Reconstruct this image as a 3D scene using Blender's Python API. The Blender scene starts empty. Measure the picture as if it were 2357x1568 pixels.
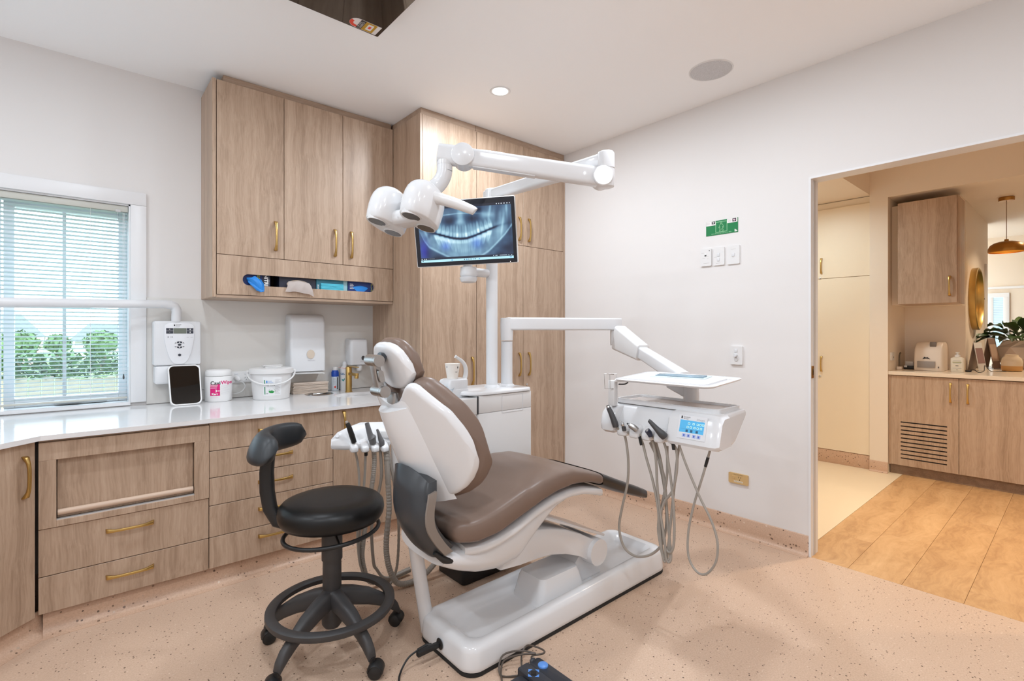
import bpy, bmesh, math, random
import numpy as np
from mathutils import Vector, Matrix, noise as mnoise
random.seed(7)
SC = bpy.context.scene
COL = SC.collection
PI = math.pi

# ---------------------------------------------------------------- camera
cam_d = bpy.data.cameras.new('camera')
cam = bpy.data.objects.new('camera', cam_d)
COL.objects.link(cam)
cam.location = (0, 0, 1.30)
cam.rotation_euler = (PI / 2, 0, math.radians(-41.0))
cam_d.sensor_width = 36.0
cam_d.lens = 1150.0 / 2357.0 * 36.0
cam_d.shift_y = -21.0 / 2357.0
cam_d.clip_start = 0.02
SC.camera = cam

# ---------------------------------------------------------------- view and world
SC.view_settings.view_transform = 'Standard'
SC.view_settings.look = 'None'
SC.view_settings.gamma = 1.0
SC.view_settings.use_curve_mapping = False
SC.view_settings.exposure = 0.36
SC.cycles.use_denoising = True
SC.cycles.max_bounces = 14
SC.cycles.diffuse_bounces = 8
SC.cycles.sample_clamp_indirect = 6.0
W = bpy.data.worlds.new('sky')
SC.world = W
W.use_nodes = True
_bg = W.node_tree.nodes['Background']
_bg.inputs[0].default_value = (0.78, 0.90, 1.0, 1)
_bg.inputs[1].default_value = 4.8

def area(name, loc, size, power, col, rot=(0, 0, 0), shape='DISK', sy=None):
    l = bpy.data.lights.new(name, 'AREA')
    l.shape = shape
    l.size = size
    if sy: l.size_y = sy
    l.energy = power
    l.color = col
    o = bpy.data.objects.new(name, l)
    o.location = loc
    o.rotation_euler = rot
    COL.objects.link(o)
    return o

CEIL = 2.83
COOL = (0.87, 0.95, 1.03)
WARM = (1.0, 0.82, 0.60)
# recessed ceiling downlights of the surgery (one in view, the others overhead and behind)
DOWNLIGHTS = [(2.03, 2.45, 17), (1.96, 1.20, 12.0), (0.35, 2.2, 7.0), (0.35, 0.55, 13), (-0.95, 2.2, 11), (-0.95, 0.55, 12), (2.03, -0.95, 8), (0.35, -0.95, 11)]
for i, (x, y, p) in enumerate(DOWNLIGHTS):
    area('downlight_beam', (x, y, CEIL - 0.012), 0.13, p, COOL)
# hall downlights: narrow warm beams over the timber, a neutral one in the recess by the cream cupboard
for (x, y, z, p, c, sp) in [(4.25, 0.60, CEIL - 0.012, 12.0, WARM, 100), (4.3, -1.0, CEIL - 0.012, 11.0, WARM, 110), (6.9, 0.05, 2.518, 9.0, WARM, 120), (4.75, 1.78, 2.568, 9.5, (0.82, 1.0, 1.08), 170)]:
    area('hall_beam', (x, y, z), 0.12, p, c).data.spread = math.radians(sp)

# ---------------------------------------------------------------- materials
def s2l(c):
    return tuple((v / 12.92 if v <= 0.04045 else ((v + 0.055) / 1.055) ** 2.4) for v in c)
def rgb(r, g, b):
    return s2l((r / 255, g / 255, b / 255)) + (1,)
MATS = {}
def mat(name, col, rough=0.5, metal=0.0, spec=0.5, coat=0.0, emit=None, es=0.0):
    if name in MATS: return MATS[name]
    m = bpy.data.materials.new(name)
    m.use_nodes = True
    b = m.node_tree.nodes['Principled BSDF']
    b.inputs['Base Color'].default_value = col
    b.inputs['Roughness'].default_value = rough
    b.inputs['Metallic'].default_value = metal
    b.inputs['Specular IOR Level'].default_value = spec
    b.inputs['Coat Weight'].default_value = coat
    if emit:
        b.inputs['Emission Color'].default_value = emit
        b.inputs['Emission Strength'].default_value = es
    MATS[name] = m
    return m
def nodes(m):
    nt = m.node_tree
    return nt, nt.nodes, nt.links, nt.nodes['Principled BSDF']
def ramp(N, stops):
    r = N.new('ShaderNodeValToRGB')
    e = r.color_ramp.elements
    while len(e) < len(stops): e.new(0.5)
    for i, (p, c) in enumerate(stops):
        e[i].position = p
        e[i].color = c
    return r
def wood_mat(name, c_dark, c_mid, c_light, rough=0.42, axis='z', fine=140.0):
    """laminate: long streaks along one axis, offset per object"""
    m = mat(name, c_mid, rough)
    nt, N, L, B = nodes(m)
    tc = N.new('ShaderNodeTexCoord')
    oi = N.new('ShaderNodeObjectInfo')
    mp = N.new('ShaderNodeMapping')
    sc = {'z': (fine, fine, fine * 0.028), 'x': (fine * 0.028, fine, fine)}[axis]
    mp.inputs['Scale'].default_value = sc
    add = N.new('ShaderNodeVectorMath'); add.operation = 'ADD'
    mul = N.new('ShaderNodeVectorMath'); mul.operation = 'SCALE'
    comb = N.new('ShaderNodeCombineXYZ')
    for k in range(3): L.new(oi.outputs['Random'], comb.inputs[k])
    L.new(comb.outputs[0], mul.inputs[0]); mul.inputs['Scale'].default_value = 7.0
    L.new(tc.outputs['Object'], add.inputs[0]); L.new(mul.outputs[0], add.inputs[1])
    L.new(add.outputs[0], mp.inputs['Vector'])
    # slow wobble that bends the grain
    wob = N.new('ShaderNodeTexNoise'); wob.inputs['Scale'].default_value = 3.0
    L.new(add.outputs[0], wob.inputs['Vector'])
    wm = N.new('ShaderNodeVectorMath'); wm.operation = 'SCALE'; wm.inputs['Scale'].default_value = 7.0
    L.new(wob.outputs['Color'], wm.inputs[0])
    ad2 = N.new('ShaderNodeVectorMath'); ad2.operation = 'ADD'
    L.new(mp.outputs[0], ad2.inputs[0]); L.new(wm.outputs[0], ad2.inputs[1])
    n1 = N.new('ShaderNodeTexNoise'); n1.inputs['Scale'].default_value = 1.0; n1.inputs['Detail'].default_value = 7.0; n1.inputs['Roughness'].default_value = 0.68
    L.new(ad2.outputs[0], n1.inputs['Vector'])
    n2 = N.new('ShaderNodeTexNoise'); n2.inputs['Scale'].default_value = 0.16; n2.inputs['Detail'].default_value = 2.0
    L.new(ad2.outputs[0], n2.inputs['Vector'])
    mx = N.new('ShaderNodeMath'); mx.operation = 'MULTIPLY_ADD'; mx.inputs[1].default_value = 0.45
    L.new(n2.outputs['Fac'], mx.inputs[0])
    m2 = N.new('ShaderNodeMath'); m2.operation = 'MULTIPLY'; m2.inputs[1].default_value = 0.55
    L.new(n1.outputs['Fac'], m2.inputs[0]); L.new(m2.outputs[0], mx.inputs[2])
    r = ramp(N, [(0.34, c_dark), (0.50, c_mid), (0.66, c_light)])
    L.new(mx.outputs[0], r.inputs[0]); L.new(r.outputs[0], B.inputs['Base Color'])
    bp = N.new('ShaderNodeBump'); bp.inputs['Strength'].default_value = 0.06; bp.inputs['Distance'].default_value = 0.002
    L.new(n1.outputs['Fac'], bp.inputs['Height']); L.new(bp.outputs[0], B.inputs['Normal'])
    return m
OAK = wood_mat('oak_laminate', rgb(154, 129, 108), rgb(178, 153, 131), rgb(193, 169, 148))
OAKX = wood_mat('oak_laminate_flat', rgb(150, 126, 107), rgb(172, 148, 128), rgb(186, 164, 145), axis='x')
OAKEDGE = mat('oak_edge', rgb(204, 180, 160), 0.45)
KICK = wood_mat('hall_kick', rgb(120, 98, 80), rgb(140, 116, 96), rgb(155, 130, 108), axis='x')
def vinyl_mat(name, base, deep, size=70.0):
    m = mat(name, base, 0.38, spec=0.35)
    nt, N, L, B = nodes(m)
    tc = N.new('ShaderNodeTexCoord')
    v = N.new('ShaderNodeTexVoronoi'); v.inputs['Scale'].default_value = size
    L.new(tc.outputs['Object'], v.inputs['Vector'])
    nz = N.new('ShaderNodeTexNoise'); nz.inputs['Scale'].default_value = size * 3
    L.new(tc.outputs['Object'], nz.inputs['Vector'])
    # speck where the cell centre is near, ragged by noise, only in some cells
    a = N.new('ShaderNodeMath'); a.operation = 'MULTIPLY_ADD'; a.inputs[1].default_value = 0.25
    L.new(nz.outputs['Fac'], a.inputs[0]); L.new(v.outputs['Distance'], a.inputs[2])
    sep = N.new('ShaderNodeSeparateColor'); L.new(v.outputs['Color'], sep.inputs[0])
    th = N.new('ShaderNodeMath'); th.operation = 'MULTIPLY_ADD'; th.inputs[1].default_value = 0.46; th.inputs[2].default_value = 0.0
    L.new(sep.outputs[0], th.inputs[0])
    lt = N.new('ShaderNodeMath'); lt.operation = 'LESS_THAN'; L.new(a.outputs[0], lt.inputs[0]); L.new(th.outputs[0], lt.inputs[1])
    gt = N.new('ShaderNodeMath'); gt.operation = 'GREATER_THAN'; gt.inputs[1].default_value = 0.22; L.new(sep.outputs[1], gt.inputs[0])
    an = N.new('ShaderNodeMath'); an.operation = 'MULTIPLY'; L.new(lt.outputs[0], an.inputs[0]); L.new(gt.outputs[0], an.inputs[1])
    big = N.new('ShaderNodeTexNoise'); big.inputs['Scale'].default_value = 160.0; big.inputs['Detail'].default_value = 3
    L.new(tc.outputs['Object'], big.inputs['Vector'])
    rb = ramp(N, [(0.38, deep), (0.6, base)]); L.new(big.outputs['Fac'], rb.inputs[0])
    sk = ramp(N, [(0.0, rgb(96, 78, 64)), (0.55, rgb(140, 112, 92)), (0.96, rgb(216, 194, 174))]); L.new(sep.outputs[2], sk.inputs[0])
    mix = N.new('ShaderNodeMix'); mix.data_type = 'RGBA'
    L.new(an.outputs[0], mix.inputs['Factor']); L.new(rb.outputs[0], mix.inputs['A']); L.new(sk.outputs[0], mix.inputs['B'])
    L.new(mix.outputs['Result'], B.inputs['Base Color'])
    return m
VINYL = vinyl_mat('speckled_vinyl', rgb(204, 177, 155), rgb(194, 166, 144), 95.0)
COVE = vinyl_mat('speckled_vinyl_cove', rgb(204, 172, 148), rgb(194, 162, 138), 55.0)
VINYL2 = mat('hall_vinyl', rgb(226, 208, 180), 0.5)
def paint_mat(name, col, rough=0.6):
    m = mat(name, col, rough, spec=0.3)
    nt, N, L, B = nodes(m)
    nz = N.new('ShaderNodeTexNoise'); nz.inputs['Scale'].default_value = 350.0
    tc = N.new('ShaderNodeTexCoord'); L.new(tc.outputs['Object'], nz.inputs['Vector'])
    bp = N.new('ShaderNodeBump'); bp.inputs['Strength'].default_value = 0.03; bp.inputs['Distance'].default_value = 0.001
    L.new(nz.outputs['Fac'], bp.inputs['Height']); L.new(bp.outputs[0], B.inputs['Normal'])
    return m
WALL = paint_mat('wall_paint', rgb(226, 224, 223))
CEILM = paint_mat('ceiling_paint', rgb(247, 248, 249), 0.75)
HALLW = paint_mat('hall_paint', rgb(232, 220, 204))
TRIMW = mat('trim_gloss', rgb(228, 229, 231), 0.35)
SPLASH = mat('splashback_gloss', rgb(216, 214, 210), 0.12)
STONE = mat('white_stone', rgb(226, 226, 227), 0.10)
STONE2 = mat('hall_stone', rgb(228, 214, 196), 0.2)
WHITE = mat('white_gloss', rgb(222, 223, 225), 0.16)
WHITES = mat('white_satin', rgb(224, 224, 224), 0.38)
WHITEC = mat('white_cool', rgb(218, 220, 223), 0.3)
GREY = mat('light_grey_plastic', rgb(196, 196, 196), 0.35)
HOSE = mat('grey_hose', rgb(158, 152, 144), 0.45)
DARKG = mat('dark_grey_plastic', rgb(66, 66, 68), 0.42)
BLACKP = mat('black_plastic', rgb(28, 28, 29), 0.45)
STOOLG = mat('stool_grey', rgb(62, 61, 62), 0.5)
VINYLB = mat('black_vinyl', rgb(17, 16, 16), 0.38, spec=0.35)
PADG = mat('charcoal_foam', rgb(44, 48, 52), 0.42)
BROWN = mat('brown_upholstery', rgb(120, 101, 90), 0.36, spec=0.4)
COVERG = mat('hinge_cover_grey', rgb(54, 57, 61), 0.3)
STRIP = mat('grey_brown_strip', rgb(132, 122, 114), 0.4)
CHROME = mat('chrome', rgb(205, 205, 205), 0.16, 1.0)
SATIN = mat('satin_metal', rgb(178, 176, 174), 0.34, 1.0)
BRASS = mat('brushed_brass', rgb(200, 168, 104), 0.32, 1.0)
BRASSD = mat('aged_brass', rgb(176, 128, 66), 0.35, 1.0)
GAP = mat('shadow_gap', rgb(66, 48, 36), 0.8)  # dark tone painted in for shade behind door and board joints
RUBBER = mat('black_rubber', rgb(30, 30, 30), 0.7)
GLOSSBLK = mat('glossy_black', rgb(14, 13, 12), 0.06)
def glass_mat(name, tint, refl=0.06):
    m = bpy.data.materials.new(name); m.use_nodes = True
    N, L = m.node_tree.nodes, m.node_tree.links
    N.remove(N['Principled BSDF'])
    t = N.new('ShaderNodeBsdfTransparent'); t.inputs[0].default_value = tint
    g = N.new('ShaderNodeBsdfGlossy'); g.inputs['Roughness'].default_value = 0.02
    mx = N.new('ShaderNodeMixShader'); mx.inputs[0].default_value = refl
    L.new(t.outputs[0], mx.inputs[1]); L.new(g.outputs[0], mx.inputs[2])
    L.new(mx.outputs[0], N['Material Output'].inputs[0])
    MATS[name] = m
    return m
PANE = glass_mat('window_glass', (0.93, 0.97, 1.0, 1))
CLEAR = glass_mat('clear_plastic', (0.90, 0.93, 0.95, 1), 0.12)

# ---------------------------------------------------------------- mesh builder
def V(*a): return Vector(a)
class B:
    def __init__(s, M=None):
        s.bm = bmesh.new(); s.M = M or Matrix.Identity(4)
    def _v(s, p): return s.bm.verts.new(s.M @ Vector(p))
    def box(s, a, b, bev=0.0, seg=2, M=None):
        x0, y0, z0 = [min(a[i], b[i]) for i in range(3)]; x1, y1, z1 = [max(a[i], b[i]) for i in range(3)]
        M2 = s.M @ M if M else s.M
        vs = [s.bm.verts.new(M2 @ Vector(p)) for p in [(x0, y0, z0), (x1, y0, z0), (x1, y1, z0), (x0, y1, z0), (x0, y0, z1), (x1, y0, z1), (x1, y1, z1), (x0, y1, z1)]]
        fs = [s.bm.faces.new([vs[i] for i in f]) for f in [(0, 3, 2, 1), (4, 5, 6, 7), (0, 1, 5, 4), (1, 2, 6, 5), (2, 3, 7, 6), (3, 0, 4, 7)]]
        if bev > 0:
            es = list({e for f in fs for e in f.edges})
            bmesh.ops.bevel(s.bm, geom=es, offset=bev, offset_type='OFFSET', segments=seg, profile=0.5, affect='EDGES', clamp_overlap=True)
        return s
    def loft(s, rings, cap=True, closed=True, tip0=None, tip1=None):
        R = [[s._v(p) for p in r] for r in rings]
        n = len(R[0])
        for i in range(len(R) - 1):
            for j in range(n if closed else n - 1):
                k = (j + 1) % n
                s.bm.faces.new((R[i][j], R[i][k], R[i + 1][k], R[i + 1][j]))
        if tip0 is not None:
            t = s._v(tip0)
            for j in range(n): s.bm.faces.new((t, R[0][(j + 1) % n], R[0][j]))
        elif cap and closed: s.bm.faces.new(list(reversed(R[0])))
        if tip1 is not None:
            t = s._v(tip1)
            for j in range(n): s.bm.faces.new((R[-1][j], R[-1][(j + 1) % n], t))
        elif cap and closed: s.bm.faces.new(R[-1])
        return s
    def lathe(s, prof, c=(0, 0, 0), n=32, axis='z', cap=True):
        c = Vector(c); rings = []
        for r, h in prof:
            ring = []
            for k in range(n):
                a = 2 * PI * k / n
                x, y = r * math.cos(a), r * math.sin(a)
                ring.append(c + (Vector((x, y, h)) if axis == 'z' else Vector((y, h, x)) if axis == 'y' else Vector((h, x, y))))
            rings.append(ring)
        return s.loft(rings, cap)
    def cyl(s, p0, p1, r0, r1=None, n=20, cap=True):
        return s.tube([p0, p1], [r0, r0 if r1 is None else r1], n, cap, 0)
    def tube(s, pts, r, n=8, cap=True, sub=4):
        P = [Vector(p) for p in pts]
        rr = list(r) if isinstance(r, (list, tuple)) else [r] * len(P)
        if sub > 1 and len(P) > 2:
            Q, q = [], []
            for i in range(len(P) - 1):
                p0 = P[i - 1] if i else P[0] * 2 - P[1]; p1, p2 = P[i], P[i + 1]; p3 = P[i + 2] if i + 2 < len(P) else P[-1] * 2 - P[-2]
                for k in range(sub):
                    t = k / sub
                    Q.append(0.5 * ((2 * p1) + (p2 - p0) * t + (2 * p0 - 5 * p1 + 4 * p2 - p3) * t * t + (3 * p1 - p0 - 3 * p2 + p3) * t ** 3))
                    q.append(rr[i] * (1 - t) + rr[i + 1] * t)
            Q.append(P[-1]); q.append(rr[-1]); P, rr = Q, q
        T = [((P[min(i + 1, len(P) - 1)] - P[max(i - 1, 0)])).normalized() for i in range(len(P))]
        ref = Vector((0, 0, 1)) if abs(T[0].z) < 0.9 else Vector((1, 0, 0))
        u = T[0].cross(ref).normalized(); rings = []
        for i, p in enumerate(P):
            u = (u - T[i] * u.dot(T[i])).normalized(); w = T[i].cross(u)
            rings.append([p + (u * math.cos(2 * PI * k / n) + w * math.sin(2 * PI * k / n)) * rr[i] for k in range(n)])
        return s.loft(rings, cap)
    def prism(s, poly, vec, cap=True):
        vec = Vector(vec)
        return s.loft([[Vector(p) for p in poly], [Vector(p) + vec for p in poly]], cap)
    def ball(s, c, r, nu=16, nv=10):
        c = Vector(c); r = r if isinstance(r, (tuple, list)) else (r, r, r)
        rings = []
        for i in range(1, nv):
            a = PI * i / nv
            rings.append([c + Vector((r[0] * math.sin(a) * math.cos(2 * PI * k / nu), r[1] * math.sin(a) * math.sin(2 * PI * k / nu), -r[2] * math.cos(a))) for k in range(nu)])
        return s.loft(rings, tip0=c - Vector((0, 0, r[2])), tip1=c + Vector((0, 0, r[2])))
    def out(s, name, m, parent=None, smooth=True, angle=38, kind=None):
        me = bpy.data.meshes.new(name)
        bmesh.ops.recalc_face_normals(s.bm, faces=s.bm.faces)
        s.bm.to_mesh(me); s.bm.free()
        if m: me.materials.append(m)
        if smooth and len(me.polygons):
            me.shade_smooth() if hasattr(me, 'shade_smooth') else None
            me.set_sharp_from_angle(angle=math.radians(angle))
        return link(name, me, parent, kind)
def wloc(o):
    v = Vector((0, 0, 0))
    while o: v += o.location; o = o.parent
    return v
def link(name, me, parent=None, kind=None):
    o = bpy.data.objects.new(name, me); COL.objects.link(o)
    if parent:
        o.parent = parent
        me.transform(Matrix.Translation(-wloc(parent)))
    else:
        # origin at the base centre of the shape
        if me.vertices and kind != 'structure':
            co = np.empty(len(me.vertices) * 3); me.vertices.foreach_get('co', co); co = co.reshape(-1, 3)
            c = Vector(((co[:, 0].min() + co[:, 0].max()) / 2, (co[:, 1].min() + co[:, 1].max()) / 2, co[:, 2].min()))
            me.transform(Matrix.Translation(-c)); o.location = c
    if kind: o['kind'] = kind
    return o
def tag(o, label, cat, group=None):
    o['label'] = label; o['category'] = cat
    if group: o['group'] = group
    return o
def thing(name, label, cat, loc, group=None):
    o = bpy.data.objects.new(name, None); COL.objects.link(o)
    o.empty_display_size = 0.05
    o.location = loc
    return tag(o, label, cat, group)
def struct(name, b, m, parent=None, smooth=False):
    return b.out(name, m, parent, smooth, kind=None if parent else 'structure')
def rrect(w, h, r, n=5):
    """rounded rectangle outline centred at 0, list of (a,b)"""
    P = []
    for cx, cy, a0 in [(w / 2 - r, h / 2 - r, 0), (-w / 2 + r, h / 2 - r, 90), (-w / 2 + r, -h / 2 + r, 180), (w / 2 - r, -h / 2 + r, 270)]:
        for k in range(n + 1):
            a = math.radians(a0 + 90 * k / n)
            P.append((cx + r * math.cos(a), cy + r * math.sin(a)))
    return P
def sellipse(a, b, p=4.0, n=28):
    P = []
    for k in range(n):
        t = 2 * PI * k / n; c, s_ = math.cos(t), math.sin(t)
        P.append((a * math.copysign(abs(c) ** (2 / p), c), b * math.copysign(abs(s_) ** (2 / p), s_)))
    return P
def interp(x, tab):
    if x <= tab[0][0]: return tab[0][1]
    for (a, b), (c, d) in zip(tab, tab[1:]):
        if x <= c: return b + (d - b) * (x - a) / (c - a)
    return tab[-1][1]
def plate(origin, U, Vv, outline, depth):
    """flat outline (u,v) laid on a plane at origin, extruded along the plane normal"""
    U = Vector(U); Vv = Vector(Vv); Nn = U.cross(Vv); o = Vector(origin)
    return B().prism([o + U * a + Vv * b for a, b in outline], Nn * depth)
def text(name, body, size, origin, U, Vv, m, parent, align='LEFT', lift=0.0006, sx=1.0, bold=0.0):
    cu = bpy.data.curves.new(name, 'FONT'); cu.body = body; cu.size = size; cu.align_x = align; cu.align_y = 'CENTER'; cu.offset = bold
    cu.resolution_u = 3
    to = bpy.data.objects.new(name + '_curve', cu)
    me = bpy.data.meshes.new_from_object(to)
    bpy.data.objects.remove(to); bpy.data.curves.remove(cu)
    U = Vector(U).normalized(); Vv = Vector(Vv).normalized(); Nn = U.cross(Vv)
    M = Matrix((( U.x * sx, Vv.x, Nn.x, 0), (U.y * sx, Vv.y, Nn.y, 0), (U.z * sx, Vv.z, Nn.z, 0), (0, 0, 0, 1)))
    me.transform(Matrix.Translation(Vector(origin) + Nn * lift) @ M)
    me.materials.clear(); me.materials.append(m)
    return link(name, me, parent)
def cyl_text(name, body, size, c, R, ang0, z, m, parent, sx=1.0, align='CENTER', bold=0.0):
    """lettering wrapped on an upright cylinder; ang0 = direction of the middle of the text"""
    cu = bpy.data.curves.new(name, 'FONT'); cu.body = body; cu.size = size; cu.align_x = align; cu.align_y = 'CENTER'; cu.resolution_u = 3; cu.offset = bold
    to = bpy.data.objects.new(name + '_curve', cu)
    me = bpy.data.meshes.new_from_object(to)
    bpy.data.objects.remove(to); bpy.data.curves.remove(cu)
    for v in me.vertices:
        a = ang0 + v.co.x * sx / R
        v.co = Vector((c[0] + (R + 0.0008) * math.cos(a), c[1] + (R + 0.0008) * math.sin(a), z + v.co.y))
    me.materials.clear(); me.materials.append(m)
    return link(name, me, parent)
def cyl_patch(name, c, R, a0, a1, z0, z1, m, parent, n=10, lift=0.0005, R1=None):
    b = B(); rows = []
    for z, r in ((z0, R), (z1, R if R1 is None else R1)):
        rows.append([Vector((c[0] + (r + lift) * math.cos(a0 + (a1 - a0) * k / n), c[1] + (r + lift) * math.sin(a0 + (a1 - a0) * k / n), z)) for k in range(n + 1)])
    b.loft(rows, closed=False)
    return b.out(name, m, parent)
def handle(parent, c, axis, nrm, L=0.18, m=None, name='handle', w=0.011, out=0.030):
    """cast bow handle: broad feet, slim bowed bar"""
    c = Vector(c); A = Vector(axis).normalized(); Nn = Vector(nrm).normalized(); S = A.cross(Nn)
    prof = [(-1.0, 0.0, 0.010), (-0.985, 0.010, 0.010), (-0.95, 0.017, 0.0085), (-0.82, 0.021, 0.0062), (-0.66, 0.027, 0.0048), (-0.4, out, 0.0042), (0, out + 0.001, 0.0042)]
    prof = prof + [(-s_, o, t) for s_, o, t in reversed(prof[:-1])]
    rings = []
    for s_, o, t in prof:
        p = c + A * (s_ * L / 2)
        ww = w * (0.5 + 0.35 * max(0, abs(s_) - 0.6) / 0.4)
        lo = max(0.0, o - 2.2 * t) if abs(s_) < 0.93 else 0.0
        hi = o + (0.0 if abs(s_) < 0.999 else 0.004)
        rings.append([p + Nn * lo - S * ww, p + Nn * lo + S * ww, p + Nn * hi + S * ww, p + Nn * hi - S * ww])
    b = B(); b.loft(rings)
    bmesh.ops.bevel(b.bm, geom=[e for e in b.bm.edges], offset=0.0012, segments=1, affect='EDGES', clamp_overlap=True)
    return b.out(name, m or BRASS, parent, angle=50)
def copy_tree(o, parent=None, off=(0, 0, 0)):
    c = o.copy(); COL.objects.link(c); c.parent = parent
    if parent is None: c.location = o.location + Vector(off)
    for ch in list(o.children): copy_tree(ch, c)
    return c

# ================================================================ SETTING
YB = 3.693      # back wall plane
XR = 3.188      # right wall plane
b = B().box((-1.45, -2.0, -0.06), (XR, YB + 0.2, 0))
floor = struct('floor', b, VINYL)
b = B().box((-1.45, -2.0, CEIL), (XR + 0.05, YB + 0.2, CEIL + 0.08))
struct('ceiling', b, CEILM)
WX0, WX1, WZ0, WZ1 = -0.98, 0.234, 0.885, 2.045
b = B()
b.box((-1.45, YB, 0), (WX0, YB + 0.2, CEIL)); b.box((WX1, YB, 0), (XR, YB + 0.2, CEIL))
b.box((WX0, YB, 0), (WX1, YB + 0.2, WZ0 - 0.0185)); b.box((WX0, YB, WZ1), (WX1, YB + 0.2, CEIL))
struct('wall_back', b, WALL)
DY0, DY1, DZ = -0.06, 1.053, 2.190
b = B()
b.box((XR, DY1, 0), (XR + 0.102, YB + 0.2, CEIL)); b.box((XR, -2.0, 0), (XR + 0.102, DY0, CEIL)); b.box((XR, DY0, DZ), (XR + 0.102, DY1, CEIL))
struct('wall_right', b, WALL)
struct('wall_left', B().box((-1.55, -2.0, 0), (-1.45, YB + 0.2, CEIL)), WALL)
struct('wall_front', B().box((-1.55, -2.1, 0), (XR + 0.1, -2.0, CEIL)), WALL)

def cove(p0, p1, nrm, h, r, t=0.006, name='baseboard_right'):
    """vinyl turned up the wall: p0->p1 along the wall foot, nrm into the room"""
    p0 = Vector(p0); p1 = Vector(p1); n = Vector(nrm)
    pr = [(0, 0), (t + r, 0), (t + r, 0.0012)]
    for k in range(1, 7):
        a = PI / 2 * k / 6
        pr.append((t + r - r * math.sin(a), 0.0012 + r - r * math.cos(a)))
    pr += [(t, h - 0.004), (t * 0.4, h), (0, h)]
    b = B().loft([[p + n * d + Vector((0, 0, z)) for d, z in pr] for p in (p0, p1)])
    return b.out(name, COVE, None, True, 50, kind='structure')
cove((XR, DY1, 0), (XR, 2.95, 0), (-1, 0, 0), 0.118, 0.035)
cove((-0.112, 2.935, 0), (1.77, 2.935, 0), (0, -1, 0), 0.105, 0.05, name='baseboard_back')
cove((-0.80, 2.27, 0), (-0.112, 2.958, 0), (0.7071, -0.7071, 0), 0.105, 0.05, name='baseboard_corner')

# door opening lining
dl = B().box((XR - 0.006, DY1 - 0.012, 0), (XR + 0.108, DY1 - 0.0005, DZ - 0.0005)).out('door_1', TRIMW, None, False, kind='structure')
B().box((XR - 0.006, DY0, DZ - 0.012), (XR + 0.108, DY1 - 0.012, DZ - 0.0005)).out('head_lining', TRIMW, dl)
B().box((XR - 0.006, DY0 + 0.0005, 0), (XR + 0.108, DY0 + 0.012, DZ - 0.0125)).out('jamb_lining', TRIMW, dl)
B().box((XR + 0.036, DY1 - 0.0135, 0.0), (XR + 0.068, DY1 - 0.012, DZ - 0.0125)).out('pocket_slot', GREY, dl)
B().box((XR + 0.004, DY1 - 0.016, 1.03), (XR + 0.034, DY1 - 0.012, 1.10), 0.001).out('lock_plate', BRASSD, dl)
B().box((XR + 0.012, DY1 - 0.0168, 1.045), (XR + 0.026, DY1 - 0.0158, 1.085)).out('lock_slot', GLOSSBLK, dl)

# window
win = B().box((WX0 - 0.075, YB - 0.018, WZ1), (WX1 + 0.075, YB, WZ1 + 0.075), 0.002).out('window_1', TRIMW, None, True, 30, kind='structure')
B().box((WX1, YB - 0.018, 0.882), (WX1 + 0.075, YB, WZ1 - 0.001), 0.002).out('casing', TRIMW, win)
B().box((WX0 - 0.075, YB - 0.018, 0.882), (WX0, YB, WZ1 - 0.001), 0.002).out('casing', TRIMW, win)
for nm, a, c in [('reveal', (WX1 - 0.008, YB, WZ0), (WX1, YB + 0.13, WZ1)), ('reveal', (WX0, YB, WZ0), (WX0 + 0.008, YB + 0.13, WZ1)), ('reveal', (WX0, YB, WZ1 - 0.008), (WX1, YB + 0.13, WZ1)), ('sill', (WX0, YB - 0.01, WZ0 - 0.018), (WX1, YB + 0.13, WZ0))]:
    B().box(a, c).out(nm, TRIMW, win)
YS = YB + 0.105
for (x0, x1) in [(-0.30, 0.226), (-0.97, -0.31)]:
    for a, c in [((x0, YS, WZ0 + .001), (x0 + .042, YS + .04, WZ1 - .008)), ((x1 - .042, YS, WZ0 + .001), (x1, YS + .04, WZ1 - .008)), ((x0 + .042, YS, WZ0 + .001), (x1 - .042, YS + .04, WZ0 + .05)), ((x0 + .042, YS, WZ1 - .07), (x1 - .042, YS + .04, WZ1 - .008))]:
        B().box(a, c, 0.003).out('sash_rail', TRIMW, win)
    xm = (x0 + x1) / 2 - 0.02
    B().box((xm - .008, YS + .008, WZ0 + .05), (xm + .008, YS + .036, WZ1 - .07)).out('glazing_bar', GREY, win)
    for p, q in ((x0 + .042, xm - .008), (xm + .008, x1 - .042)):
        B().box((p, YS + .02, WZ0 + .05), (q, YS + .024, WZ1 - .07)).out('pane', PANE, win, False)
wd = B().box((-0.10, YS - 0.03, WZ0 + 0.003), (0.13, YS, WZ0 + 0.03), 0.004)
wd.box((-0.09, YS - 0.05, WZ0 + 0.012), (0.02, YS - 0.03, WZ0 + 0.022), 0.003)
wd.out('winder', GREY, win)

# splashback
struct('trim_1', B().box((0.31, YB - 0.008, 0.865), (1.756, YB - 0.0005, 1.503), 0.001), SPLASH)

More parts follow.
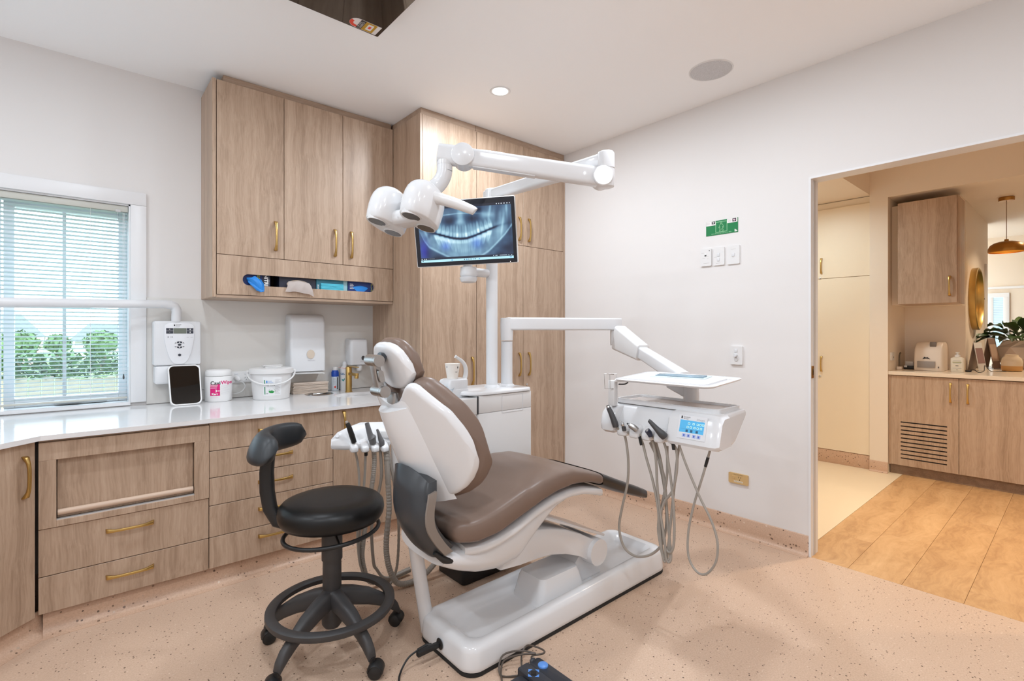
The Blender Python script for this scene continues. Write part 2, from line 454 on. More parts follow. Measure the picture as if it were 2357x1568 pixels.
# ceiling fittings
def downlight(x, y, label):
    t = thing('downlight', label, 'light', (x, y, CEIL - 0.012))
    B().lathe([(0.050, -0.003), (0.060, -0.006), (0.066, -0.002), (0.066, 0.0), (0.050, 0.0)], (x, y, CEIL), 40, cap=False).out('trim_ring', WHITES, t)
    B().lathe([(0.0495, -0.0025), (0.0495, -0.0005)], (x, y, CEIL), 32).out('diffuser', mat('lamp_lens', (1, 1, 1, 1), 0.5, emit=(1, 0.97, 0.93, 1), es=9.0), t)
    return t
d0 = downlight(2.03, 2.45, 'round glowing downlight in the white ceiling above the monitor')
sp = thing('ceiling_speaker', 'round pale grey speaker grille set in the ceiling', 'speaker', (2.80, 1.445, CEIL - 0.006))
B().lathe([(0.114, -0.004), (0.118, -0.005), (0.122, -0.002), (0.122, 0), (0.114, 0)], (2.80, 1.445, CEIL), 48, cap=False).out('bezel', WHITES, sp)
GR = mat('speaker_grille', rgb(200, 200, 202), 0.6)
_nt, _N, _L, _B = nodes(GR)
_v = _N.new('ShaderNodeTexVoronoi'); _v.inputs['Scale'].default_value = 420; _tc = _N.new('ShaderNodeTexCoord'); _L.new(_tc.outputs['Object'], _v.inputs['Vector'])
_r = ramp(_N, [(0.25, rgb(150, 150, 152)), (0.4, rgb(206, 206, 208))]); _L.new(_v.outputs['Distance'], _r.inputs[0]); _L.new(_r.outputs[0], _B.inputs['Base Color'])
B().lathe([(0.1135, -0.0045), (0.1135, 0)], (2.80, 1.445, CEIL), 48).out('grille', GR, sp)

# ceiling mounted television, screen facing down
tv = thing('ceiling_television', 'black glossy television mounted flat under the ceiling', 'television', (0.80, 1.74, 2.75))
B().box((0.49, 1.19, 2.754), (1.12, 2.298, 2.792), 0.004).out('casing', BLACKP, tv)
B().box((0.496, 1.196, 2.750), (1.114, 2.292, 2.7545), 0.0008).out('screen', GLOSSBLK, tv)
B().box((0.62, 1.5, 2.792), (0.98, 2.0, CEIL)).out('bracket', BLACKP, tv)
# energy rating sticker in the far right corner (reads towards the chair)
def stk(nm, pts, m, z):
    B().prism([Vector((x, y, 2.7498 - z)) for x, y in pts], (0, 0, -0.0002)).out(nm, m, tv, False)
sx, sy = 1.098, 2.285     # outer corner, long side runs to -x
arc = [(sx, sy), (sx, sy - 0.075), (sx - 0.105, sy - 0.075)] + [(sx - 0.105 - 0.0375 * math.sin(a), sy - 0.0375 - 0.0375 * math.cos(a)) for a in [PI * k / 12 for k in range(1, 12)]] + [(sx - 0.105, sy)]
stk('sticker', arc, mat('sticker_white', rgb(226, 222, 222), 0.4), 0)
ring = [(sx - 0.108 - 0.034 * math.sin(a), sy - 0.0375 - 0.034 * math.cos(a)) for a in [PI * (0.35 + 0.75 * k / 10) for k in range(11)]] + [(sx - 0.108 - 0.017 * math.sin(a), sy - 0.0375 - 0.017 * math.cos(a)) for a in [PI * (1.1 - 0.75 * k / 10) for k in range(11)]]
stk('sticker_arc', ring, mat('sticker_red', rgb(222, 70, 52), 0.4), 0.0002)
stk('sticker_band', [(sx - 0.075, sy - 0.002), (sx - 0.075, sy - 0.073), (sx - 0.100, sy - 0.073), (sx - 0.100, sy - 0.002)], BLACKP, 0.0002)
stk('sticker_panel', [(sx - 0.020, sy - 0.002), (sx - 0.020, sy - 0.073), (sx - 0.075, sy - 0.073), (sx - 0.075, sy - 0.002)], mat('sticker_ochre', rgb(186, 144, 30), 0.4), 0.0002)
stk('sticker_box', [(sx - 0.032, sy - 0.014), (sx - 0.032, sy - 0.062), (sx - 0.060, sy - 0.062), (sx - 0.060, sy - 0.014)], mat('sticker_white', rgb(226, 222, 222), 0.4), 0.0004)
stk('sticker_number', [(sx - 0.040, sy - 0.028), (sx - 0.040, sy - 0.048), (sx - 0.052, sy - 0.048), (sx - 0.052, sy - 0.028)], mat('sticker_red', rgb(222, 70, 52), 0.4), 0.0006)
text('lettering', 'ENERGY', 0.015, (sx - 0.0825, sy - 0.0375, 2.7494), (0, -1, 0), (-1, 0, 0), mat('sticker_white', (1, 1, 1, 1)), tv, 'CENTER')
text('lettering', 'RATING', 0.013, (sx - 0.0945, sy - 0.0375, 2.7494), (0, -1, 0), (-1, 0, 0), mat('sticker_white', (1, 1, 1, 1)), tv, 'CENTER')

# ================================================================ wall plates on the right wall
def wplate(y0, y1, z0, z1, m=WHITES, t=0.008):
    """rounded plate on the right wall; returns builder"""
    o = rrect(abs(y1 - y0), z1 - z0, 0.006, 4)
    return plate((XR, (y0 + y1) / 2, (z0 + z1) / 2), (0, -1, 0), (0, 0, 1), o, t)
XU, XV = (0, -1, 0), (0, 0, 1)   # reading direction on the right wall
LINE = mat('faint_print', rgb(176, 172, 172), 0.5)
sw = thing('indicator_plate', 'white wall plate with small indicator lamp and black dot, left of two switches', 'wall plate', (XR, 1.672, 1.735))
wplate(1.712, 1.637, 1.737, 1.853, t=0.012).out('plate', WHITES, sw)
B().box((XR - 0.0135, 1.683, 1.803), (XR - 0.012, 1.670, 1.811), 0.0005).out('indicator', DARKG, sw)
B().box((XR - 0.0145, 1.681, 1.812), (XR - 0.012, 1.672, 1.820), 0.001).out('lamp', mat('white_lens', (1, 1, 1, 1), 0.2), sw)
B().cyl((XR - 0.0128, 1.650, 1.838), (XR - 0.012, 1.650, 1.838), 0.003).out('screw_cap', BLACKP, sw)
for (yy, zz, w_) in [(1.695, 1.825, .02), (1.69, 1.79, .016), (1.66, 1.80, .008), (1.66, 1.785, .008), (1.67, 1.755, .04)]:
    B().box((XR - 0.0124, yy + w_ / 2, zz), (XR - 0.012, yy - w_ / 2, zz + 0.0015)).out('print_line', LINE, sw)
sw = thing('light_switch', 'white double switch plate, middle plate under the green sign', 'switch', (XR, 1.590, 1.735))
wplate(1.625, 1.549, 1.735, 1.853, t=0.009).out('plate', WHITES, sw)
for z in (1.804, 1.773): B().box((XR - 0.0125, 1.598, z - 0.011), (XR - 0.009, 1.580, z + 0.011), 0.002).out('rocker', WHITEC, sw)
B().box((XR - 0.0093, 1.62, 1.788), (XR - 0.009, 1.60, 1.7893)).out('print_line', LINE, sw)
B().box((XR - 0.0093, 1.605, 1.748), (XR - 0.009, 1.575, 1.7495)).out('print_line', LINE, sw)
sw = thing('light_switch', 'white single switch plate, rightmost plate under the green sign', 'switch', (XR, 1.490, 1.733))
wplate(1.530, 1.450, 1.733, 1.853, t=0.009).out('plate', WHITES, sw)
B().box((XR - 0.0125, 1.500, 1.782), (XR - 0.009, 1.481, 1.805), 0.002).out('rocker', WHITEC, sw)
B().box((XR - 0.0093, 1.507, 1.829), (XR - 0.009, 1.475, 1.8303)).out('print_line', LINE, sw)
B().box((XR - 0.0093, 1.497, 1.7735), (XR - 0.009, 1.483, 1.7745)).out('print_line', LINE, sw)
sw = thing('dimmer_plate', 'white dimmer plate with rotary knob halfway up the right wall', 'switch', (XR, 1.467, 1.085))
wplate(1.508, 1.430, 1.088, 1.205, t=0.014).out('plate', WHITES, sw)
B().box((XR - 0.018, 1.481, 1.165), (XR - 0.014, 1.461, 1.187), 0.002).out('rocker', WHITEC, sw)
B().lathe([(0.012, 0), (0.011, -0.014), (0.009, -0.017)], (XR - 0.014, 1.471, 1.147), 20, 'x').out('knob', WHITEC, sw)
B().lathe([(0.013, 0), (0.012, -0.004)], (XR - 0.014, 1.469, 1.122), 20, 'x').out('indicator', mat('plate_grey', rgb(205, 205, 205), 0.4), sw)
TAN = mat('tan_plastic', rgb(203, 170, 118), 0.4); TAND = mat('tan_label', rgb(232, 222, 200), 0.5)
sw = thing('power_outlet', 'tan plastic power outlet low on the right wall', 'socket', (XR, 1.458, 0.325))
wplate(1.520, 1.396, 0.327, 0.392, TAN, 0.011).out('plate', TAN, sw)
B().lathe([(0.011, 0), (0.010, -0.003)], (XR - 0.011, 1.489, 0.366), 20, 'x').out('rocker', TAN, sw)
for yy, zz in [(1.455, 0.370), (1.441, 0.370), (1.448, 0.354)]: B().box((XR - 0.0115, yy + 0.0012, zz - 0.006), (XR - 0.011, yy - 0.0012, zz + 0.004)).out('slot', BLACKP, sw)
B().box((XR - 0.0115, 1.485, 0.337), (XR - 0.011, 1.428, 0.346)).out('sticker', TAND, sw)
text('lettering', 'MEDICAL EQUIPMENT', 0.0052, (XR - 0.0114, 1.4565, 0.3415), XU, XV, BLACKP, sw, 'CENTER')
text('lettering', 'CARDIAC PROTECTED', 0.006, (XR - 0.011, 1.460, 0.384), XU, XV, mat('tan_dark', rgb(110, 88, 60)), sw, 'CENTER')

# green electrical area sign
GREEN = mat('sign_green', rgb(0, 122, 66), 0.35); SWHT = mat('sign_white', rgb(236, 232, 232), 0.4); SLT = mat('sign_line', rgb(170, 222, 178), 0.4)
sg = thing('safety_sign', 'green body protected area sign with walking figure on the right wall', 'sign', (XR, 1.570, 1.937))
def sgbox(nm, y0, y1, z0, z1, m, t): B().box((XR - t, y0, z0), (XR - t + 0.0008, y1, z1)).out(nm, m, sg, False)
B().box((XR - 0.003, 1.677, 1.937), (XR, 1.463, 2.031)).out('board', GREEN, sg, False)
sgbox('white_panel', 1.676, 1.611, 2.003, 2.0305, SWHT, 0.0036); sgbox('white_panel', 1.533, 1.466, 2.003, 2.0305, SWHT, 0.0036)
sgbox('black_square', 1.637, 1.614, 2.011, 2.0285, BLACKP, 0.0042); sgbox('black_square', 1.498, 1.474, 2.008, 2.0285, BLACKP, 0.0042)
def heart(y, z, s, m):
    P = []
    for k in range(24):
        t = 2 * PI * k / 24
        P.append((0.062 * s * 16 * math.sin(t) ** 3, 0.062 * s * (13 * math.cos(t) - 5 * math.cos(2 * t) - 2 * math.cos(3 * t) - math.cos(4 * t))))
    plate((XR - 0.0043, y, z), XU, XV, P, 0.0004).out('heart', m, sg, False)
heart(1.6255, 2.020, 0.006, SWHT); heart(1.486, 2.0185, 0.008, mat('sign_pink', rgb(222, 190, 206), 0.4))
for a, c in [((1.611, 1.953), (1.533, 1.9555)), ((1.611, 2.019), (1.533, 2.0215)), ((1.611, 1.953), (1.6085, 2.0215)), ((1.5355, 1.953), (1.533, 2.0215))]: sgbox('square_line', a[0], c[0], a[1], c[1], SLT, 0.0036)
# figure outline
def sgline(pts, closed=False):
    P = [Vector((XR - 0.0035, 1.572 - x, 1.957 + z)) for x, z in pts]
    B().tube(P + ([P[0]] if closed else []), 0.0011, 5, True, 0).out('figure_line', SLT, sg)
sgline([(0.0055 * math.cos(a), 0.0535 + 0.0055 * math.sin(a)) for a in [2 * PI * k / 14 for k in range(14)]], True)
sgline([(-0.004, 0.048), (-0.010, 0.043), (-0.017, 0.024), (-0.013, 0.022), (-0.007, 0.034), (-0.008, 0.024), (-0.014, 0.002), (-0.008, 0.002), (0, 0.018), (0.008, 0.002), (0.014, 0.002), (0.008, 0.024), (0.007, 0.034), (0.013, 0.022), (0.017, 0.024), (0.010, 0.043), (0.004, 0.048)], True)
text('lettering', 'BODY-PROTECTED ELECTRICAL AREA', 0.0085, (XR - 0.003, 1.572, 1.9455), XU, XV, SLT, sg, 'CENTER', sx=0.92)
for k in range(3): sgbox('emblem', 1.484 - k * 0.006, 1.479 - k * 0.006, 1.942, 1.958 - k * 0.004, SWHT, 0.0036)
for yy, zz in [(1.662, 2.017), (1.515, 2.017)]:
    for k in range(3): sgbox('print_line', yy + 0.011, yy - 0.011, zz - 0.006 + k * 0.006, zz - 0.0045 + k * 0.006, LINE, 0.0041)

# ================================================================ CABINETS
def panel(parent, name, a, c, m=OAK, bev=0.0012): return B().box(a, c, bev, 1).out(name, m, parent, True, 30)
G = 0.0016
# ---- wall cabinet
YU = 3.345; XL = 1.752
wc = thing('wall_cabinet', 'oak laminate wall cabinet with three doors and a glove dispenser slot', 'cabinet', (1.18, 3.52, 1.50))
panel(wc, 'side_panel', (0.592, YU, 1.503), (0.612, YB - 0.001, 2.785))
panel(wc, 'base_panel', (0.612, YU + 0.005, 1.500), (XL - 0.002, YB - 0.001, 1.518), OAKX)
panel(wc, 'back_panel', (0.613, YB - 0.012, 1.518), (XL - 0.002, YB - 0.002, 2.78))
panel(wc, 'shelf', (0.613, YU + 0.024, 1.752), (XL - 0.002, YB - 0.012, 1.766), OAKX)
panel(wc, 'gap_shade', (0.613, YU + 0.021, 1.68), (XL - 0.002, YU + 0.0235, 2.78), GAP, 0)  # dark sheet painting the shade seen through the joints between doors
panel(wc, 'cornice', (0.655, YU + 0.03, 2.775), (XL - 0.002, YB - 0.001, CEIL - 0.001), OAKX)
for x0, x1, hx in ((0.614, 0.990, 0.938), (0.990, 1.372, 1.316), (1.372, XL - 0.002, 1.430)):
    d = panel(wc, 'door', (x0 + G, YU, 1.7575), (x1 - G, YU + 0.02, 2.781))
    handle(d, (hx, YU, 1.899), (0, 0, 1), (0, -1, 0), 0.185)
def ngon_hole(outer, hole, z0, z1):
    """slab with one hole: bridge by triangulated fill"""
    b = B(); bm = b.bm
    for z in (z1, z0):
        es = []
        for P in (outer, hole):
            vs = [bm.verts.new((x, y, z)) for x, y in P]
            es += [bm.edges.new((vs[i], vs[(i + 1) % len(vs)])) for i in range(len(vs))]
        bmesh.ops.triangle_fill(bm, use_beauty=True, use_dissolve=False, edges=es)
    for P in (outer, hole):
        n = len(P)
        vt = [bm.verts.new((x, y, z1)) for x, y in P]; vb = [bm.verts.new((x, y, z0)) for x, y in P]
        for i in range(n): bm.faces.new((vt[i], vt[(i + 1) % n], vb[(i + 1) % n], vb[i]))
    bmesh.ops.remove_doubles(bm, verts=bm.verts, dist=1e-5)
    return b
# dispenser front with rounded slot cut out
def slot_panel(x0, x1, z0, z1, sx0, sx1, sz0, sz1, y0, y1, r):
    hole = [((sx0 + sx1) / 2 + a, (sz0 + sz1) / 2 + c) for a, c in rrect(sx1 - sx0, sz1 - sz0, r, 6)]
    b = ngon_hole([(x0, z0), (x1, z0), (x1, z1), (x0, z1)], hole, 0, y1 - y0)
    for v in b.bm.verts: v.co = Vector((v.co.x, y1 - v.co.z, v.co.y))
    return b
slot_panel(0.614 + G, XL - 0.002 - G, 1.520, 1.7545, 0.752, 1.604, 1.580, 1.648, YU, YU + 0.02, 0.0335).out('dispenser_front', OAK, wc, True, 30)

# ---- tall cupboards
YT = 2.965
def lock(parent, p):
    B().lathe([(0.009, 0), (0.009, -0.006), (0.006, -0.008)], p, 16, 'y').out('lock', CHROME, parent)
tc = thing('tall_cupboard', 'tall oak cupboard with single doors, beside the wall cabinet and behind the white post', 'cupboard', (1.99, 3.32, 0))
panel(tc, 'side_panel', (XL, YT, 0.0), (XL + 0.02, YB - 0.001, 2.785))
panel(tc, 'carcass', (XL + 0.021, YT + 0.024, 0.10), (2.229, YB - 0.002, 2.785), GAP, 0)
panel(tc, 'kickboard', (XL + 0.021, YT + 0.03, 0), (2.229, YT + 0.045, 0.10), COVE)
panel(tc, 'cornice', (XL + 0.012, YT + 0.012, 2.775), (2.229, YB - 0.001, CEIL - 0.001), OAKX)
d = panel(tc, 'door', (XL + 0.022, YT, 0.105), (2.229 - G, YT + 0.02, 1.985)); handle(d, (2.187, YT, 1.008), (0, 0, 1), (0, -1, 0), 0.21); lock(d, (2.178, YT, 0.872))
d = panel(tc, 'door', (XL + 0.022, YT, 1.988), (2.229 - G, YT + 0.02, 2.781)); handle(d, (2.187, YT, 2.118), (0, 0, 1), (0, -1, 0), 0.19)
tc = thing('tall_cupboard', 'tall oak cupboard with paired doors against the right wall', 'cupboard', (2.71, 3.32, 0))
panel(tc, 'carcass', (2.231, YT + 0.024, 0.10), (XR - 0.003, YB - 0.002, 2.785), GAP, 0)
panel(tc, 'kickboard', (2.231, YT + 0.03, 0), (XR - 0.003, YT + 0.045, 0.10), COVE)
panel(tc, 'cornice', (2.231, YT + 0.012, 2.775), (XR - 0.003, YB - 0.001, CEIL - 0.001), OAKX)
panel(tc, 'filler_strip', (3.168, YT + 0.001, 0.0), (XR - 0.001, YT + 0.021, 2.775))
for x0, x1, hx in ((2.231, 2.697, 2.652), (2.697, 3.166, 2.755)):
    d = panel(tc, 'door', (x0 + G, YT, 0.105), (x1 - G, YT + 0.02, 1.985)); handle(d, (hx, YT, 1.037), (0, 0, 1), (0, -1, 0), 0.19)
    if x0 > 2.5: lock(d, (2.733, YT, 0.872))
    d = panel(tc, 'door', (x0 + G, YT, 1.988), (x1 - G, YT + 0.02, 2.781)); handle(d, (hx, YT, 2.118), (0, 0, 1), (0, -1, 0), 0.19)

# ---- base cabinets
YF = 2.90
def carcass(parent, x0, x1): panel(parent, 'carcass', (x0 + .001, YF + 0.045, 0.105), (x1 - .001, YB - 0.002, 0.838), GAP, 0)
def drawer(parent, x0, x1, z0, z1, hc):
    d = panel(parent, 'drawer', (x0 + G, YF, z0 + G), (x1 - G, YF + 0.02, z1 - G))
    handle(d, (hc, YF, (z0 + z1) / 2 + (0.04 if z1 - z0 > 0.16 else 0.012)), (1, 0, 0), (0, -1, 0), 0.178)
bc = thing('base_cabinet', 'oak base cabinet with recessed pull up flap above two drawers', 'cabinet', (0.185, 3.3, 0.1))
carcass(bc, -0.127, 0.499)
FZ0, FZ1, FX0, FX1 = 0.490, 0.751, -0.069, 0.436
for nm, a, c in [('face_frame', (-0.125, FZ1), (0.4985, 0.828)), ('face_frame', (-0.125, 0.462), (FX0, FZ1)), ('face_frame', (FX1, 0.462), (0.4985, FZ1)), ('face_frame', (FX0, 0.462), (FX1, FZ0))]:
    panel(bc, nm, (a[0], YF - 0.006, a[1]), (c[0], YF + 0.02, c[1]))
fl = panel(bc, 'flap', (FX0 + .002, YF + 0.022, FZ0 + 0.004), (FX1 - .002, YF + 0.038, FZ1))
B().tube([(FX0 + 0.004, YF + 0.010, 0.520), (FX1 - 0.004, YF + 0.010, 0.520)], 0.0125, 14).out('grip_rail', OAKEDGE, fl)
B().box((FX0, YF + 0.001, FZ0), (FX1, YF + 0.022, FZ0 + 0.003)).out('track', GREY, bc)
panel(bc, 'top_rail', (-0.125, YF + 0.004, 0.829), (0.4985, YF + 0.02, 0.840), OAKX)
drawer(bc, -0.127, 0.499, 0.258, 0.461, 0.184)
drawer(bc, -0.127, 0.499, 0.100, 0.258, 0.184)
bc = thing('drawer_cabinet', 'oak bank of five drawers with brass handles behind the stool', 'cabinet', (0.815, 3.3, 0.1))
carcass(bc, 0.499, 1.131)
zs = [0.838, 0.694, 0.558, 0.418, 0.258, 0.100]
for i in range(5):
    d = panel(bc, 'drawer', (0.499 + G, YF, zs[i + 1] + G), (1.131 - G, YF + 0.02, zs[i] - G))
    handle(d, (0.815, YF, [0.772, 0.632, 0.496, 0.352, 0.207][i]), (1, 0, 0), (0, -1, 0), 0.178)
bc = thing('sink_cabinet', 'oak sink cabinet door under the basin, next to the tall cupboard', 'cabinet', (1.44, 3.3, 0.1))
panel(bc, 'carcass', (1.132, YF + 0.045, 0.105), (1.749, YB - 0.002, 0.69), GAP, 0)
d = panel(bc, 'door', (1.131 + G, YF, 0.100), (1.750 - G, YF + 0.02, 0.836)); handle(d, (1.193, YF, 0.735), (0, 0, 1), (0, -1, 0), 0.185)
# corner unit turned 45 degrees
MC = Matrix.Translation((-0.129, 2.898, 0)) @ Matrix.Rotation(math.radians(225), 4, 'Z')   # local x runs away from the corner, local y points into the room
cc = thing('corner_cabinet', 'oak corner cabinet turned at an angle, with a tall vertical brass handle', 'cabinet', (-0.45, 2.65, 0.1))
bb = B(MC); bb.box((0.002, -0.50, 0.105), (0.93, -0.022, 0.838)); bb.out('carcass', GAP, cc, False)
bb = B(MC); bb.box((0.008, -0.02, 0.098), (0.47, 0.0, 0.838), 0.0012, 1); d = bb.out('door', OAK, cc, True, 30)
dirx = MC.to_3x3() @ Vector((1, 0, 0)); diry = MC.to_3x3() @ Vector((0, -1, 0))
nn = Vector((0.7071, -0.7071, 0))
handle(d, Vector((-0.129, 2.898, 0.700)) + dirx * 0.055 + nn * 0.001, (0, 0, 1), nn, 0.175)
bb = B(MC); bb.box((0.474, -0.02, 0.098), (0.93, 0.0, 0.838), 0.0012, 1); bb.out('door', OAK, cc, True, 30)

# ---- bench top with basin hole
BZ = 0.862
SINK = (1.50, 3.305)
hole = [(SINK[0] + a, SINK[1] + c) for a, c in sellipse(0.195, 0.135, 2.4, 40)]
outer = [(-0.118, 2.873), (1.750, 2.880), (1.750, YB - 0.009), (0.31, YB - 0.009), (0.31, YB - 0.019), (-1.445, YB - 0.019), (-1.445, 1.56), (-0.80, 2.20)]
bt = ngon_hole(outer, hole, 0.841, BZ).out('bench_top', STONE, None, True, 30)
tag(bt, 'long glossy white stone bench top running under the window', 'worktop')
bs = thing('basin', 'white oval basin sunk into the bench below the brass tap', 'basin', (SINK[0], SINK[1], 0.70))
rings = []
for f, z in [(1.015, 0.8405), (1.0, 0.8405), (0.985, 0.80), (0.93, 0.74), (0.75, 0.712), (0.35, 0.706), (0.12, 0.704)]:
    rings.append([(SINK[0] + a * f, SINK[1] + c * f, z) for a, c in sellipse(0.195, 0.135, 2.4, 40)])
B().loft(rings, cap=True).out('bowl', WHITE, bs)
B().lathe([(0.022, 0.7055), (0.02, 0.709), (0.0, 0.710)], (SINK[0], SINK[1], 0), 20, cap=False).out('drain', CHROME, bs)

# ================================================================ THINGS ON AND OVER THE BENCH
INK = mat('ink_black', rgb(36, 36, 40), 0.5); INKG = mat('ink_grey', rgb(168, 168, 172), 0.5); PINK = mat('label_pink', rgb(214, 18, 116), 0.4)
LGREEN = mat('label_green', rgb(48, 140, 96), 0.4); LBLUE = mat('label_blue', rgb(70, 140, 214), 0.4)
BXV, BZV = (1, 0, 0), (0, 0, 1)    # reading direction on faces that look to -y
# ---- wall mounted x-ray unit
xr = thing('xray_unit', 'white wall mounted x-ray control unit with long arm pipe across the window', 'x-ray unit', (0.455, 3.685, 0.985))
def vbox(parent, nm, m, x0, x1, z0, z1, yf, yb, r, bev=0.006):
    b = B(); cx, cz = (x0 + x1) / 2, (z0 + z1) / 2
    o = rrect(x1 - x0, z1 - z0, r, 6); oi = rrect(x1 - x0 - 2 * bev, z1 - z0 - 2 * bev, max(r - bev, 0.001), 6)
    om = rrect(x1 - x0 - 0.6 * bev, z1 - z0 - 0.6 * bev, max(r - 0.3 * bev, 0.001), 6)
    b.loft([[(cx + a, y, cz + c) for a, c in P] for y, P in ((yb, o), (yf + bev, o), (yf + 0.3 * bev, om), (yf, oi))])
    return b.out(nm, m, parent, True, 40)
vbox(xr, 'housing', WHITEC, 0.336, 0.577, 1.096, 1.362, 3.600, 3.684, 0.012, 0.010)
vbox(xr, 'lower_housing', WHITEC, 0.342, 0.575, 0.985, 1.094, 3.606, 3.684, 0.014, 0.010)
cx = 0.464
def shield(w, zt, zb):
    P = [(cx - w * 0.86, zt)]
    P = []
    for k in range(25):
        t = -1 + 2 * k / 24
        P.append((cx + w * t, zb + (zt - zb) * (0.62 * (abs(t) ** 3.2))))
    for k in range(25):
        t = 1 - 2 * k / 24
        ztk = zt - 0.004 - 0.018 * abs(t) ** 6
        P.append((cx + w * t * 0.985, ztk))
    return P
B().loft([[(a, 3.6005, c) for a, c in shield(0.078, 1.356, 1.100)], [(a, 3.594, c) for a, c in shield(0.076, 1.354, 1.104)], [(a, 3.592, c) for a, c in shield(0.071, 1.350, 1.112)]]).out('control_panel', mat('panel_white', rgb(226, 228, 232), 0.3), xr, True, 35)
yk = 3.5915
def kbox(nm, m, x0, x1, z0, z1, t=0.0006): return B().box((x0, yk - t, z0), (x1, yk, z1)).out(nm, m, xr, False)
for zz in (1.304, 1.287):
    kbox('key', mat('key_dark', rgb(58, 62, 72), 0.35), 0.397, 0.432, zz, zz + 0.0155); kbox('key', MATS['key_dark'], 0.501, 0.535, zz, zz + 0.0155)
kbox('display', mat('lcd_dull', rgb(112, 118, 108), 0.2), 0.4335, 0.4995, 1.287, 1.3195)
for xx, zz, bd in [(0.4145, 1.3118, '+'), (0.4145, 1.2948, '-')]: text('lettering', bd, 0.014, (xx, yk - 0.0006, zz), BXV, BZV, mat('print_white', (0.9, 0.9, 0.9, 1)), xr, 'CENTER')
for zz in (1.3118, 1.2948): plate((0.518, yk - 0.0006, zz), BXV, BZV, [(0.0025 * math.cos(a), 0.005 * math.sin(a)) for a in [PI * k / 6 for k in range(12)]], 0.0003).out('key_mark', MATS['print_white'], xr, False)
def fan(cz, sgn):
    P = [(0.026 * t, sgn * (0.021 - 0.012 * t * t)) for t in [-1 + 2 * k / 10 for k in range(11)]] + [(0.014 * t, sgn * (0.0105 - 0.001 * t * t)) for t in [1 - 2 * k / 6 for k in range(7)]]
    plate((cx, yk, cz), BXV, BZV, P, 0.0006).out('key_fan', MATS['key_dark'], xr, False)
    for t in (-0.6, 0, 0.6): plate((cx + 0.026 * t, yk - 0.0006, cz + sgn * 0.0145), BXV, BZV, [(-0.0018, -0.004), (0.0018, -0.004), (0.0018, 0.004), (-0.0018, 0.004)], 0.0003).out('key_mark', MATS['print_white'], xr, False)
fan(1.219, 1); fan(1.219, -1)
def ov(nm, x, z, rx, rz, m, t=0.0007): return plate((x, yk, z), BXV, BZV, [(rx * math.cos(a), rz * math.sin(a)) for a in [2 * PI * k / 24 for k in range(24)]], t).out(nm, m, xr, False)
ov('key', cx, 1.219, 0.0095, 0.0065, MATS['key_dark']); ov('button', cx, 1.158, 0.008, 0.0075, MATS['key_dark'], 0.002)
text('lettering', 'Dentsply', 0.0075, (0.446, yk, 1.3405), BXV, BZV, INK, xr); text('lettering', 'Sirona', 0.0075, (0.446, yk, 1.3335), BXV, BZV, INK, xr)
ov('emblem', 0.4385, 1.337, 0.0035, 0.0048, INK)
text('lettering', 'HELIODENT', 0.005, (0.436, yk, 1.3255), BXV, BZV, INKG, xr)
for q, ww in [(0.404, .010), (0.418, .003), (0.424, .009)]: kbox('print_line', INKG, q, q + ww * .6, 1.262, 1.270, .0003)
for q in (0.500, 0.520): kbox('print_line', INKG, q, q + 0.012, 1.2640, 1.2655, .0003)
B().tube([(0.452, 3.625, 1.358), (0.452, 3.625, 1.392)], 0.027, 20).out('collar', WHITEC, xr)
B().tube([(0.452, 3.625, 1.39), (0.452, 3.622, 1.425), (0.438, 3.616, 1.452), (0.405, 3.605, 1.4605), (0.375, 3.596, 1.461)], [0.0265, 0.0265, 0.026, 0.025, 0.0245], 18).out('elbow', WHITEC, xr)
B().tube([(0.376, 3.596, 1.461), (-0.95, 3.20, 1.415)], [0.0242, 0.0242], 20).out('arm_pipe', WHITEC, xr)
# ---- standing mirror leaning on the unit
MMz = Matrix.Translation((0.487, 3.497, BZ + 0.001)) @ Matrix.Rotation(math.radians(-24), 4, 'X')
mi = thing('standing_mirror', 'white framed small mirror leaning below the x-ray unit on the bench', 'mirror', (0.487, 3.52, BZ))
def lf(w, h, r, y, dz=0): return [(a * (1 - 0.05 * (0.5 - (c / h))) , y, c + h / 2 + dz) for a, c in rrect(w, h, r, 7)]
b = B(MMz); b.loft([lf(0.166, 0.252, 0.03, 0.010), lf(0.170, 0.256, 0.03, 0.004, -0.002 + 0.002), lf(0.166, 0.252, 0.03, -0.004, 0.002), lf(0.154, 0.240, 0.026, -0.004, 0.008), lf(0.152, 0.238, 0.025, 0.001, 0.009)]); b.out('frame', WHITES, mi, True, 40)
b = B(MMz); b.loft([lf(0.153, 0.239, 0.025, 0.0005, 0.0085), lf(0.153, 0.239, 0.025, -0.0012, 0.0085)]); b.out('mirror_glass', mat('mirror_silver', rgb(205, 203, 200), 0.02, 1.0), mi, False)
# ---- disinfectant wipes tub
TC = (0.672, 3.600); TR = 0.076
wt = thing('wipes_tub', 'white tub of disinfectant wipes with pink label', 'tub', (TC[0], TC[1], BZ))
B().lathe([(TR - 0.004, 0), (TR, 0.004), (TR, 0.155), (TR - 0.002, 0.158)], (TC[0], TC[1], BZ), 40).out('tub_body', WHITES, wt)
B().lathe([(TR - 0.002, 0.160), (TR - 0.001, 0.162), (TR - 0.003, 0.188), (TR - 0.010, 0.196), (TR - 0.02, 0.198)], (TC[0], TC[1], BZ), 40).out('lid', WHITES, wt)
af = math.atan2(-TC[1], -TC[0])     # towards the viewer side of the room
cyl_patch('label_block', TC, TR, af - 0.62, af + 0.10, BZ + 0.040, BZ + 0.112, PINK, wt)
cyl_text('lettering', 'Cavi', 0.030, TC, TR, af - 0.60, BZ + 0.1175, INK, wt, 1.05, 'LEFT', 0.0006)
cyl_text('lettering', 'Wipes', 0.030, TC, TR, af + 0.16, BZ + 0.1195, PINK, wt, 1.05, 'LEFT', 0.0006)
WP = MATS['print_white']
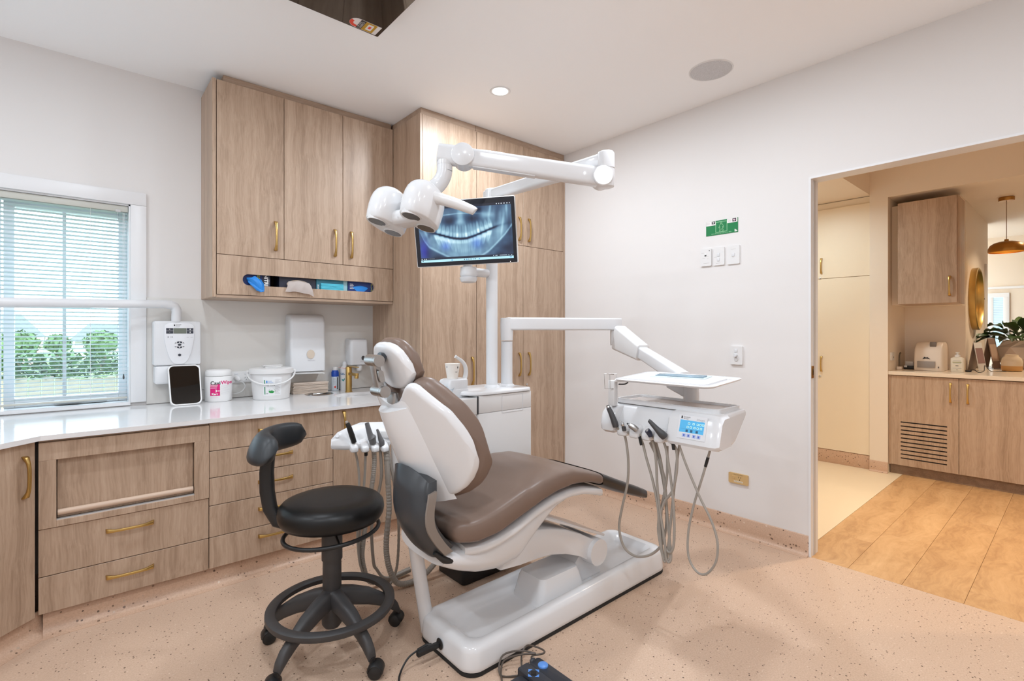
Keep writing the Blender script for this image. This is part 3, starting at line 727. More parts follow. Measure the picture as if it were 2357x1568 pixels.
cyl_text('lettering', 'Disinfecting', 0.0085, TC, TR + .0004, af - 0.60, BZ + 0.106, WP, wt, 1, 'LEFT', 0.0002)
cyl_text('lettering', 'Towelettes', 0.0085, TC, TR + .0004, af - 0.60, BZ + 0.0965, WP, wt, 1, 'LEFT', 0.0002)
for k in range(2): cyl_patch('print_line', TC, TR + .0003, af - 0.60, af - 0.12, BZ + 0.083 + k * .005, BZ + 0.085 + k * .005, mat('pale_pink', rgb(238, 160, 200)), wt, 6)
cyl_text('lettering', '3', 0.021, TC, TR + .0004, af - 0.24, BZ + 0.069, WP, wt, 1, 'LEFT', 0.0006)
cyl_text('lettering', 'MIN', 0.0085, TC, TR + .0004, af - 0.09, BZ + 0.069, WP, wt, 1, 'LEFT', 0.0002)
cyl_text('lettering', 'Kerr', 0.017, TC, TR + .0004, af - 0.50, BZ + 0.050, WP, wt, 1.1, 'LEFT', 0.0006)
for k in range(9): cyl_patch('print_line', TC, TR, af + 0.16, af + (0.9 if k % 3 else 0.75), BZ + 0.047 + k * .0065, BZ + 0.0485 + k * .0065, mat('ink_pale', rgb(206, 206, 208)), wt, 6)
cyl_patch('print_line', TC, TR, af - 0.6, af - 0.02, BZ + 0.027, BZ + 0.0285, mat('pale_pink', rgb(238, 160, 200)), wt, 6)
# ---- bucket of wipes
KC = (0.958, 3.505)
bk = thing('wipes_bucket', 'white plastic bucket of wipes with bail handle and green label', 'bucket', (KC[0], KC[1], BZ))
B().lathe([(0.104, 0), (0.108, 0.004), (0.122, 0.165), (0.120, 0.166)], (KC[0], KC[1], BZ), 44).out('bucket_body', WHITES, bk)
B().lathe([(0.122, 0.166), (0.133, 0.167), (0.134, 0.175), (0.132, 0.196), (0.128, 0.199), (0.09, 0.2005), (0.05, 0.201)], (KC[0], KC[1], BZ), 44).out('lid', WHITES, bk)
B().box((KC[0] - 0.045, KC[1] - 0.03, BZ + 0.2012), (KC[0] + 0.055, KC[1] + 0.03, BZ + 0.214), 0.004).out('dispensing_flap', WHITES, bk)
B().box((KC[0] - 0.052, KC[1] - 0.034, BZ + 0.214), (KC[0] + 0.06, KC[1] + 0.034, BZ + 0.2175), 0.001).out('flap_top', WHITES, bk)
ak = math.atan2(-KC[1], -KC[0]); tx = Vector((-math.sin(ak), math.cos(ak), 0)); fx = Vector((math.cos(ak), math.sin(ak), 0))
kc = Vector((KC[0], KC[1], 0)); hp = []
for k in range(17):
    t = -1 + 2 * k / 16
    hp.append(kc + tx * (0.141 * math.sin(t * PI / 2) if abs(t) < 1 else 0.141 * t) + fx * (0.128 * math.cos(t * PI / 2) ** 0.8 if abs(t) < 1 else 0) + Vector((0, 0, BZ + 0.178 - 0.078 * math.cos(t * PI / 2))))
B().tube(hp, 0.0052, 10, True, 3).out('bail_handle', WHITES, bk)
for sgn in (-1, 1): B().ball(kc + tx * (0.138 * sgn) + Vector((0, 0, BZ + 0.178)), 0.010, 12, 8).out('bail_lug', WHITES, bk)
kr = lambda z: 0.108 + 0.014 * (z - 0.004) / 0.161
def kpatch(nm, a0, a1, z0, z1, m, lift=0.0006): cyl_patch(nm, KC, kr(z0), ak + a0, ak + a1, BZ + z0, BZ + z1, m, bk, 8, lift, kr(z1))
kpatch('label', -0.42, 0.52, 0.030, 0.150, mat('label_white', rgb(234, 236, 238), 0.35), 0.0004)
kpatch('label_stripe', -0.36, -0.31, 0.038, 0.086, LGREEN); kpatch('label_stripe', -0.36, -0.31, 0.098, 0.130, LGREEN)
cyl_text('lettering', 'FD 366', 0.018, KC, kr(0.1) + .001, ak - 0.28, BZ + 0.098, INK, bk, 1, 'LEFT', 0.0003)
cyl_text('lettering', 'DURR', 0.008, KC, kr(.11) + .001, ak - 0.16, BZ + 0.122, LBLUE, bk, 1, 'LEFT'); cyl_text('lettering', 'DENTAL', 0.008, KC, kr(.11) + .001, ak - 0.16, BZ + 0.113, LBLUE, bk, 1, 'LEFT')
kpatch('emblem', -0.26, -0.19, 0.110, 0.126, LBLUE)
cyl_text('lettering', '100', 0.008, KC, kr(.04) + .001, ak - 0.28, BZ + 0.043, INK, bk, 1, 'LEFT')
for k in range(16): kpatch('print_line', 0.18, 0.46 - 0.05 * (k % 3), 0.040 + k * .006, 0.0425 + k * .006, MATS['ink_pale'], 0.0008)
# leaf hand emblem
P = [(-.018, .0), (-.012, -.008), (.006, -.010), (.014, -.002), (.012, .004), (.006, .002), (.004, .012), (.0, .002), (-.004, .014), (-.006, .003), (-.012, .008)]
b = B(); b.loft([[Vector((KC[0] + (kr(.055) + l) * math.cos(ak + .02 + a / .11), KC[1] + (kr(.055) + l) * math.sin(ak + .02 + a / .11), BZ + .055 + c)) for a, c in P] for l in (0.0005, 0.0012)]); b.out('emblem', mat('leaf_green', rgb(36, 150, 70), .4), bk, False)
b = B(); b.tube([Vector((KC[0] + (kr(.06) + .001) * math.cos(ak + .03 + .018 / .11 * math.cos(a)), KC[1] + (kr(.06) + .001) * math.sin(ak + .03 + .018 / .11 * math.cos(a)), BZ + .058 + .018 * math.sin(a))) for a in [PI * (-.1 + 1.1 * k / 12) for k in range(13)]], 0.0006, 5, True, 0); b.out('emblem_arc', MATS['leaf_green'], bk)
# ---- paper towel dispenser
pt = thing('paper_towel_dispenser', 'tall white paper towel dispenser on the wall with round window', 'dispenser', (1.225, 3.685, 1.00))
def disp(parent, x0, x1, z0, z1, yf, yb, m, r=0.02, topslope=0.03):
    b = B(); rings = []
    prof = [(z0, yf, 1.0), (z0 + 0.25 * (z1 - z0), yf - 0.002, 1.0), (z0 + 0.85 * (z1 - z0), yf + 0.006, 1.0), (z0 + 0.95 * (z1 - z0), yf + 0.014, 0.985), (z1 - 0.006, yf + 0.028, 0.96), (z1, yf + 0.045, 0.90)]
    for z, y, f in prof:
        w = (x1 - x0) * f; cxm = (x0 + x1) / 2
        o = [(cxm - w / 2, yb), (cxm + w / 2, yb)] + [(cxm + w / 2 - r + r * math.cos(a), y + r - r * math.sin(a)) for a in [PI / 2 * k / 5 for k in range(6)]] + [(cxm - w / 2 + r - r * math.sin(a), y + r - r * math.cos(a)) for a in [PI / 2 * k / 5 for k in range(6)]]
        rings.append([(a, c, z) for a, c in o])
    b.loft(rings); return b.out('cover', m, parent, True, 45)
disp(pt, 1.098, 1.340, 1.022, 1.420, 3.570, 3.684, WHITEC)
b = B(); b.box((1.110, 3.585, 1.000), (1.328, 3.684, 1.020), 0.004); b.out('outlet', GREY, pt)
B().tube([(1.115, 3.578, 1.010), (1.315, 3.578, 1.003), (1.327, 3.582, 0.996)], 0.004, 8).out('lip', WHITES, pt)
plate((1.232, 3.5665, 1.140), BXV, BZV, [(0.027 * math.cos(a), 0.031 * math.sin(a)) for a in [2 * PI * k / 32 for k in range(32)]], 0.003).out('window', mat('paper_beige', rgb(206, 192, 176), 0.25), pt, False)
text('lettering', 'Kimberly-Clark', 0.0085, (1.237, 3.5665, 1.097), BXV, BZV, INKG, pt, 'CENTER')
# ---- soap dispenser
sd = thing('soap_dispenser', 'small white soap dispenser on the wall near the tall cupboard', 'dispenser', (1.60, 3.685, 1.00))
disp(sd, 1.530, 1.672, 1.050, 1.246, 3.585, 3.684, WHITEC, 0.024)
B().lathe([(0.016, 0), (0.020, 0.008), (0.022, 0.034), (0.016, 0.045)], (1.612, 3.618, 1.003), 20).out('nozzle', WHITES, sd)
plate((1.625, 3.5815, 1.100), BXV, BZV, [(0.0125 * math.cos(a), 0.0165 * math.sin(a)) for a in [2 * PI * k / 24 for k in range(24)]], 0.003).out('window', DARKG, sd, False)
text('lettering', 'Kimberly-Clark', 0.006, (1.622, 3.5815, 1.073), BXV, BZV, INKG, sd, 'CENTER')
# ---- power outlet with plugged cord
go = thing('power_outlet', 'white double power outlet on the splashback behind the wipes tub', 'socket', (0.82, 3.685, 0.952))
yg = 3.6845
o = rrect(0.120, 0.074, 0.004, 3); plate((0.817, yg, 0.999), BXV, BZV, o, 0.009).out('plate', WHITES, go, True)
for x in (0.787, 0.848): B().box((x - 0.011, yg - 0.0115, 1.015), (x + 0.011, yg - 0.009, 1.028), 0.0015).out('rocker', WHITEC, go)
for dx, dz, rot in [(-0.007, 0.004, 0.5), (0.007, 0.004, -0.5), (0, -0.009, 0)]: B(Matrix.Translation((0.848 + dx, yg - 0.0095, 0.988 + dz)) @ Matrix.Rotation(rot, 4, 'Y')).box((-0.0011, -0.0004, -0.004), (0.0011, 0.0004, 0.004)).out('slot', INK, go, False)
plate((0.869, yg - 0.009, 1.029), BXV, BZV, [(0.0035 * math.cos(a), 0.0035 * math.sin(a)) for a in [2 * PI * k / 12 for k in range(12)]], 0.0006).out('screw_cap', INK, go, False)
pc = thing('mains_cable', 'white plug and cord trailing from the outlet to the bench', 'cord', (0.80, 3.66, BZ))
b = B(); b.tube([(0.787, yg - 0.010, 0.995), (0.792, yg - 0.030, 0.990), (0.803, yg - 0.040, 0.978)], [0.015, 0.0165, 0.009], 12); b.out('plug', WHITES, pc)
B().tube([(0.803, yg - 0.040, 0.978), (0.826, yg - 0.045, 0.958), (0.832, yg - 0.045, 0.935), (0.812, yg - 0.04, 0.905), (0.775, yg - 0.022, 0.892), (0.70, yg - 0.0045, 0.900), (0.62, yg - 0.0045, 0.93), (0.585, yg - 0.0045, 0.942)], 0.0032, 8).out('cable', WHITES, pc)
# ---- folded paper towels
NAP = mat('paper_tan', rgb(206, 190, 176), 0.8)
nk = thing('paper_towel_stack', 'stack of folded beige paper towels lying on the bench', 'paper towels', (1.24, 3.63, BZ))
for k in range(10):
    dx = random.uniform(-.003, .003); dy = random.uniform(-.003, .003)
    b = B(Matrix.Translation((1.245 + dx, 3.627 + dy, BZ + 0.0005 + k * 0.0078)) @ Matrix.Rotation(random.uniform(-.015, .015) - 0.1, 4, 'Z'))
    b.box((-0.118, -0.046, 0), (0.118, 0.046, 0.0072), 0.0028, 2); b.out('paper_towel', NAP, nk)
# ---- waste chute ring
wr = thing('waste_chute', 'round chrome rimmed waste chute opening in the bench top', 'waste chute', (1.275, 3.525, BZ))
B().lathe([(0.074, 0.0006), (0.078, 0.005), (0.090, 0.005), (0.095, 0.0003)], (1.275, 3.525, BZ), 48, cap=False).out('chrome_rim', CHROME, wr)
B().lathe([(0.076, 0.0009), (0.0, 0.0010)], (1.275, 3.525, BZ), 40, cap=False).out('opening', BLACKP, wr)  # dark disc paints the shade inside the chute, bench is not cut
B().tube([(1.225, 3.50, BZ + .004), (1.30, 3.50, BZ + .006), (1.335, 3.53, BZ + .004)], 0.004, 8).out('flap_edge', CHROME, wr)
# ---- spray can and bottle
sc_ = thing('spray_can', 'slim white and blue spray can standing behind the bench near the tap', 'can', (1.436, 3.645, BZ))
B().lathe([(0.024, 0), (0.0265, 0.003), (0.0265, 0.105)], (1.436, 3.645, BZ), 28).out('can_body', mat('can_pale', rgb(206, 218, 228), 0.25), sc_)
B().lathe([(0.0268, 0.105), (0.0268, 0.135), (0.022, 0.148), (0.0185, 0.151)], (1.436, 3.645, BZ), 28).out('blue_shoulder', mat('can_blue', rgb(24, 72, 170), 0.25), sc_)
B().lathe([(0.018, 0.151), (0.018, 0.170), (0.014, 0.175)], (1.436, 3.645, BZ), 24).out('cap', WHITES, sc_)
ac = math.atan2(-3.645, -1.436)
b = B(); P = [(0, .011), (.008, 0), (0, -.011), (-.008, 0)]
b.loft([[Vector((1.436 + (0.0266 + l) * math.cos(ac + a / .0265), 3.645 + (0.0266 + l) * math.sin(ac + a / .0265), BZ + .030 + c)) for a, c in P] for l in (0, 0.0006)]); b.out('hazard_diamond', mat('hazard_red', rgb(206, 60, 48), .4), sc_, False)
for k in range(6): cyl_patch('print_line', (1.436, 3.645), 0.0266, ac - 0.6, ac + 0.2, BZ + 0.05 + k * .008, BZ + 0.053 + k * .008, INKG, sc_, 6)
cyl_patch('print_line', (1.436, 3.645), 0.0266, ac + 0.5, ac + 0.75, BZ + 0.012, BZ + 0.10, INK, sc_, 4)
B().tube([(1.452, 3.62, BZ + .172), (1.49, 3.61, BZ + .164), (1.52, 3.60, BZ + .162)], 0.0012, 6).out('red_straw', MATS['hazard_red'], sc_)
gb = thing('gel_bottle', 'white gel bottle with rounded cap between spray can and tap', 'bottle', (1.508, 3.645, BZ))
B().lathe([(0.030, 0), (0.033, 0.004), (0.033, 0.150), (0.030, 0.166), (0.017, 0.178)], (1.508, 3.645, BZ), 28).out('bottle_body', WHITES, gb)
B().lathe([(0.016, 0.178), (0.0155, 0.200), (0.011, 0.210), (0.004, 0.214)], (1.508, 3.645, BZ), 24).out('cap', WHITEC, gb)
ag = math.atan2(-3.645, -1.508)
cyl_text('lettering', 'GEL 7', 0.020, (1.508, 3.645), 0.033, ag - 0.2, BZ + 0.122, mat('label_teal', rgb(70, 120, 160)), gb, 1, 'CENTER', 0.0005)
b = B(); P = [(-.012, .004), (0, -.003), (.012, .012), (.010, -.004), (.002, -.016), (-.008, -.008)]
b.loft([[Vector((1.508 + (0.0332 + l) * math.cos(ag - .3 + a / .033), 3.645 + (0.0332 + l) * math.sin(ag - .3 + a / .033), BZ + .082 + c)) for a, c in P] for l in (0, 0.0006)]); b.out('emblem', mat('leaf_teal', rgb(40, 140, 140), .4), gb, False)
# ---- brass tap
tp = thing('basin_tap', 'brushed brass mixer tap standing behind the basin', 'tap', (1.484, 3.512, BZ))
B().lathe([(0.026, 0), (0.026, 0.004), (0.0215, 0.005), (0.0215, 0.178), (0.020, 0.181)], (1.484, 3.512, BZ), 32).out('tap_body', BRASS, tp)
b = B(); b.box((1.472, 3.365, BZ + 0.122), (1.496, 3.512, BZ + 0.142), 0.004); b.out('spout', BRASS, tp)
B().lathe([(0.013, 0), (0.014, 0.012), (0.012, 0.018)], (1.484, 3.378, BZ + 0.106), 20).out('aerator', BRASS, tp)
b = B(); b.box((1.472, 3.36, BZ + 0.1825), (1.496, 3.53, BZ + 0.1885), 0.002); b.out('lever', BRASS, tp)
# ---- boxes seen through the dispenser slot
def carton(nm, lab, x0, x1, m, yf=3.371):
    t = thing(nm, lab, 'box', ((x0 + x1) / 2, yf + 0.06, 1.5185))
    B().box((x0, yf, 1.519), (x1, yf + 0.12, 1.715), 0.001).out('carton', m, t, False)
    return t
NAVY = mat('carton_navy', rgb(22, 48, 110), 0.4); NAVYD = mat('carton_ink', rgb(38, 42, 60), 0.4); GLOVE = mat('glove_blue', rgb(30, 130, 214), 0.45)
YEL = mat('carton_yellow', rgb(190, 196, 60), 0.4)
gx = carton('glove_box', 'blue nitrile glove box at the left end of the dispenser slot', 0.70, 0.914, NAVY)
B().box((0.868, 3.3698, 1.52), (0.913, 3.371, 1.714)).out('dark_band', NAVYD, gx, False)
text('lettering', 'NITRILE', 0.030, (0.889, 3.3692, 1.605), (0, 0, -1), (1, 0, 0), WP, gx, 'CENTER', bold=0.001)
text('lettering', 'GLOVES', 0.022, (0.846, 3.3705, 1.622), (0, 0, -1), (1, 0, 0), YEL, gx, 'CENTER', bold=0.0008)
text('lettering', '100 pcs', 0.012, (0.906, 3.3692, 1.61), (0, 0, -1), (1, 0, 0), INKG, gx, 'CENTER')
gv = B(); rr_ = random.Random(3); rings = []
for k, (y, z, w, h) in enumerate([(3.372, 1.610, .030, .018), (3.350, 1.614, .040, .020), (3.330, 1.600, .036, .020), (3.318, 1.575, .028, .018), (3.314, 1.552, .020, .010), (3.314, 1.545, .012, .004)]):
    x = 0.812 + [0, .002, .012, .026, .034, .036][k]
    rings.append([(x + w * math.cos(a) * (1 + .22 * math.sin(3 * a + k)), y + h * .5 * math.cos(2 * a), z + h * math.sin(a) * (1 + .25 * math.sin(5 * a + k))) for a in [2 * PI * q / 20 for q in range(20)]])
gv.loft(rings); tag(gv.out('rubber_glove', GLOVE, None), 'blue rubber glove pulled half out of the left dispenser box', 'glove')
tb = carton('tissue_box', 'dark navy tissue box in the dispenser slot with white tissue', 0.968, 1.198, NAVYD)
plate((1.083, 3.371, 1.605), BXV, BZV, [(0.070 * math.cos(a), 0.028 * math.sin(a)) for a in [2 * PI * q / 28 for q in range(28)]], 0.001).out('opening_rim', mat('paper_beige', (0.6, 0.5, 0.43, 1)), tb, False)
ti = B(); rows = []
for s_, (y, z) in enumerate([(3.372, 1.622), (3.352, 1.626), (3.335, 1.612), (3.330, 1.592), (3.328, 1.570), (3.331, 1.553)]):
    rows.append([(1.083 + (0.060 + 0.006 * s_) * t, y - 0.006 * (1 - t * t) + 0.003 * math.sin(9 * t + s_), z - 0.010 * abs(t) ** 2 - 0.014 * (t + 0.2) * s_ / 6 + 0.002 * math.sin(7 * t + 2 * s_)) for t in [-1 + 2 * q / 18 for q in range(19)]])
ti.loft(rows, closed=False)
bmesh.ops.solidify(ti.bm, geom=ti.bm.faces[:], thickness=0.0012)
tag(ti.out('tissue', mat('tissue_white', rgb(232, 224, 220), 0.9), None, True, 80), 'white tissue hanging out of the dispenser slot', 'tissue')
mb_ = carton('mask_box', 'teal box of face masks in the dispenser slot', 1.202, 1.416, mat('carton_teal', rgb(58, 128, 150), 0.4))
text('lettering', 'MASK', 0.016, (1.214, 3.3705, 1.595), (0, 0, 1), (-1, 0, 0), WP, mb_, 'CENTER')
for k in range(6): B().box((1.228, 3.3560 + 0.0012 * (k % 2), 1.572 + k * 0.0085), (1.382, 3.3705, 1.5795 + k * 0.0085), 0.0015).out('face_mask', mat('mask_cyan', rgb(84, 192, 216), 0.7), mb_)
B().box((1.386, 3.3698, 1.53), (1.412, 3.371, 1.70)).out('label', mat('carton_pale', rgb(150, 190, 200), 0.4), mb_, False)
gx2 = carton('glove_box', 'blue nitrile glove box at the right end of the dispenser slot', 1.420, 1.64, NAVY)
for k in range(4): B().box((1.432, 3.3702, 1.597 + k * 0.0105), (1.460 - .004 * (k % 2), 3.371, 1.6005 + k * 0.0105)).out('print_line', WP, gx2, False)
text('lettering', 'GLOVES', 0.016, (1.592, 3.3702, 1.612), (0, 0, -1), (1, 0, 0), YEL, gx2, 'CENTER')
P = [(1.480 + .05 * math.cos(a) * (1 + .2 * math.sin(3 * a)) + .03, 1.600 + .022 * math.sin(a)) for a in [2 * PI * q / 24 for q in range(24)]]
B().prism([Vector((a, 3.3705, c)) for a, c in P], (0, 0.001, 0)).out('printed_hand', GLOVE, gx2, False)

# ---- venetian blind
bl = thing('window_blind', 'pale blue grey venetian blind lowered in the window', 'blind', (-0.37, YB + 0.045, 0.90))
BLC = mat('blind_slat', rgb(206, 218, 222), 0.35)
B().box((WX0 + 0.012, YB + 0.012, 2.000), (WX1 - 0.010, YB + 0.050, 2.036), 0.003).out('head_rail', mat('blind_rail', rgb(196, 196, 188), 0.4), bl)
B().box((WX0 + 0.014, YB + 0.018, 0.905), (WX1 - 0.012, YB + 0.044, 0.916), 0.003).out('bottom_rail', MATS['blind_rail'], bl)
sm = None
z = 0.930; k = 0
while z < 1.995:
    if sm is None:
        b = B(); rows = []
        for y, dz in [(-0.0125, 0.0022), (-0.006, 0.0034), (0, 0.0038), (0.006, 0.0034), (0.0125, 0.0022)]:
            rows.append([(WX0 + 0.014, YB + 0.031 + y, z + dz - 0.30 * y), (WX1 - 0.012, YB + 0.031 + y, z + dz - 0.30 * y)])
        b.loft(rows, closed=False)
        sm = b.out('slat', BLC, bl)
    else:
        o = sm.copy(); COL.objects.link(o); o.location = sm.location + Vector((0, 0, 0.0226 * k))
    z += 0.0226; k += 1
for x in (0.055, -0.55):
    for dy in (0.018, 0.044): B().tube([(x, YB + dy, 0.91), (x, YB + dy, 2.0)], 0.0009, 5).out('ladder_cord', WHITES, bl)
B().tube([(0.175, YB + 0.008, 1.995), (0.177, YB + 0.008, 1.20)], 0.004, 8).out('tilt_wand', CLEAR, bl)
B().box((0.165, YB + 0.006, 1.995), (0.19, YB + 0.014, 2.012), 0.002).out('wand_hook', GREY, bl)
for dx in (0.200, 0.206): B().tube([(dx, YB + 0.010, 1.995), (dx, YB + 0.010, 1.05)], 0.0009, 5).out('pull_cord', WHITES, bl)
B().lathe([(0.003, 0), (0.005, 0.01), (0.002, 0.03)], (0.203, YB + 0.010, 1.02), 10).out('cord_tassel', DARKG, bl)

# ================================================================ DENTAL CHAIR
YC = 1.69
dc = thing('dental_chair', 'white dental chair with brown upholstery and charcoal stool side hinge cover', 'dental chair', (1.75, YC, 0))
# ---- base: long low tub with raised rim
BX0, BX1, BY0, BY1 = 1.09, 2.42, 1.495, 1.875
bcx, bcy = (BX0 + BX1) / 2, (BY0 + BY1) / 2
def bo(inset, r, z, zfun=None):
    P = []
    for a, c in rrect(BX1 - BX0 - 2 * inset, BY1 - BY0 - 2 * inset, r, 8):
        P.append((bcx + a, bcy + c, z if zfun is None else zfun(bcx + a, z)))
    return P
rise = lambda x, z: z + 0.030 * max(0.0, min(1.0, (x - 1.55) / 0.45)) ** 1.0 - 0.010 * max(0.0, min(1.0, (x - 2.1) / 0.3))
B().loft([bo(0.002, 0.063, 0.0), bo(0.0, 0.065, 0.003), bo(0.0, 0.065, 0.016)]).out('base_gasket', RUBBER, dc, True, 30)
# inner recess outline (narrower, runs out towards the foot)
def inner(f, z, zf=None):
    P = []
    for (a, c) in rrect(BX1 - BX0 - 2 * (0.062 + f), BY1 - BY0 - 2 * (0.062 + f), 0.05, 8):
        x = bcx + a; P.append((x, bcy + c, z if zf is None else zf(x, z)))
    return P
b = B()
b.loft([bo(0.003, 0.063, 0.016), bo(0.0, 0.065, 0.020), bo(0.0, 0.065, 0.034), bo(0.004, 0.063, 0.085, rise), bo(0.010, 0.060, 0.101, rise), bo(0.020, 0.055, 0.108, rise), bo(0.034, 0.05, 0.110, rise), bo(0.055, 0.046, 0.106, rise), inner(0.012, 0.092), inner(0.030, 0.075), inner(0.05, 0.068)])
b.out('base', WHITE, dc, True, 50)
# pedestal that the lift arm folds onto
b = B(); rings = []
for z, f in [(0.064, 1.06), (0.080, 1.0), (0.150, 0.88), (0.175, 0.80)]:
    rings.append([(1.70 + a * f, YC - 0.005 + c * f, z) for a, c in rrect(0.30, 0.20, 0.035, 5)])
b.loft(rings).out('pedestal', WHITE, dc, True, 45)
b = B(); b.prism([(1.72, YC - 0.055, 0.069), (2.02, YC - 0.055, 0.069), (1.97, YC - 0.055, 0.20), (1.86, YC - 0.055, 0.20)], (0, 0.14, 0)); b.out('ramp', WHITE, dc, True, 30)
B().tube([(1.93, YC - 0.11, 0.215), (1.93, YC - 0.104, 0.215), (1.93, YC + 0.14, 0.215)], [0.060, 0.064, 0.064], 36).out('pivot_drum', WHITE, dc, True, 40)
B().tube([(1.93, YC - 0.1115, 0.215), (1.93, YC - 0.110, 0.215)], [0.052, 0.056], 36).out('pivot_cap', WHITES, dc, True, 40)
# ---- lift arm: near cheek curved, far plate straight
def strip(profT, profB, y0, y1, bev=0.010, n=None):
    """side outline (top and bottom polylines of x,z) given thickness y0..y1"""
    rings = []
    poly = list(profT) + list(reversed(profB))
    cx_ = sum(p[0] for p in poly) / len(poly); cz_ = sum(p[1] for p in poly) / len(poly)
    def off(d): return [(x + (cx_ - x) * d / max(0.05, math.hypot(x - cx_, z - cz_)), z + (cz_ - z) * d / max(0.05, math.hypot(x - cx_, z - cz_))) for x, z in poly]
    for y, d in ((y0, bev), (y0 + bev * 0.3, bev * 0.3), (y0 + bev, 0), (y1 - bev, 0), (y1 - bev * 0.3, bev * 0.3), (y1, bev)):
        rings.append([(x, y, z) for x, z in off(d)])
    return B().loft(rings)
armT = [(1.40, 0.44), (1.50, 0.43), (1.62, 0.405), (1.72, 0.375), (1.82, 0.33), (1.90, 0.285), (1.955, 0.262)]
armB = [(1.32, 0.31), (1.42, 0.300), (1.52, 0.297), (1.62, 0.285), (1.72, 0.260), (1.82, 0.220), (1.90, 0.172)]
strip(armT, armB, YC - 0.10, YC + 0.13).out('lift_arm', WHITE, dc, True, 50)
b = B(); b.box((-0.27, -0.11, -0.006), (0.27, 0.145, 0.006), 0.003, M=Matrix.Translation((1.74, YC, 0.392)) @ Matrix.Rotation(math.radians(24), 4, 'Y')); b.out('arm_cover', WHITE, dc)
B().tube([(1.135, YC + 0.165, 0.02), (1.06, YC + 0.155, 0.44)], [0.030, 0.028], 20).out('support_post', WHITE, dc)

# ---- seat shell under the cushion
shellT = [(0.93, 0.520), (1.02, 0.500), (1.12, 0.490), (1.22, 0.505), (1.32, 0.535), (1.42, 0.570), (1.52, 0.595), (1.62, 0.605), (1.72, 0.595), (1.80, 0.575), (1.865, 0.555)]
shellB = [(0.93, 0.480), (1.00, 0.430), (1.08, 0.385), (1.18, 0.340), (1.28, 0.318), (1.38, 0.325), (1.47, 0.420), (1.56, 0.520), (1.66, 0.560), (1.76, 0.562), (1.862, 0.535)]
rings = []
for i in range(0, 41):
    t = i / 40; x = 1.005 + t * (1.868 - 1.005)
    zt = interp(x, shellT); zb = interp(x, shellB)
    hw = interp(x, [(0.925, 0.135), (1.05, 0.175), (1.2, 0.185), (1.45, 0.185), (1.6, 0.195), (1.868, 0.190)])
    m = (zt + zb) / 2; h = max(0.012, (zt - zb) / 2)
    ring = []
    for a, c in sellipse(1, 1, 3.2, 32):
        f = 1.0 if c > 0 else 1.0 - 0.30 * (abs(c)) ** 1.5 * min(1, h / 0.08)
        ring.append((x, YC + hw * a * f, m + h * c))
    rings.append(ring)
B().loft(rings).out('seat_shell', WHITE, dc, True, 60)
# side wing line of the shell that follows the cushion
rings = []
for i in range(0, 31):
    t = i / 30; x = 1.09 + t * (1.866 - 1.09)
    zt = interp(x, shellT) + 0.016
    hw = interp(x, [(1.09, 0.170), (1.16, 0.205), (1.3, 0.222), (1.6, 0.215), (1.866, 0.195)])
    rings.append([(x, YC + hw * a, zt - 0.03 + 0.022 * c) for a, c in sellipse(1, 1, 5, 28)])
B().loft(rings).out('seat_tray', WHITE, dc, True, 60)
# ---- seat cushion
top = [(0.93, 0.625), (0.98, 0.608), (1.04, 0.602), (1.12, 0.612), (1.22, 0.645), (1.32, 0.677), (1.43, 0.706), (1.53, 0.715), (1.63, 0.707), (1.73, 0.676), (1.81, 0.650), (1.87, 0.628)]
bot = [(0.93, 0.560), (0.98, 0.540), (1.04, 0.520), (1.12, 0.508), (1.22, 0.522), (1.32, 0.556), (1.43, 0.592), (1.53, 0.614), (1.63, 0.622), (1.73, 0.612), (1.81, 0.592), (1.87, 0.570)]
rings = []
XA = 1.03
xs = [XA + (1.872 - XA) * (i / 48) for i in range(49)]
def crown(x): return interp(x, top), interp(x, bot), interp(x, [(1.03, 0.195), (1.08, 0.222), (1.2, 0.240), (1.4, 0.245), (1.6, 0.238), (1.75, 0.220), (1.872, 0.200)])
for i, x in enumerate(xs):
    zt, zb, hw = crown(x); m = (zt + zb) / 2; h = (zt - zb) / 2
    e = min(1.0, (x - XA) / 0.03 + 0.45, (1.872 - x) / 0.012 + 0.72)
    ring = []
    for a, c in sellipse(1, 1, 4.2, 36):
        z = m + h * c * e
        if c > 0: z += 0.012 * (a * a - 0.35) * (1 if x < 1.35 else 0.3)   # dished seat
        ring.append((x, YC + hw * a * (0.90 + 0.10 * e), z))
    rings.append(ring)
B().loft(rings).out('seat_cushion', BROWN, dc, True, 70)
# ---- foot rest, black
rings = []
for x, z, h, hw in [(1.868, 0.600, 0.033, 0.197), (1.92, 0.577, 0.035, 0.194), (2.05, 0.523, 0.034, 0.184), (2.20, 0.466, 0.030, 0.170), (2.285, 0.433, 0.027, 0.158), (2.294, 0.429, 0.019, 0.150)]:
    rings.append([(x, YC + hw * a, z + h * c) for a, c in sellipse(1, 1, 5, 28)])
B().loft(rings).out('foot_rest', mat('foot_black', rgb(30, 26, 25), 0.35), dc, True, 50)

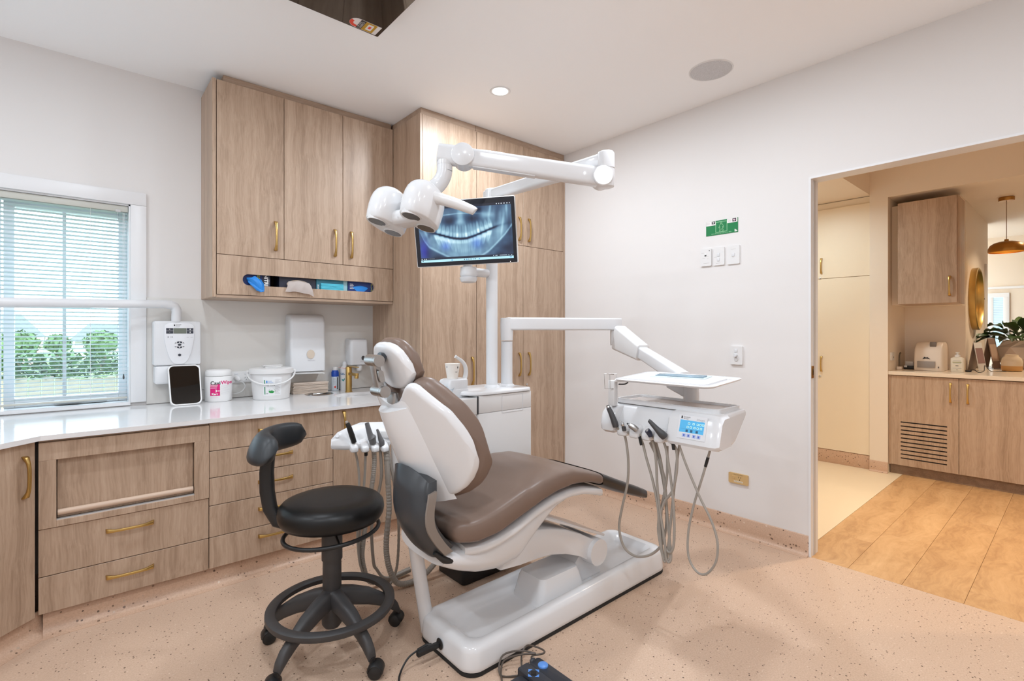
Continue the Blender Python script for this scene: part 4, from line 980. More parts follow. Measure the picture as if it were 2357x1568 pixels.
# ---- backrest
BP = Vector((0.862, YC, 1.08)); BD = Vector((0.34, 0, -0.94)); BN = Vector((0.94, 0, 0.34))
KB = 1.5
def bsurf(a, bb, off): return BP + BD * a + BN * (KB * bb * bb + off) + Vector((0, bb, 0))
bt_top = [(0.0, 0.052), (0.035, 0.045), (0.070, 0.018), (0.095, -0.012), (0.112, -0.024), (0.125, -0.024), (0.14, -0.012), (0.17, 0.027), (0.219, 0.093), (0.245, 0.165), (0.2595, 0.235), (0.262, 0.278)]
bt_bot = [(0.0, 0.440), (0.09, 0.438), (0.13, 0.432), (0.171, 0.420), (0.205, 0.399), (0.229, 0.374), (0.248, 0.342), (0.257, 0.315), (0.262, 0.282)]
def pillow(W_, top_, bot_, off_b, off_f, roll, nb=56, na=30, grow=0.0, p=2.4):
    b = B(); F, K = [], []
    bs = [W_ * math.sin(PI / 2 * (-1 + 2 * j / nb)) for j in range(nb + 1)]
    sc = (W_ + grow) / W_
    for j in range(nb + 1):
        bb = bs[j]; a0 = interp(abs(bb), top_) - grow; a1 = interp(abs(bb), bot_) + grow
        fr, kr_ = [], []
        for i in range(na + 1):
            s_ = -math.cos(PI * i / na)
            a = a0 + (a1 - a0) * (s_ + 1) / 2
            # distance to the rim
            db = (W_ + grow) - abs(bb) * sc; da = min(a - a0, a1 - a)
            d = max(0.0, min(1.0, min(db, da * 1.0) / roll))
            q = (1 - (1 - d) ** p) ** (1 / p)
            mid = (off_b + off_f) / 2
            kr_.append((a, bb * sc, mid + (off_b - mid) * q)); fr.append((a, bb * sc, mid + (off_f - mid) * q))
        F.append(fr); K.append(kr_)
    return F, K
def emit_pillow(surf, FK, name, m, parent):
    b = B()
    for G_ in FK:
        Vs = [[b._v(surf(*p)) for p in row] for row in G_]
        for i in range(len(Vs) - 1):
            for j in range(len(Vs[0]) - 1):
                b.bm.faces.new((Vs[i][j], Vs[i][j + 1], Vs[i + 1][j + 1], Vs[i + 1][j]))
    bmesh.ops.remove_doubles(b.bm, verts=b.bm.verts, dist=2e-4)
    bmesh.ops.dissolve_degenerate(b.bm, dist=1e-5, edges=b.bm.edges)
    return b.out(name, m, parent, True, 75)
emit_pillow(bsurf, pillow(0.262, bt_top, bt_bot, 0.0, 0.036, 0.018), 'back_shell', WHITE, dc)
ct = [(0.0, 0.060), (0.035, 0.052), (0.060, 0.024), (0.085, -0.008), (0.105, -0.022), (0.14, -0.012), (0.17, 0.024), (0.214, 0.093), (0.238, 0.165), (0.252, 0.235), (0.256, 0.290)]
cb = [(0.0, 0.462), (0.09, 0.458), (0.13, 0.450), (0.171, 0.436), (0.205, 0.414), (0.225, 0.390), (0.243, 0.358), (0.251, 0.328), (0.256, 0.294)]
emit_pillow(bsurf, pillow(0.256, ct, cb, 0.026, 0.105, 0.045, grow=0.006, p=2.2), 'back_cushion', BROWN, dc)
# raised spine running down the shell
rings = []
for i in range(25):
    a = 0.062 + (0.44 - 0.062) * i / 24
    hw = interp(a, [(0.05, 0.095), (0.15, 0.115), (0.3, 0.14), (0.44, 0.165)]); h = interp(a, [(0.05, 0.050), (0.15, 0.048), (0.3, 0.040), (0.44, 0.030)])
    rings.append([bsurf(a, hw * t, 0.006 - (h + 0.006) * (1 - abs(t) ** 2.2)) for t in [-1 + 2 * k / 20 for k in range(21)]] + [bsurf(a, hw * t, 0.014) for t in (0.9, 0.4, -0.4, -0.9)])
B().loft(rings).out('back_spine', WHITE, dc, True, 60)
# side wing of the back shell round the hinge
# ---- charcoal hinge cover, a curved apron on the stool side from the lumbar down to the seat
FAR = [(0.905, 1.715, 0.800), (0.903, 1.718, 0.735), (0.906, 1.720, 0.655), (0.932, 1.718, 0.582), (0.982, 1.712, 0.505), (1.045, 1.705, 0.450)]
NEA = [(0.940, 1.530, 0.760), (0.930, 1.515, 0.715), (0.918, 1.512, 0.655), (0.925, 1.513, 0.600), (0.962, 1.517, 0.540), (1.003, 1.522, 0.492)]
def pl3(P, t):
    s_ = t * (len(P) - 1); i = min(int(s_), len(P) - 2); f = s_ - i
    p0, p1, p2, p3 = [Vector(P[max(0, min(len(P) - 1, q))]) for q in (i - 1, i, i + 1, i + 2)]
    return 0.5 * ((2 * p1) + (p2 - p0) * f + (2 * p0 - 5 * p1 + 4 * p2 - p3) * f * f + (3 * p1 - p0 - 3 * p2 + p3) * f ** 3)
rings = []
for i in range(25):
    t = i / 24; f, n_ = pl3(FAR, t), pl3(NEA, t); bl_ = 0.034 * min(1, t * 5 + 0.25)
    ring = []
    for k in range(15):
        u = k / 14; p = f.lerp(n_, u); w = 1 - abs(2 * u - 1) ** 3.0
        ring.append(p + Vector((-bl_ * w, 0, -0.010 * w * t + 0.022 * (1 - t) ** 6 * w)))
    for k in range(5):
        u = 1 - k / 4; ring.append(f.lerp(n_, u * .9 + .05) + Vector((0.040, 0, 0.02 * t)))
    rings.append(ring)
B().loft(rings).out('hinge_cover', COVERG, dc, True, 60)
rings = []
for i in range(19):
    t = 0.16 + 0.84 * i / 18; n_ = pl3(NEA, t); w_ = 0.030
    rings.append([n_ + Vector(q) for q in ((-0.006, -0.002, 0), (-0.004, -0.0075, 0), (w_, -0.006, 0.006), (w_, 0.008, 0.006), (0, 0.008, 0))])
B().loft(rings).out('cover_strip', STRIP, dc, True, 50)
# collar round the neck notch joining the two horns of the shell
TOPE = [(0.862, 1.812, 1.088), (0.862, 1.775, 1.062), (0.868, 1.735, 1.040), (0.872, 1.69, 1.030), (0.876, 1.648, 1.038), (0.884, 1.605, 1.058), (0.894, 1.572, 1.078)]
LOWE = [(0.930, 1.83, 0.93), (0.900, 1.775, 0.935), (0.884, 1.735, 0.94), (0.880, 1.69, 0.94), (0.886, 1.648, 0.94), (0.905, 1.605, 0.94), (0.935, 1.572, 0.935)]
rings = []
for i in range(25):
    t = i / 24; a_, b_ = pl3(TOPE, t), pl3(LOWE, t)
    ring = [a_ + (b_ - a_) * q + Vector((-0.005 * math.sin(PI * min(1, q * 1.1)) + 0.014 * q, 0, 0.004 * math.sin(PI * q))) for q in (0, .15, .35, .6, .85, 1)] + [b_ + Vector((0.03, 0, 0)), a_.lerp(b_, .3) + Vector((0.026, 0, 0)), a_ + Vector((0.018, 0, -0.006)), a_ + Vector((0.008, 0, 0.004))]
    rings.append(ring)
B().loft(rings).out('neck_collar', WHITE, dc, True, 60)
b = B(); b.tube([(0.965, 1.535, 0.505), (1.005, 1.53, 0.470), (1.045, 1.53, 0.455)], [0.008, 0.013, 0.010], 10); b.out('hinge_gap', BLACKP, dc)

# ---- headrest on a double hinge
HP = Vector((0.828, YC + 0.012, 1.203)); HD = Vector((0.35, 0, -0.937)); HN = Vector((0.937, 0, 0.35))
def hsurf(a, bb, off): return HP + HD * a + HN * (1.1 * bb * bb + 0.25 * (a - 0.03) ** 2 + off) + Vector((0, bb, 0))
ht = [(0.0, -0.046), (0.04, -0.044), (0.07, -0.034), (0.095, -0.012), (0.112, 0.020), (0.121, 0.052), (0.1235, 0.072)]
hb = [(0.0, 0.138), (0.03, 0.138), (0.06, 0.132), (0.085, 0.122), (0.105, 0.106), (0.118, 0.090), (0.1235, 0.076)]
emit_pillow(hsurf, pillow(0.1235, ht, hb, 0.020, 0.056, 0.022, 40, 24), 'headrest_shell', WHITE, dc)
emit_pillow(hsurf, pillow(0.120, [(q * 0.972, v) for q, v in ht], [(q * 0.972, v) for q, v in hb], 0.046, 0.092, 0.030, 40, 24, grow=0.006, p=2.2), 'headrest_cushion', BROWN, dc)
yl, yr = YC + 0.036, YC - 0.040
def hinge_at(p, nm):
    B().tube([(p[0], yl, p[1]), (p[0], yl - 0.001, p[1]), (p[0], yr + 0.002, p[1]), (p[0], yr, p[1])], [0.019, 0.0215, 0.0215, 0.0195], 28).out(nm, SATIN, dc)
    B().tube([(p[0], yr + 0.016, p[1]), (p[0], yr + 0.013, p[1])], [0.0222, 0.0222], 28).out('hinge_ring', CHROME, dc)
h1, h2 = (0.808, 1.195), (0.832, 1.083)
hinge_at(h1, 'hinge_upper'); hinge_at(h2, 'hinge_lower')
ux = Vector((h2[0] - h1[0], 0, h2[1] - h1[1])).normalized()
b = B(); rings = []
for t in (0, 0.25, 0.5, 0.75, 1):
    p = Vector((h1[0] + (h2[0] - h1[0]) * t, YC, h1[1] + (h2[1] - h1[1]) * t)); w_ = 0.024 - 0.005 * math.sin(PI * t)
    rings.append([(p.x + a * 0.026 * 2, YC + 0.002 + c * w_ * 2, p.z) for a, c in rrect(0.5, 1.0, 0.12, 3)])
b.loft(rings).out('hinge_link', SATIN, dc, True, 45)
mid = Vector(((h1[0] + h2[0]) / 2, yr + 0.008, (h1[1] + h2[1]) / 2))
b = B(); b.loft([[mid + Vector((a, 0, 0)) * 1 + ux * c + Vector((0, y, 0)) for a, c in rrect(0.020, 0.046, 0.0098, 6)] for y in (0.004, -0.005)]); b.out('link_button', SATIN, dc, True, 40)
B().tube([(0.846, YC, 1.20), (0.826, YC, 1.205)], [0.022, 0.020], 16).out('headrest_mount', COVERG, dc)
b = B(); b.loft([[(0.884 + a, YC + 0.004 + c, z) for a, c in rrect(w_, d_, 0.008, 3)] for z, w_, d_ in [(1.02, 0.020, 0.050), (1.05, 0.024, 0.060), (1.072, 0.022, 0.056)]]); b.out('headrest_stem', SATIN, dc)


# ================================================================ DENTAL UNIT: cabinet, posts, lamp, monitor, delivery head
wu = thing('dental_unit', 'white dental unit cabinet with cup filler and two posts behind the chair', 'dental unit', (1.62, 2.2, 0))
def rbox(x0, x1, y0, y1, z0, z1, r=0.02, ed=0.006, n=6):
    b = B(); cx_, cy_ = (x0 + x1) / 2, (y0 + y1) / 2; w, d = x1 - x0, y1 - y0
    def ringz(ins, z): return [(cx_ + a, cy_ + c, z) for a, c in rrect(w - 2 * ins, d - 2 * ins, max(r - ins, 0.002), n)]
    b.loft([ringz(ed, z0), ringz(ed * 0.3, z0 + ed * 0.3), ringz(0, z0 + ed), ringz(0, z1 - ed), ringz(ed * 0.3, z1 - ed * 0.3), ringz(ed, z1)])
    return b
rbox(1.48, 1.80, 2.08, 2.32, 0.0, 0.075, 0.02).out('foot', BLACKP, wu)
rbox(1.552, 1.930, 2.050, 2.335, 0.070, 0.874, 0.012, 0.003).out('lower_body', WHITES, wu)
rbox(1.5535, 1.930, 2.050, 2.335, 0.8755, 0.966, 0.012, 0.003).out('upper_body', WHITES, wu)
rbox(1.31, 1.5515, 2.056, 2.335, 0.40, 0.872, 0.012, 0.003).out('side_body', WHITES, wu)
rbox(1.31, 1.551, 2.050, 2.335, 0.8735, 0.957, 0.012, 0.003).out('side_door', WHITES, wu)
b = B(); rings = []
for ins, z in [(0.010, 0.9665), (0.0, 0.970), (0.0, 0.978), (0.004, 0.985), (0.012, 0.988)]:
    P = [(1.937 - ins, 2.347 - ins), (1.60, 2.347 - ins)] + [(1.60 - (0.115 - ins) * math.sin(a), 2.195 + (0.152 - ins) * math.cos(a)) for a in [PI * k / 16 for k in range(1, 16)]] + [(1.60, 2.043 + ins), (1.91, 2.043 + ins), (1.937 - ins, 2.07)]
    rings.append([(x, y, z) for x, y in P])
b.loft(rings).out('top_cover', WHITE, wu, True, 50)
b = B(); o = [(1.7865 + a, 2.0498, 0.911 + c) for a, c in rrect(0.152, 0.095, 0.004, 3)]; i_ = [(1.7865 + a, 2.0498, 0.911 + c) for a, c in rrect(0.146, 0.089, 0.003, 3)]
b.loft([[(x, y - 0.0012, z) for x, y, z in o], [(x, y - 0.0012, z) for x, y, z in i_], i_], closed=True, cap=False); b.out('access_panel', WHITEC, wu, True, 30)
B().box((1.5505, 2.0495, 0.8735), (1.5545, 2.060, 0.9655)).out('door_gap', DARKG, wu)
# posts
B().lathe([(0.044, 0), (0.042, 0.006), (0.033, 0.014), (0.0325, 0.02), (0.0325, 1.10)], (1.762, 2.20, 0.9875), 32).out('lamp_post', WHITEC, wu)
B().lathe([(0.045, 0), (0.043, 0.006), (0.034, 0.012), (0.033, 0.02), (0.033, 0.254)], (1.872, 2.20, 0.9875), 32).out('arm_post', WHITEC, wu)
B().lathe([(0.0345, 0), (0.0345, 0.0012)], (1.872, 2.20, 1.2425), 32).out('post_joint', GREY, wu)
# cup filler block and spout
fb = rbox(1.425, 1.552, 2.13, 2.25, 0.957, 1.000, 0.012, 0.003).out('filler_base', WHITEC, wu)
b = B(); rings = []
for z, x0, x1, y0, y1 in [(0.998, 1.43, 1.552, 2.135, 2.245), (1.028, 1.432, 1.554, 2.135, 2.245), (1.046, 1.440, 1.556, 2.14, 2.24), (1.052, 1.450, 1.556, 2.15, 2.23)]:
    rings.append([((x0 + x1) / 2 + a, (y0 + y1) / 2 + c, z) for a, c in rrect(x1 - x0, y1 - y0, 0.012, 4)])
b.loft(rings).out('filler_head', WHITEC, wu, True, 40)
b = B(); b.tube([(1.440, 2.16, 1.01), (1.405, 2.14, 1.000), (1.396, 2.14, 0.985)], [0.012, 0.012, 0.009], 10); b.out('filter_lever', CLEAR, wu)
B().lathe([(0.055, 0.0), (0.066, 0.030), (0.078, 0.052), (0.080, 0.054), (0.076, 0.053), (0.060, 0.02), (0.012, 0.008), (0, 0.008)], (1.385, 2.16, 0.9575), 32, cap=False).out('spittoon_bowl', CLEAR, wu, True, 80)
B().tube([(1.553, 2.19, 0.985), (1.562, 2.19, 1.03), (1.573, 2.188, 1.075), (1.566, 2.185, 1.115), (1.545, 2.182, 1.140), (1.517, 2.18, 1.158), (1.500, 2.18, 1.168)], [0.010, 0.0125, 0.0125, 0.011, 0.0095, 0.008, 0.0085], 14).out('cup_spout', mat('spout_frost', rgb(222, 224, 226), 0.2), wu)
cu = thing('paper_cup', 'white paper cup with small logo standing on the cup filler', 'cup', (1.487, 2.188, 1.0525))
B().lathe([(0.027, 0.001), (0.028, 0), (0.0395, 0.076), (0.0410, 0.077), (0.0405, 0.0785), (0.0385, 0.077), (0.0275, 0.004), (0, 0.004)], (1.487, 2.188, 1.0525), 36, cap=False).out('cup_body', mat('cup_paper', rgb(236, 232, 226), 0.7), cu)
acup = math.atan2(-2.188, -1.487)
cyl_text('lettering', 'cup', 0.010, (1.487, 2.188), 0.0345, acup + 0.62, 1.0525 + 0.037, INK, cu); cyl_patch('emblem', (1.487, 2.188), 0.0365, acup + 0.75, acup + 0.92, 1.0525 + .054, 1.0525 + .066, INK, cu, 4, 0.0012); cyl_patch('emblem', (1.487, 2.188), 0.0372, acup - 0.95, acup - 0.75, 1.0525 + .058, 1.0525 + .066, INKG, cu, 4, 0.0012)

# ---- operating lamp on its two arms
ol = thing('operating_lamp', 'white four lens operating light on a jointed arm over the chair', 'lamp', (1.762, 2.20, 2.09))
def beam(p0, p1, w0, h0, w1, h1, r=0.3, ext=0.0, n=5, k=7):
    p0 = Vector(p0); p1 = Vector(p1); T = (p1 - p0).normalized(); S = T.cross(Vector((0, 0, 1))).normalized(); U = S.cross(T)
    b = B(); rings = []
    for t in [0, 0.004] + [i / k for i in range(1, k)] + [0.996, 1]:
        e = 0.94 if t in (0, 1) else 1
        w = (w0 + (w1 - w0) * t) * e; h = (h0 + (h1 - h0) * t) * e
        rings.append([p0 + (p1 - p0) * t + S * a + U * c for a, c in rrect(w, h, min(w, h) * r, n)])
    return b.loft(rings)
E1 = Vector((1.762, 2.20, 2.070)); E2 = Vector((1.772, 1.405, 2.060))
B().lathe([(0.033, 0), (0.040, 0.004), (0.040, 0.055), (0.034, 0.062)], (1.762, 2.20, 2.038), 32).out('post_collar', WHITE, ol)
beam(E1 + Vector((0, 0.045, 0)), E2 + Vector((0, -0.02, 0)), 0.060, 0.060, 0.064, 0.066).out('lower_arm', WHITE, ol, True, 50)
B().lathe([(0.026, 0), (0.036, 0.004), (0.038, 0.02), (0.038, 0.150), (0.033, 0.158)], (1.772, 1.402, 1.938), 32).out('elbow', WHITE, ol)
B().lathe([(0.0388, 0), (0.0388, 0.0015)], (1.772, 1.402, 2.022), 32).out('elbow_joint', GREY, ol)
Lx = lambda lat, dep, z: fw * dep + rtv * lat + Vector((0, 0, z))
fw = Vector((math.sin(math.radians(41)), math.cos(math.radians(41)), 0)); rtv = Vector((math.cos(math.radians(41)), -math.sin(math.radians(41)), 0))
J2 = Vector((1.762, 1.418, 1.985)); J3 = Vector((1.290, 1.829, 2.078))
ad = (J3 - J2).normalized(); an = Vector((0, 0, 1)).cross(ad).normalized()
beam(J2, J3, 0.062, 0.084, 0.060, 0.080).out('upper_arm', WHITE, ol, True, 50)
beam(J2 + ad * 0.30 - Vector((0, 0, 0.039)), J2 + ad * 0.58 - Vector((0, 0, 0.038)), 0.040, 0.010, 0.040, 0.010).out('arm_underside_cover', WHITEC, ol, True, 50)
def drum(c, r, L_, nm):
    B().tube([c - an * L_, c - an * (L_ * 0.94), c + an * (L_ * 0.94), c + an * L_], [r * 0.93, r, r, r * 0.93], 36, True, 0).out(nm, WHITE, ol, True, 40)
drum(J2 + Vector((0, 0, -0.002)), 0.044, 0.046, 'joint_drum'); drum(J3 - ad * 0.01, 0.050, 0.046, 'joint_drum')
hd = J3 + ad * 0.075
beam(J3, hd + ad * 0.028 + Vector((0, 0, -0.0)), 0.070, 0.088, 0.066, 0.084, 0.35).out('head_block', WHITE, ol, True, 50)
nb0 = hd + Vector((0, 0, -0.03))
B().tube([nb0, nb0 + Vector((0, 0, -0.045))], [0.035, 0.0345], 28).out('swivel', WHITE, ol)
B().lathe([(0.0352, 0), (0.0352, 0.0012)], nb0 + Vector((0, 0, -0.020)), 28).out('swivel_joint', GREY, ol)
LC = Lx(-0.461, 2.19, 0); eA = (rtv * 0.86 - fw * 0.51); eB = (rtv * 0.39 + fw * 0.92)
B().tube([nb0 + Vector((0, 0, -0.043)), nb0 + Vector((0, 0, -0.075)) - rtv * 0.008, nb0 + Vector((0, 0, -0.115)) - rtv * 0.04, LC + Vector((0, 0, 1.885)) + rtv * 0.05, LC + Vector((0, 0, 1.83)) + rtv * 0.01], [0.0345, 0.035, 0.036, 0.037, 0.037], 24).out('neck', WHITE, ol)
for sg, nm in ((-1, 'lamp_pod'), (1, 'lamp_pod')):
    c = LC + eA * (0.098 * sg)
    TM = Matrix.Translation(c + Vector((0, 0, 1.85))) @ Matrix.Rotation(math.radians(13), 4, fw) @ Matrix.Rotation(math.radians(-9), 4, rtv) @ Matrix.Translation(-c - Vector((0, 0, 1.85)))
    rings = []
    for z, f in [(1.762, 0.80), (1.764, 0.90), (1.770, 0.945), (1.80, 0.985), (1.83, 1.0), (1.86, 0.985), (1.885, 0.93), (1.905, 0.83), (1.920, 0.68), (1.930, 0.48), (1.935, 0.22)]:
        rings.append([c + eA * (0.076 * f * a) + eB * (0.112 * f * q) + Vector((0, 0, z)) for a, q in sellipse(1, 1, 2.5, 36)])
    pd = B(TM).loft(rings, tip1=c + Vector((0, 0, 1.9365))).out(nm, WHITE, ol, True, 60)
    for q in (-0.060, 0.060):
        lc = c + eB * q + Vector((0, 0, 1.762))
        B(TM).tube([lc + Vector((0, 0, 0.012)), lc + Vector((0, 0, -0.0035))], [0.046, 0.043], 30).out('lens_bezel', WHITE, pd, True, 40)
        B(TM).tube([lc + Vector((0, 0, 0.0)), lc + Vector((0, 0, -0.0042))], [0.0375, 0.0375], 30).out('lens', mat('lamp_glass', rgb(96, 92, 90), 0.06, 0.35), pd, False)
beam(LC - eA * 0.10 + Vector((0, 0, 1.795)), LC + eA * 0.10 + Vector((0, 0, 1.795)), 0.125, 0.062, 0.125, 0.062, 0.4).out('bridge', WHITE, ol, True, 60)
B().tube([LC - eA * 0.06 + Vector((0, 0, 1.86)), LC + eA * 0.06 + Vector((0, 0, 1.86))], 0.010, 14).out('cross_bar', WHITE, ol)
text('lettering', 'Y', 0.014, LC + eA * 0.0 - eB * 0.064 + Vector((0, 0, 1.785)), eA, (0, 0, 1), INKG, ol, 'CENTER')
hs = LC + eA * 0.150 - eB * 0.02
B().tube([hs + Vector((0, 0, 1.866)), hs + rtv * 0.015 + Vector((0, 0, 1.862)), hs + rtv * 0.10 + Vector((0, 0, 1.837)), hs + rtv * 0.175 + Vector((0, 0, 1.808)), hs + rtv * 0.185 + Vector((0, 0, 1.803))], [0.026, 0.0255, 0.0225, 0.0185, 0.014], 22).out('grip_handle', WHITES, ol)

# ---- monitor
MY, MP, MRl = math.radians(-49.8), math.radians(9.1), math.radians(-1.8)
MM = Matrix.Translation((1.550, 2.165, 1.825)) @ Matrix.Rotation(MY, 4, 'Z') @ Matrix.Rotation(MP, 4, 'X') @ Matrix.Rotation(MRl, 4, 'Y')
MW, MH = 0.555, 0.345
mo = thing('xray_monitor', 'flat monitor showing a panoramic dental x-ray, mounted on the lamp post', 'monitor', (1.55, 2.165, 1.65))
b = B(MM); b.loft([[(a, y, c) for a, c in rrect(MW * f, MH * f2, 0.006, 3)] for y, f, f2 in [(0.0, 0.995, 0.994), (0.002, 1, 1), (0.020, 1, 1), (0.024, 0.985, 0.98), (0.045, 0.7, 0.7)]]); b.out('back_shell', WHITES, mo, True, 35)
b = B(MM); b.loft([[(a, y, c) for a, c in rrect(MW - 0.008, MH - 0.008, 0.004, 3)] for y in (0.0005, -0.002)]); b.out('front_glass', mat('monitor_bezel', rgb(18, 20, 32), 0.08), mo, True, 35)
# screen picture painted as colours on a fine grid
NX, NZ = 300, 200
S0, S1, T0, T1 = -MW / 2 + 0.026, MW / 2 - 0.022, -MH / 2 + 0.025, MH / 2 - 0.030
ss, tt = np.meshgrid(np.linspace(0, 1, NX), np.linspace(0, 1, NZ))      # tt upward
x = ss; y = 1 - tt                                                       # picture coordinates, y down
rng = np.random.RandomState(4)
def vnoise(fx, fy, seed):
    r = np.random.RandomState(seed); g = r.rand(fy + 2, fx + 2)
    X = x * fx; Y = y * fy; xi = X.astype(int); yi = Y.astype(int); u = X - xi; v = Y - yi; u = u * u * (3 - 2 * u); v = v * v * (3 - 2 * v)
    return g[yi, xi] * (1 - u) * (1 - v) + g[yi, xi + 1] * u * (1 - v) + g[yi + 1, xi] * (1 - u) * v + g[yi + 1, xi + 1] * u * v
def gauss(cx_, cy_, rx, ry, rot=0.0):
    c_, s_ = math.cos(rot), math.sin(rot); dx = x - cx_; dy = y - cy_
    return np.exp(-(((dx * c_ + dy * s_) / rx) ** 2 + ((-dx * s_ + dy * c_) / ry) ** 2))
def curve(px, py): return np.interp(x, px, py)
def soft(d, w): return 1 / (1 + np.exp(-d / w))
lum = 0.26 + 0.10 * (vnoise(6, 4, 1) - 0.5) + 0.05 * (vnoise(24, 16, 2) - 0.5)
occ = curve([0, .17, .27, .36, .45, .52, .60, .70, .78, .88, 1], [.40, .475, .53, .58, .60, .595, .56, .50, .45, .395, .36])
jaw = curve([0, .05, .10, .22, .36, .46, .62, .74, .84, .93, 1], [.40, .60, .72, .84, .97, .99, .97, .85, .70, .55, .40])
low_in = soft(y - occ - 0.02, .012) * soft(jaw - y, .012)
lum += 0.17 * low_in * (0.75 + 0.5 * vnoise(40, 6, 3)) 
lum += 0.26 * np.exp(-((jaw - y) / .022) ** 2) * soft(x - .04, .02)
up_in = soft(occ - y - 0.01, .012) * soft(y - .05, .05)
lum += 0.12 * up_in * (0.7 + .6 * vnoise(50, 5, 5))
# teeth, each with crown and tapering roots
def tooth(cx_, cy_, w, hc, hr, sgn, tilt, br):
    global lum
    dx = x - cx_ - tilt * (y - cy_); dy = sgn * (y - cy_)
    crown = soft(w * 0.5 - np.abs(dx), .003) * soft(dy, .006) * soft(hc - dy, .01)
    wr = w * 0.42 * (1 - np.clip((dy - hc) / hr, 0, 1) ** 1.5 * .75)
    root = soft(wr - np.abs(dx), .004) * soft(dy - hc + .01, .01) * soft(hc + hr - dy, .012)
    core = np.exp(-(dx / (w * 0.09)) ** 2) * root
    lum = lum + br * crown + (br * 0.62) * root - 0.12 * core
lx = [.185, .240, .292, .338, .378, .412, .440, .466, .490, .514, .540, .568, .604, .650, .705, .762]
for i, q in enumerate(lx):
    big = abs(q - .49) > .13
    tooth(q, float(np.interp(q, x[0], occ[0])) + .024, .050 if big else (.030 if abs(q - .49) > .06 else .021), .075 if big else .06, .13 if big else .17, 1, (q - .49) * -.55, .38)
uxs = [.215, .262, .306, .346, .382, .414, .446, .480, .512, .544, .576, .608, .644, .688, .734, .776]
for i, q in enumerate(uxs):
    big = abs(q - .49) > .16
    tooth(q, float(np.interp(q, x[0], occ[0])) - .020, .042 if big else .027, .07, .11 if big else .15, -1, (q - .49) * .35, .34 + (.25 if i in (5, 8, 12) else 0))
lum -= 0.34 * np.exp(-((y - occ) / .018) ** 2) * soft(x - .17, .02) * soft(.84 - x, .02)
# sinuses, nasal cavity, rami, palate
for c_ in [(.34, .27, .085, .085, .2), (.58, .25, .075, .085, -.2), (.66, .10, .035, .05, 0)]: lum -= 0.30 * gauss(*c_)
for c_ in [(.46, .16, .03, .16, 0), (.33, .155, .12, .012, -.1), (.55, .155, .10, .012, .1), (.78, .09, .012, .12, .1), (.95, .10, .012, .13, 0), (.44, .30, .05, .05, 0), (.90, .40, .012, .20, .1), (.06, .40, .014, .18, -.2), (.74, .20, .07, .05, .4)]: lum += 0.22 * gauss(*c_)
for c_ in [(.845, .24, .03, .22, .12), (.97, .40, .02, .16, 0), (.13, .48, .03, .12, .5), (.95, .80, .09, .12, 0), (.07, .82, .05, .12, 0), (.20, .92, .08, .06, 0), (.86, .93, .06, .05, 0)]: lum -= 0.16 * gauss(*c_)
lum += 0.10 * gauss(.87, .36, .05, .20, .1) + 0.10 * gauss(.92, .72, .03, .05, 0)
lum += 0.12 * gauss(.49, .88, .16, .12)
lum = np.clip(lum, 0.03, 1.0)
def rampc(l):
    st_ = np.array([0, .25, .5, .75, 1.0]); cs = np.array([[14, 20, 38], [50, 74, 102], [112, 150, 174], [168, 206, 220], [232, 246, 250]]) / 255.0
    return np.stack([np.interp(l, st_, cs[:, k]) for k in range(3)], -1)
img = rampc(lum)
for c_, col_ in [((.04, .78, .05, .20, 0), (.16, .14, .85)), ((.62, .70, .06, .10, 0), (.22, .40, .85)), ((.28, .72, .05, .08, 0), (.3, .45, .9))]:
    g = gauss(*c_)[..., None] * .45; img = img * (1 - g) + np.array(col_) * g
bar = (y > .958); img[bar] = np.array([174, 222, 236]) / 255
strip_ = (y > .918) & (y <= .958); img[strip_] = np.array([26, 34, 52]) / 255
topb = (y < .045); img[topb] = np.array([26, 28, 40]) / 255
def dot(cx_, cy_, rx, ry, c):
    m = (np.abs(x - cx_) < rx) & (np.abs(y - cy_) < ry); img[m] = np.array(c) / 255
for q in (.85, .875, .90, .93, .96, .985): dot(q, .022, .0045, .008, (220, 228, 236))
for k, q in enumerate((.475, .50, .522, .545, .568, .59, .635)): dot(q, .979, .006, .010, [(40, 60, 90), (60, 120, 170), (60, 80, 110), (20, 30, 50), (70, 110, 150), (60, 90, 120), (20, 120, 190)][k])
dot(.34, .979, .006, .010, (60, 150, 210)); dot(.02, .974, .006, .008, (40, 60, 70)); dot(.97, .972, .012, .004, (70, 120, 190)); dot(.97, .985, .010, .003, (70, 120, 190))
for q in (.01, .04, .06): dot(q, .938, .004, .007, (200, 210, 220))
for q in (.085, .10, .115, .13, .145): dot(q, .938, .004, .004, (130, 150, 165))
for q, w_ in ((.79, .005), (.82, .011), (.86, .005), (.90, .032), (.95, .004), (.98, .005)): dot(q, .938, w_, .006, (190, 210, 225))
lin = np.where(img <= .04045, img / 12.92, ((img + .055) / 1.055) ** 2.4)
me = bpy.data.meshes.new('screen')
gx_ = S0 + (S1 - S0) * ss; gz_ = T0 + (T1 - T0) * tt
Mn = np.array(MM); loc = np.stack([gx_, np.full_like(gx_, -0.0026), gz_, np.ones_like(gx_)], -1).reshape(-1, 4) @ Mn.T
idx = np.arange(NX * NZ).reshape(NZ, NX)
fc = np.stack([idx[:-1, :-1], idx[:-1, 1:], idx[1:, 1:], idx[1:, :-1]], -1).reshape(-1, 4)
me.from_pydata(loc[:, :3].tolist(), [], fc.tolist())
ca = me.color_attributes.new('picture', 'FLOAT_COLOR', 'POINT')
ca.data.foreach_set('color', np.concatenate([lin.reshape(-1, 3), np.ones((NX * NZ, 1))], 1).astype(np.float32).ravel())
SCM = mat('monitor_picture', (0.01, 0.01, 0.015, 1), 0.12)
nt_, N_, L_, B_ = nodes(SCM); at_ = N_.new('ShaderNodeAttribute'); at_.attribute_name = 'picture'
L_.new(at_.outputs['Color'], B_.inputs['Emission Color']); B_.inputs['Emission Strength'].default_value = 0.95
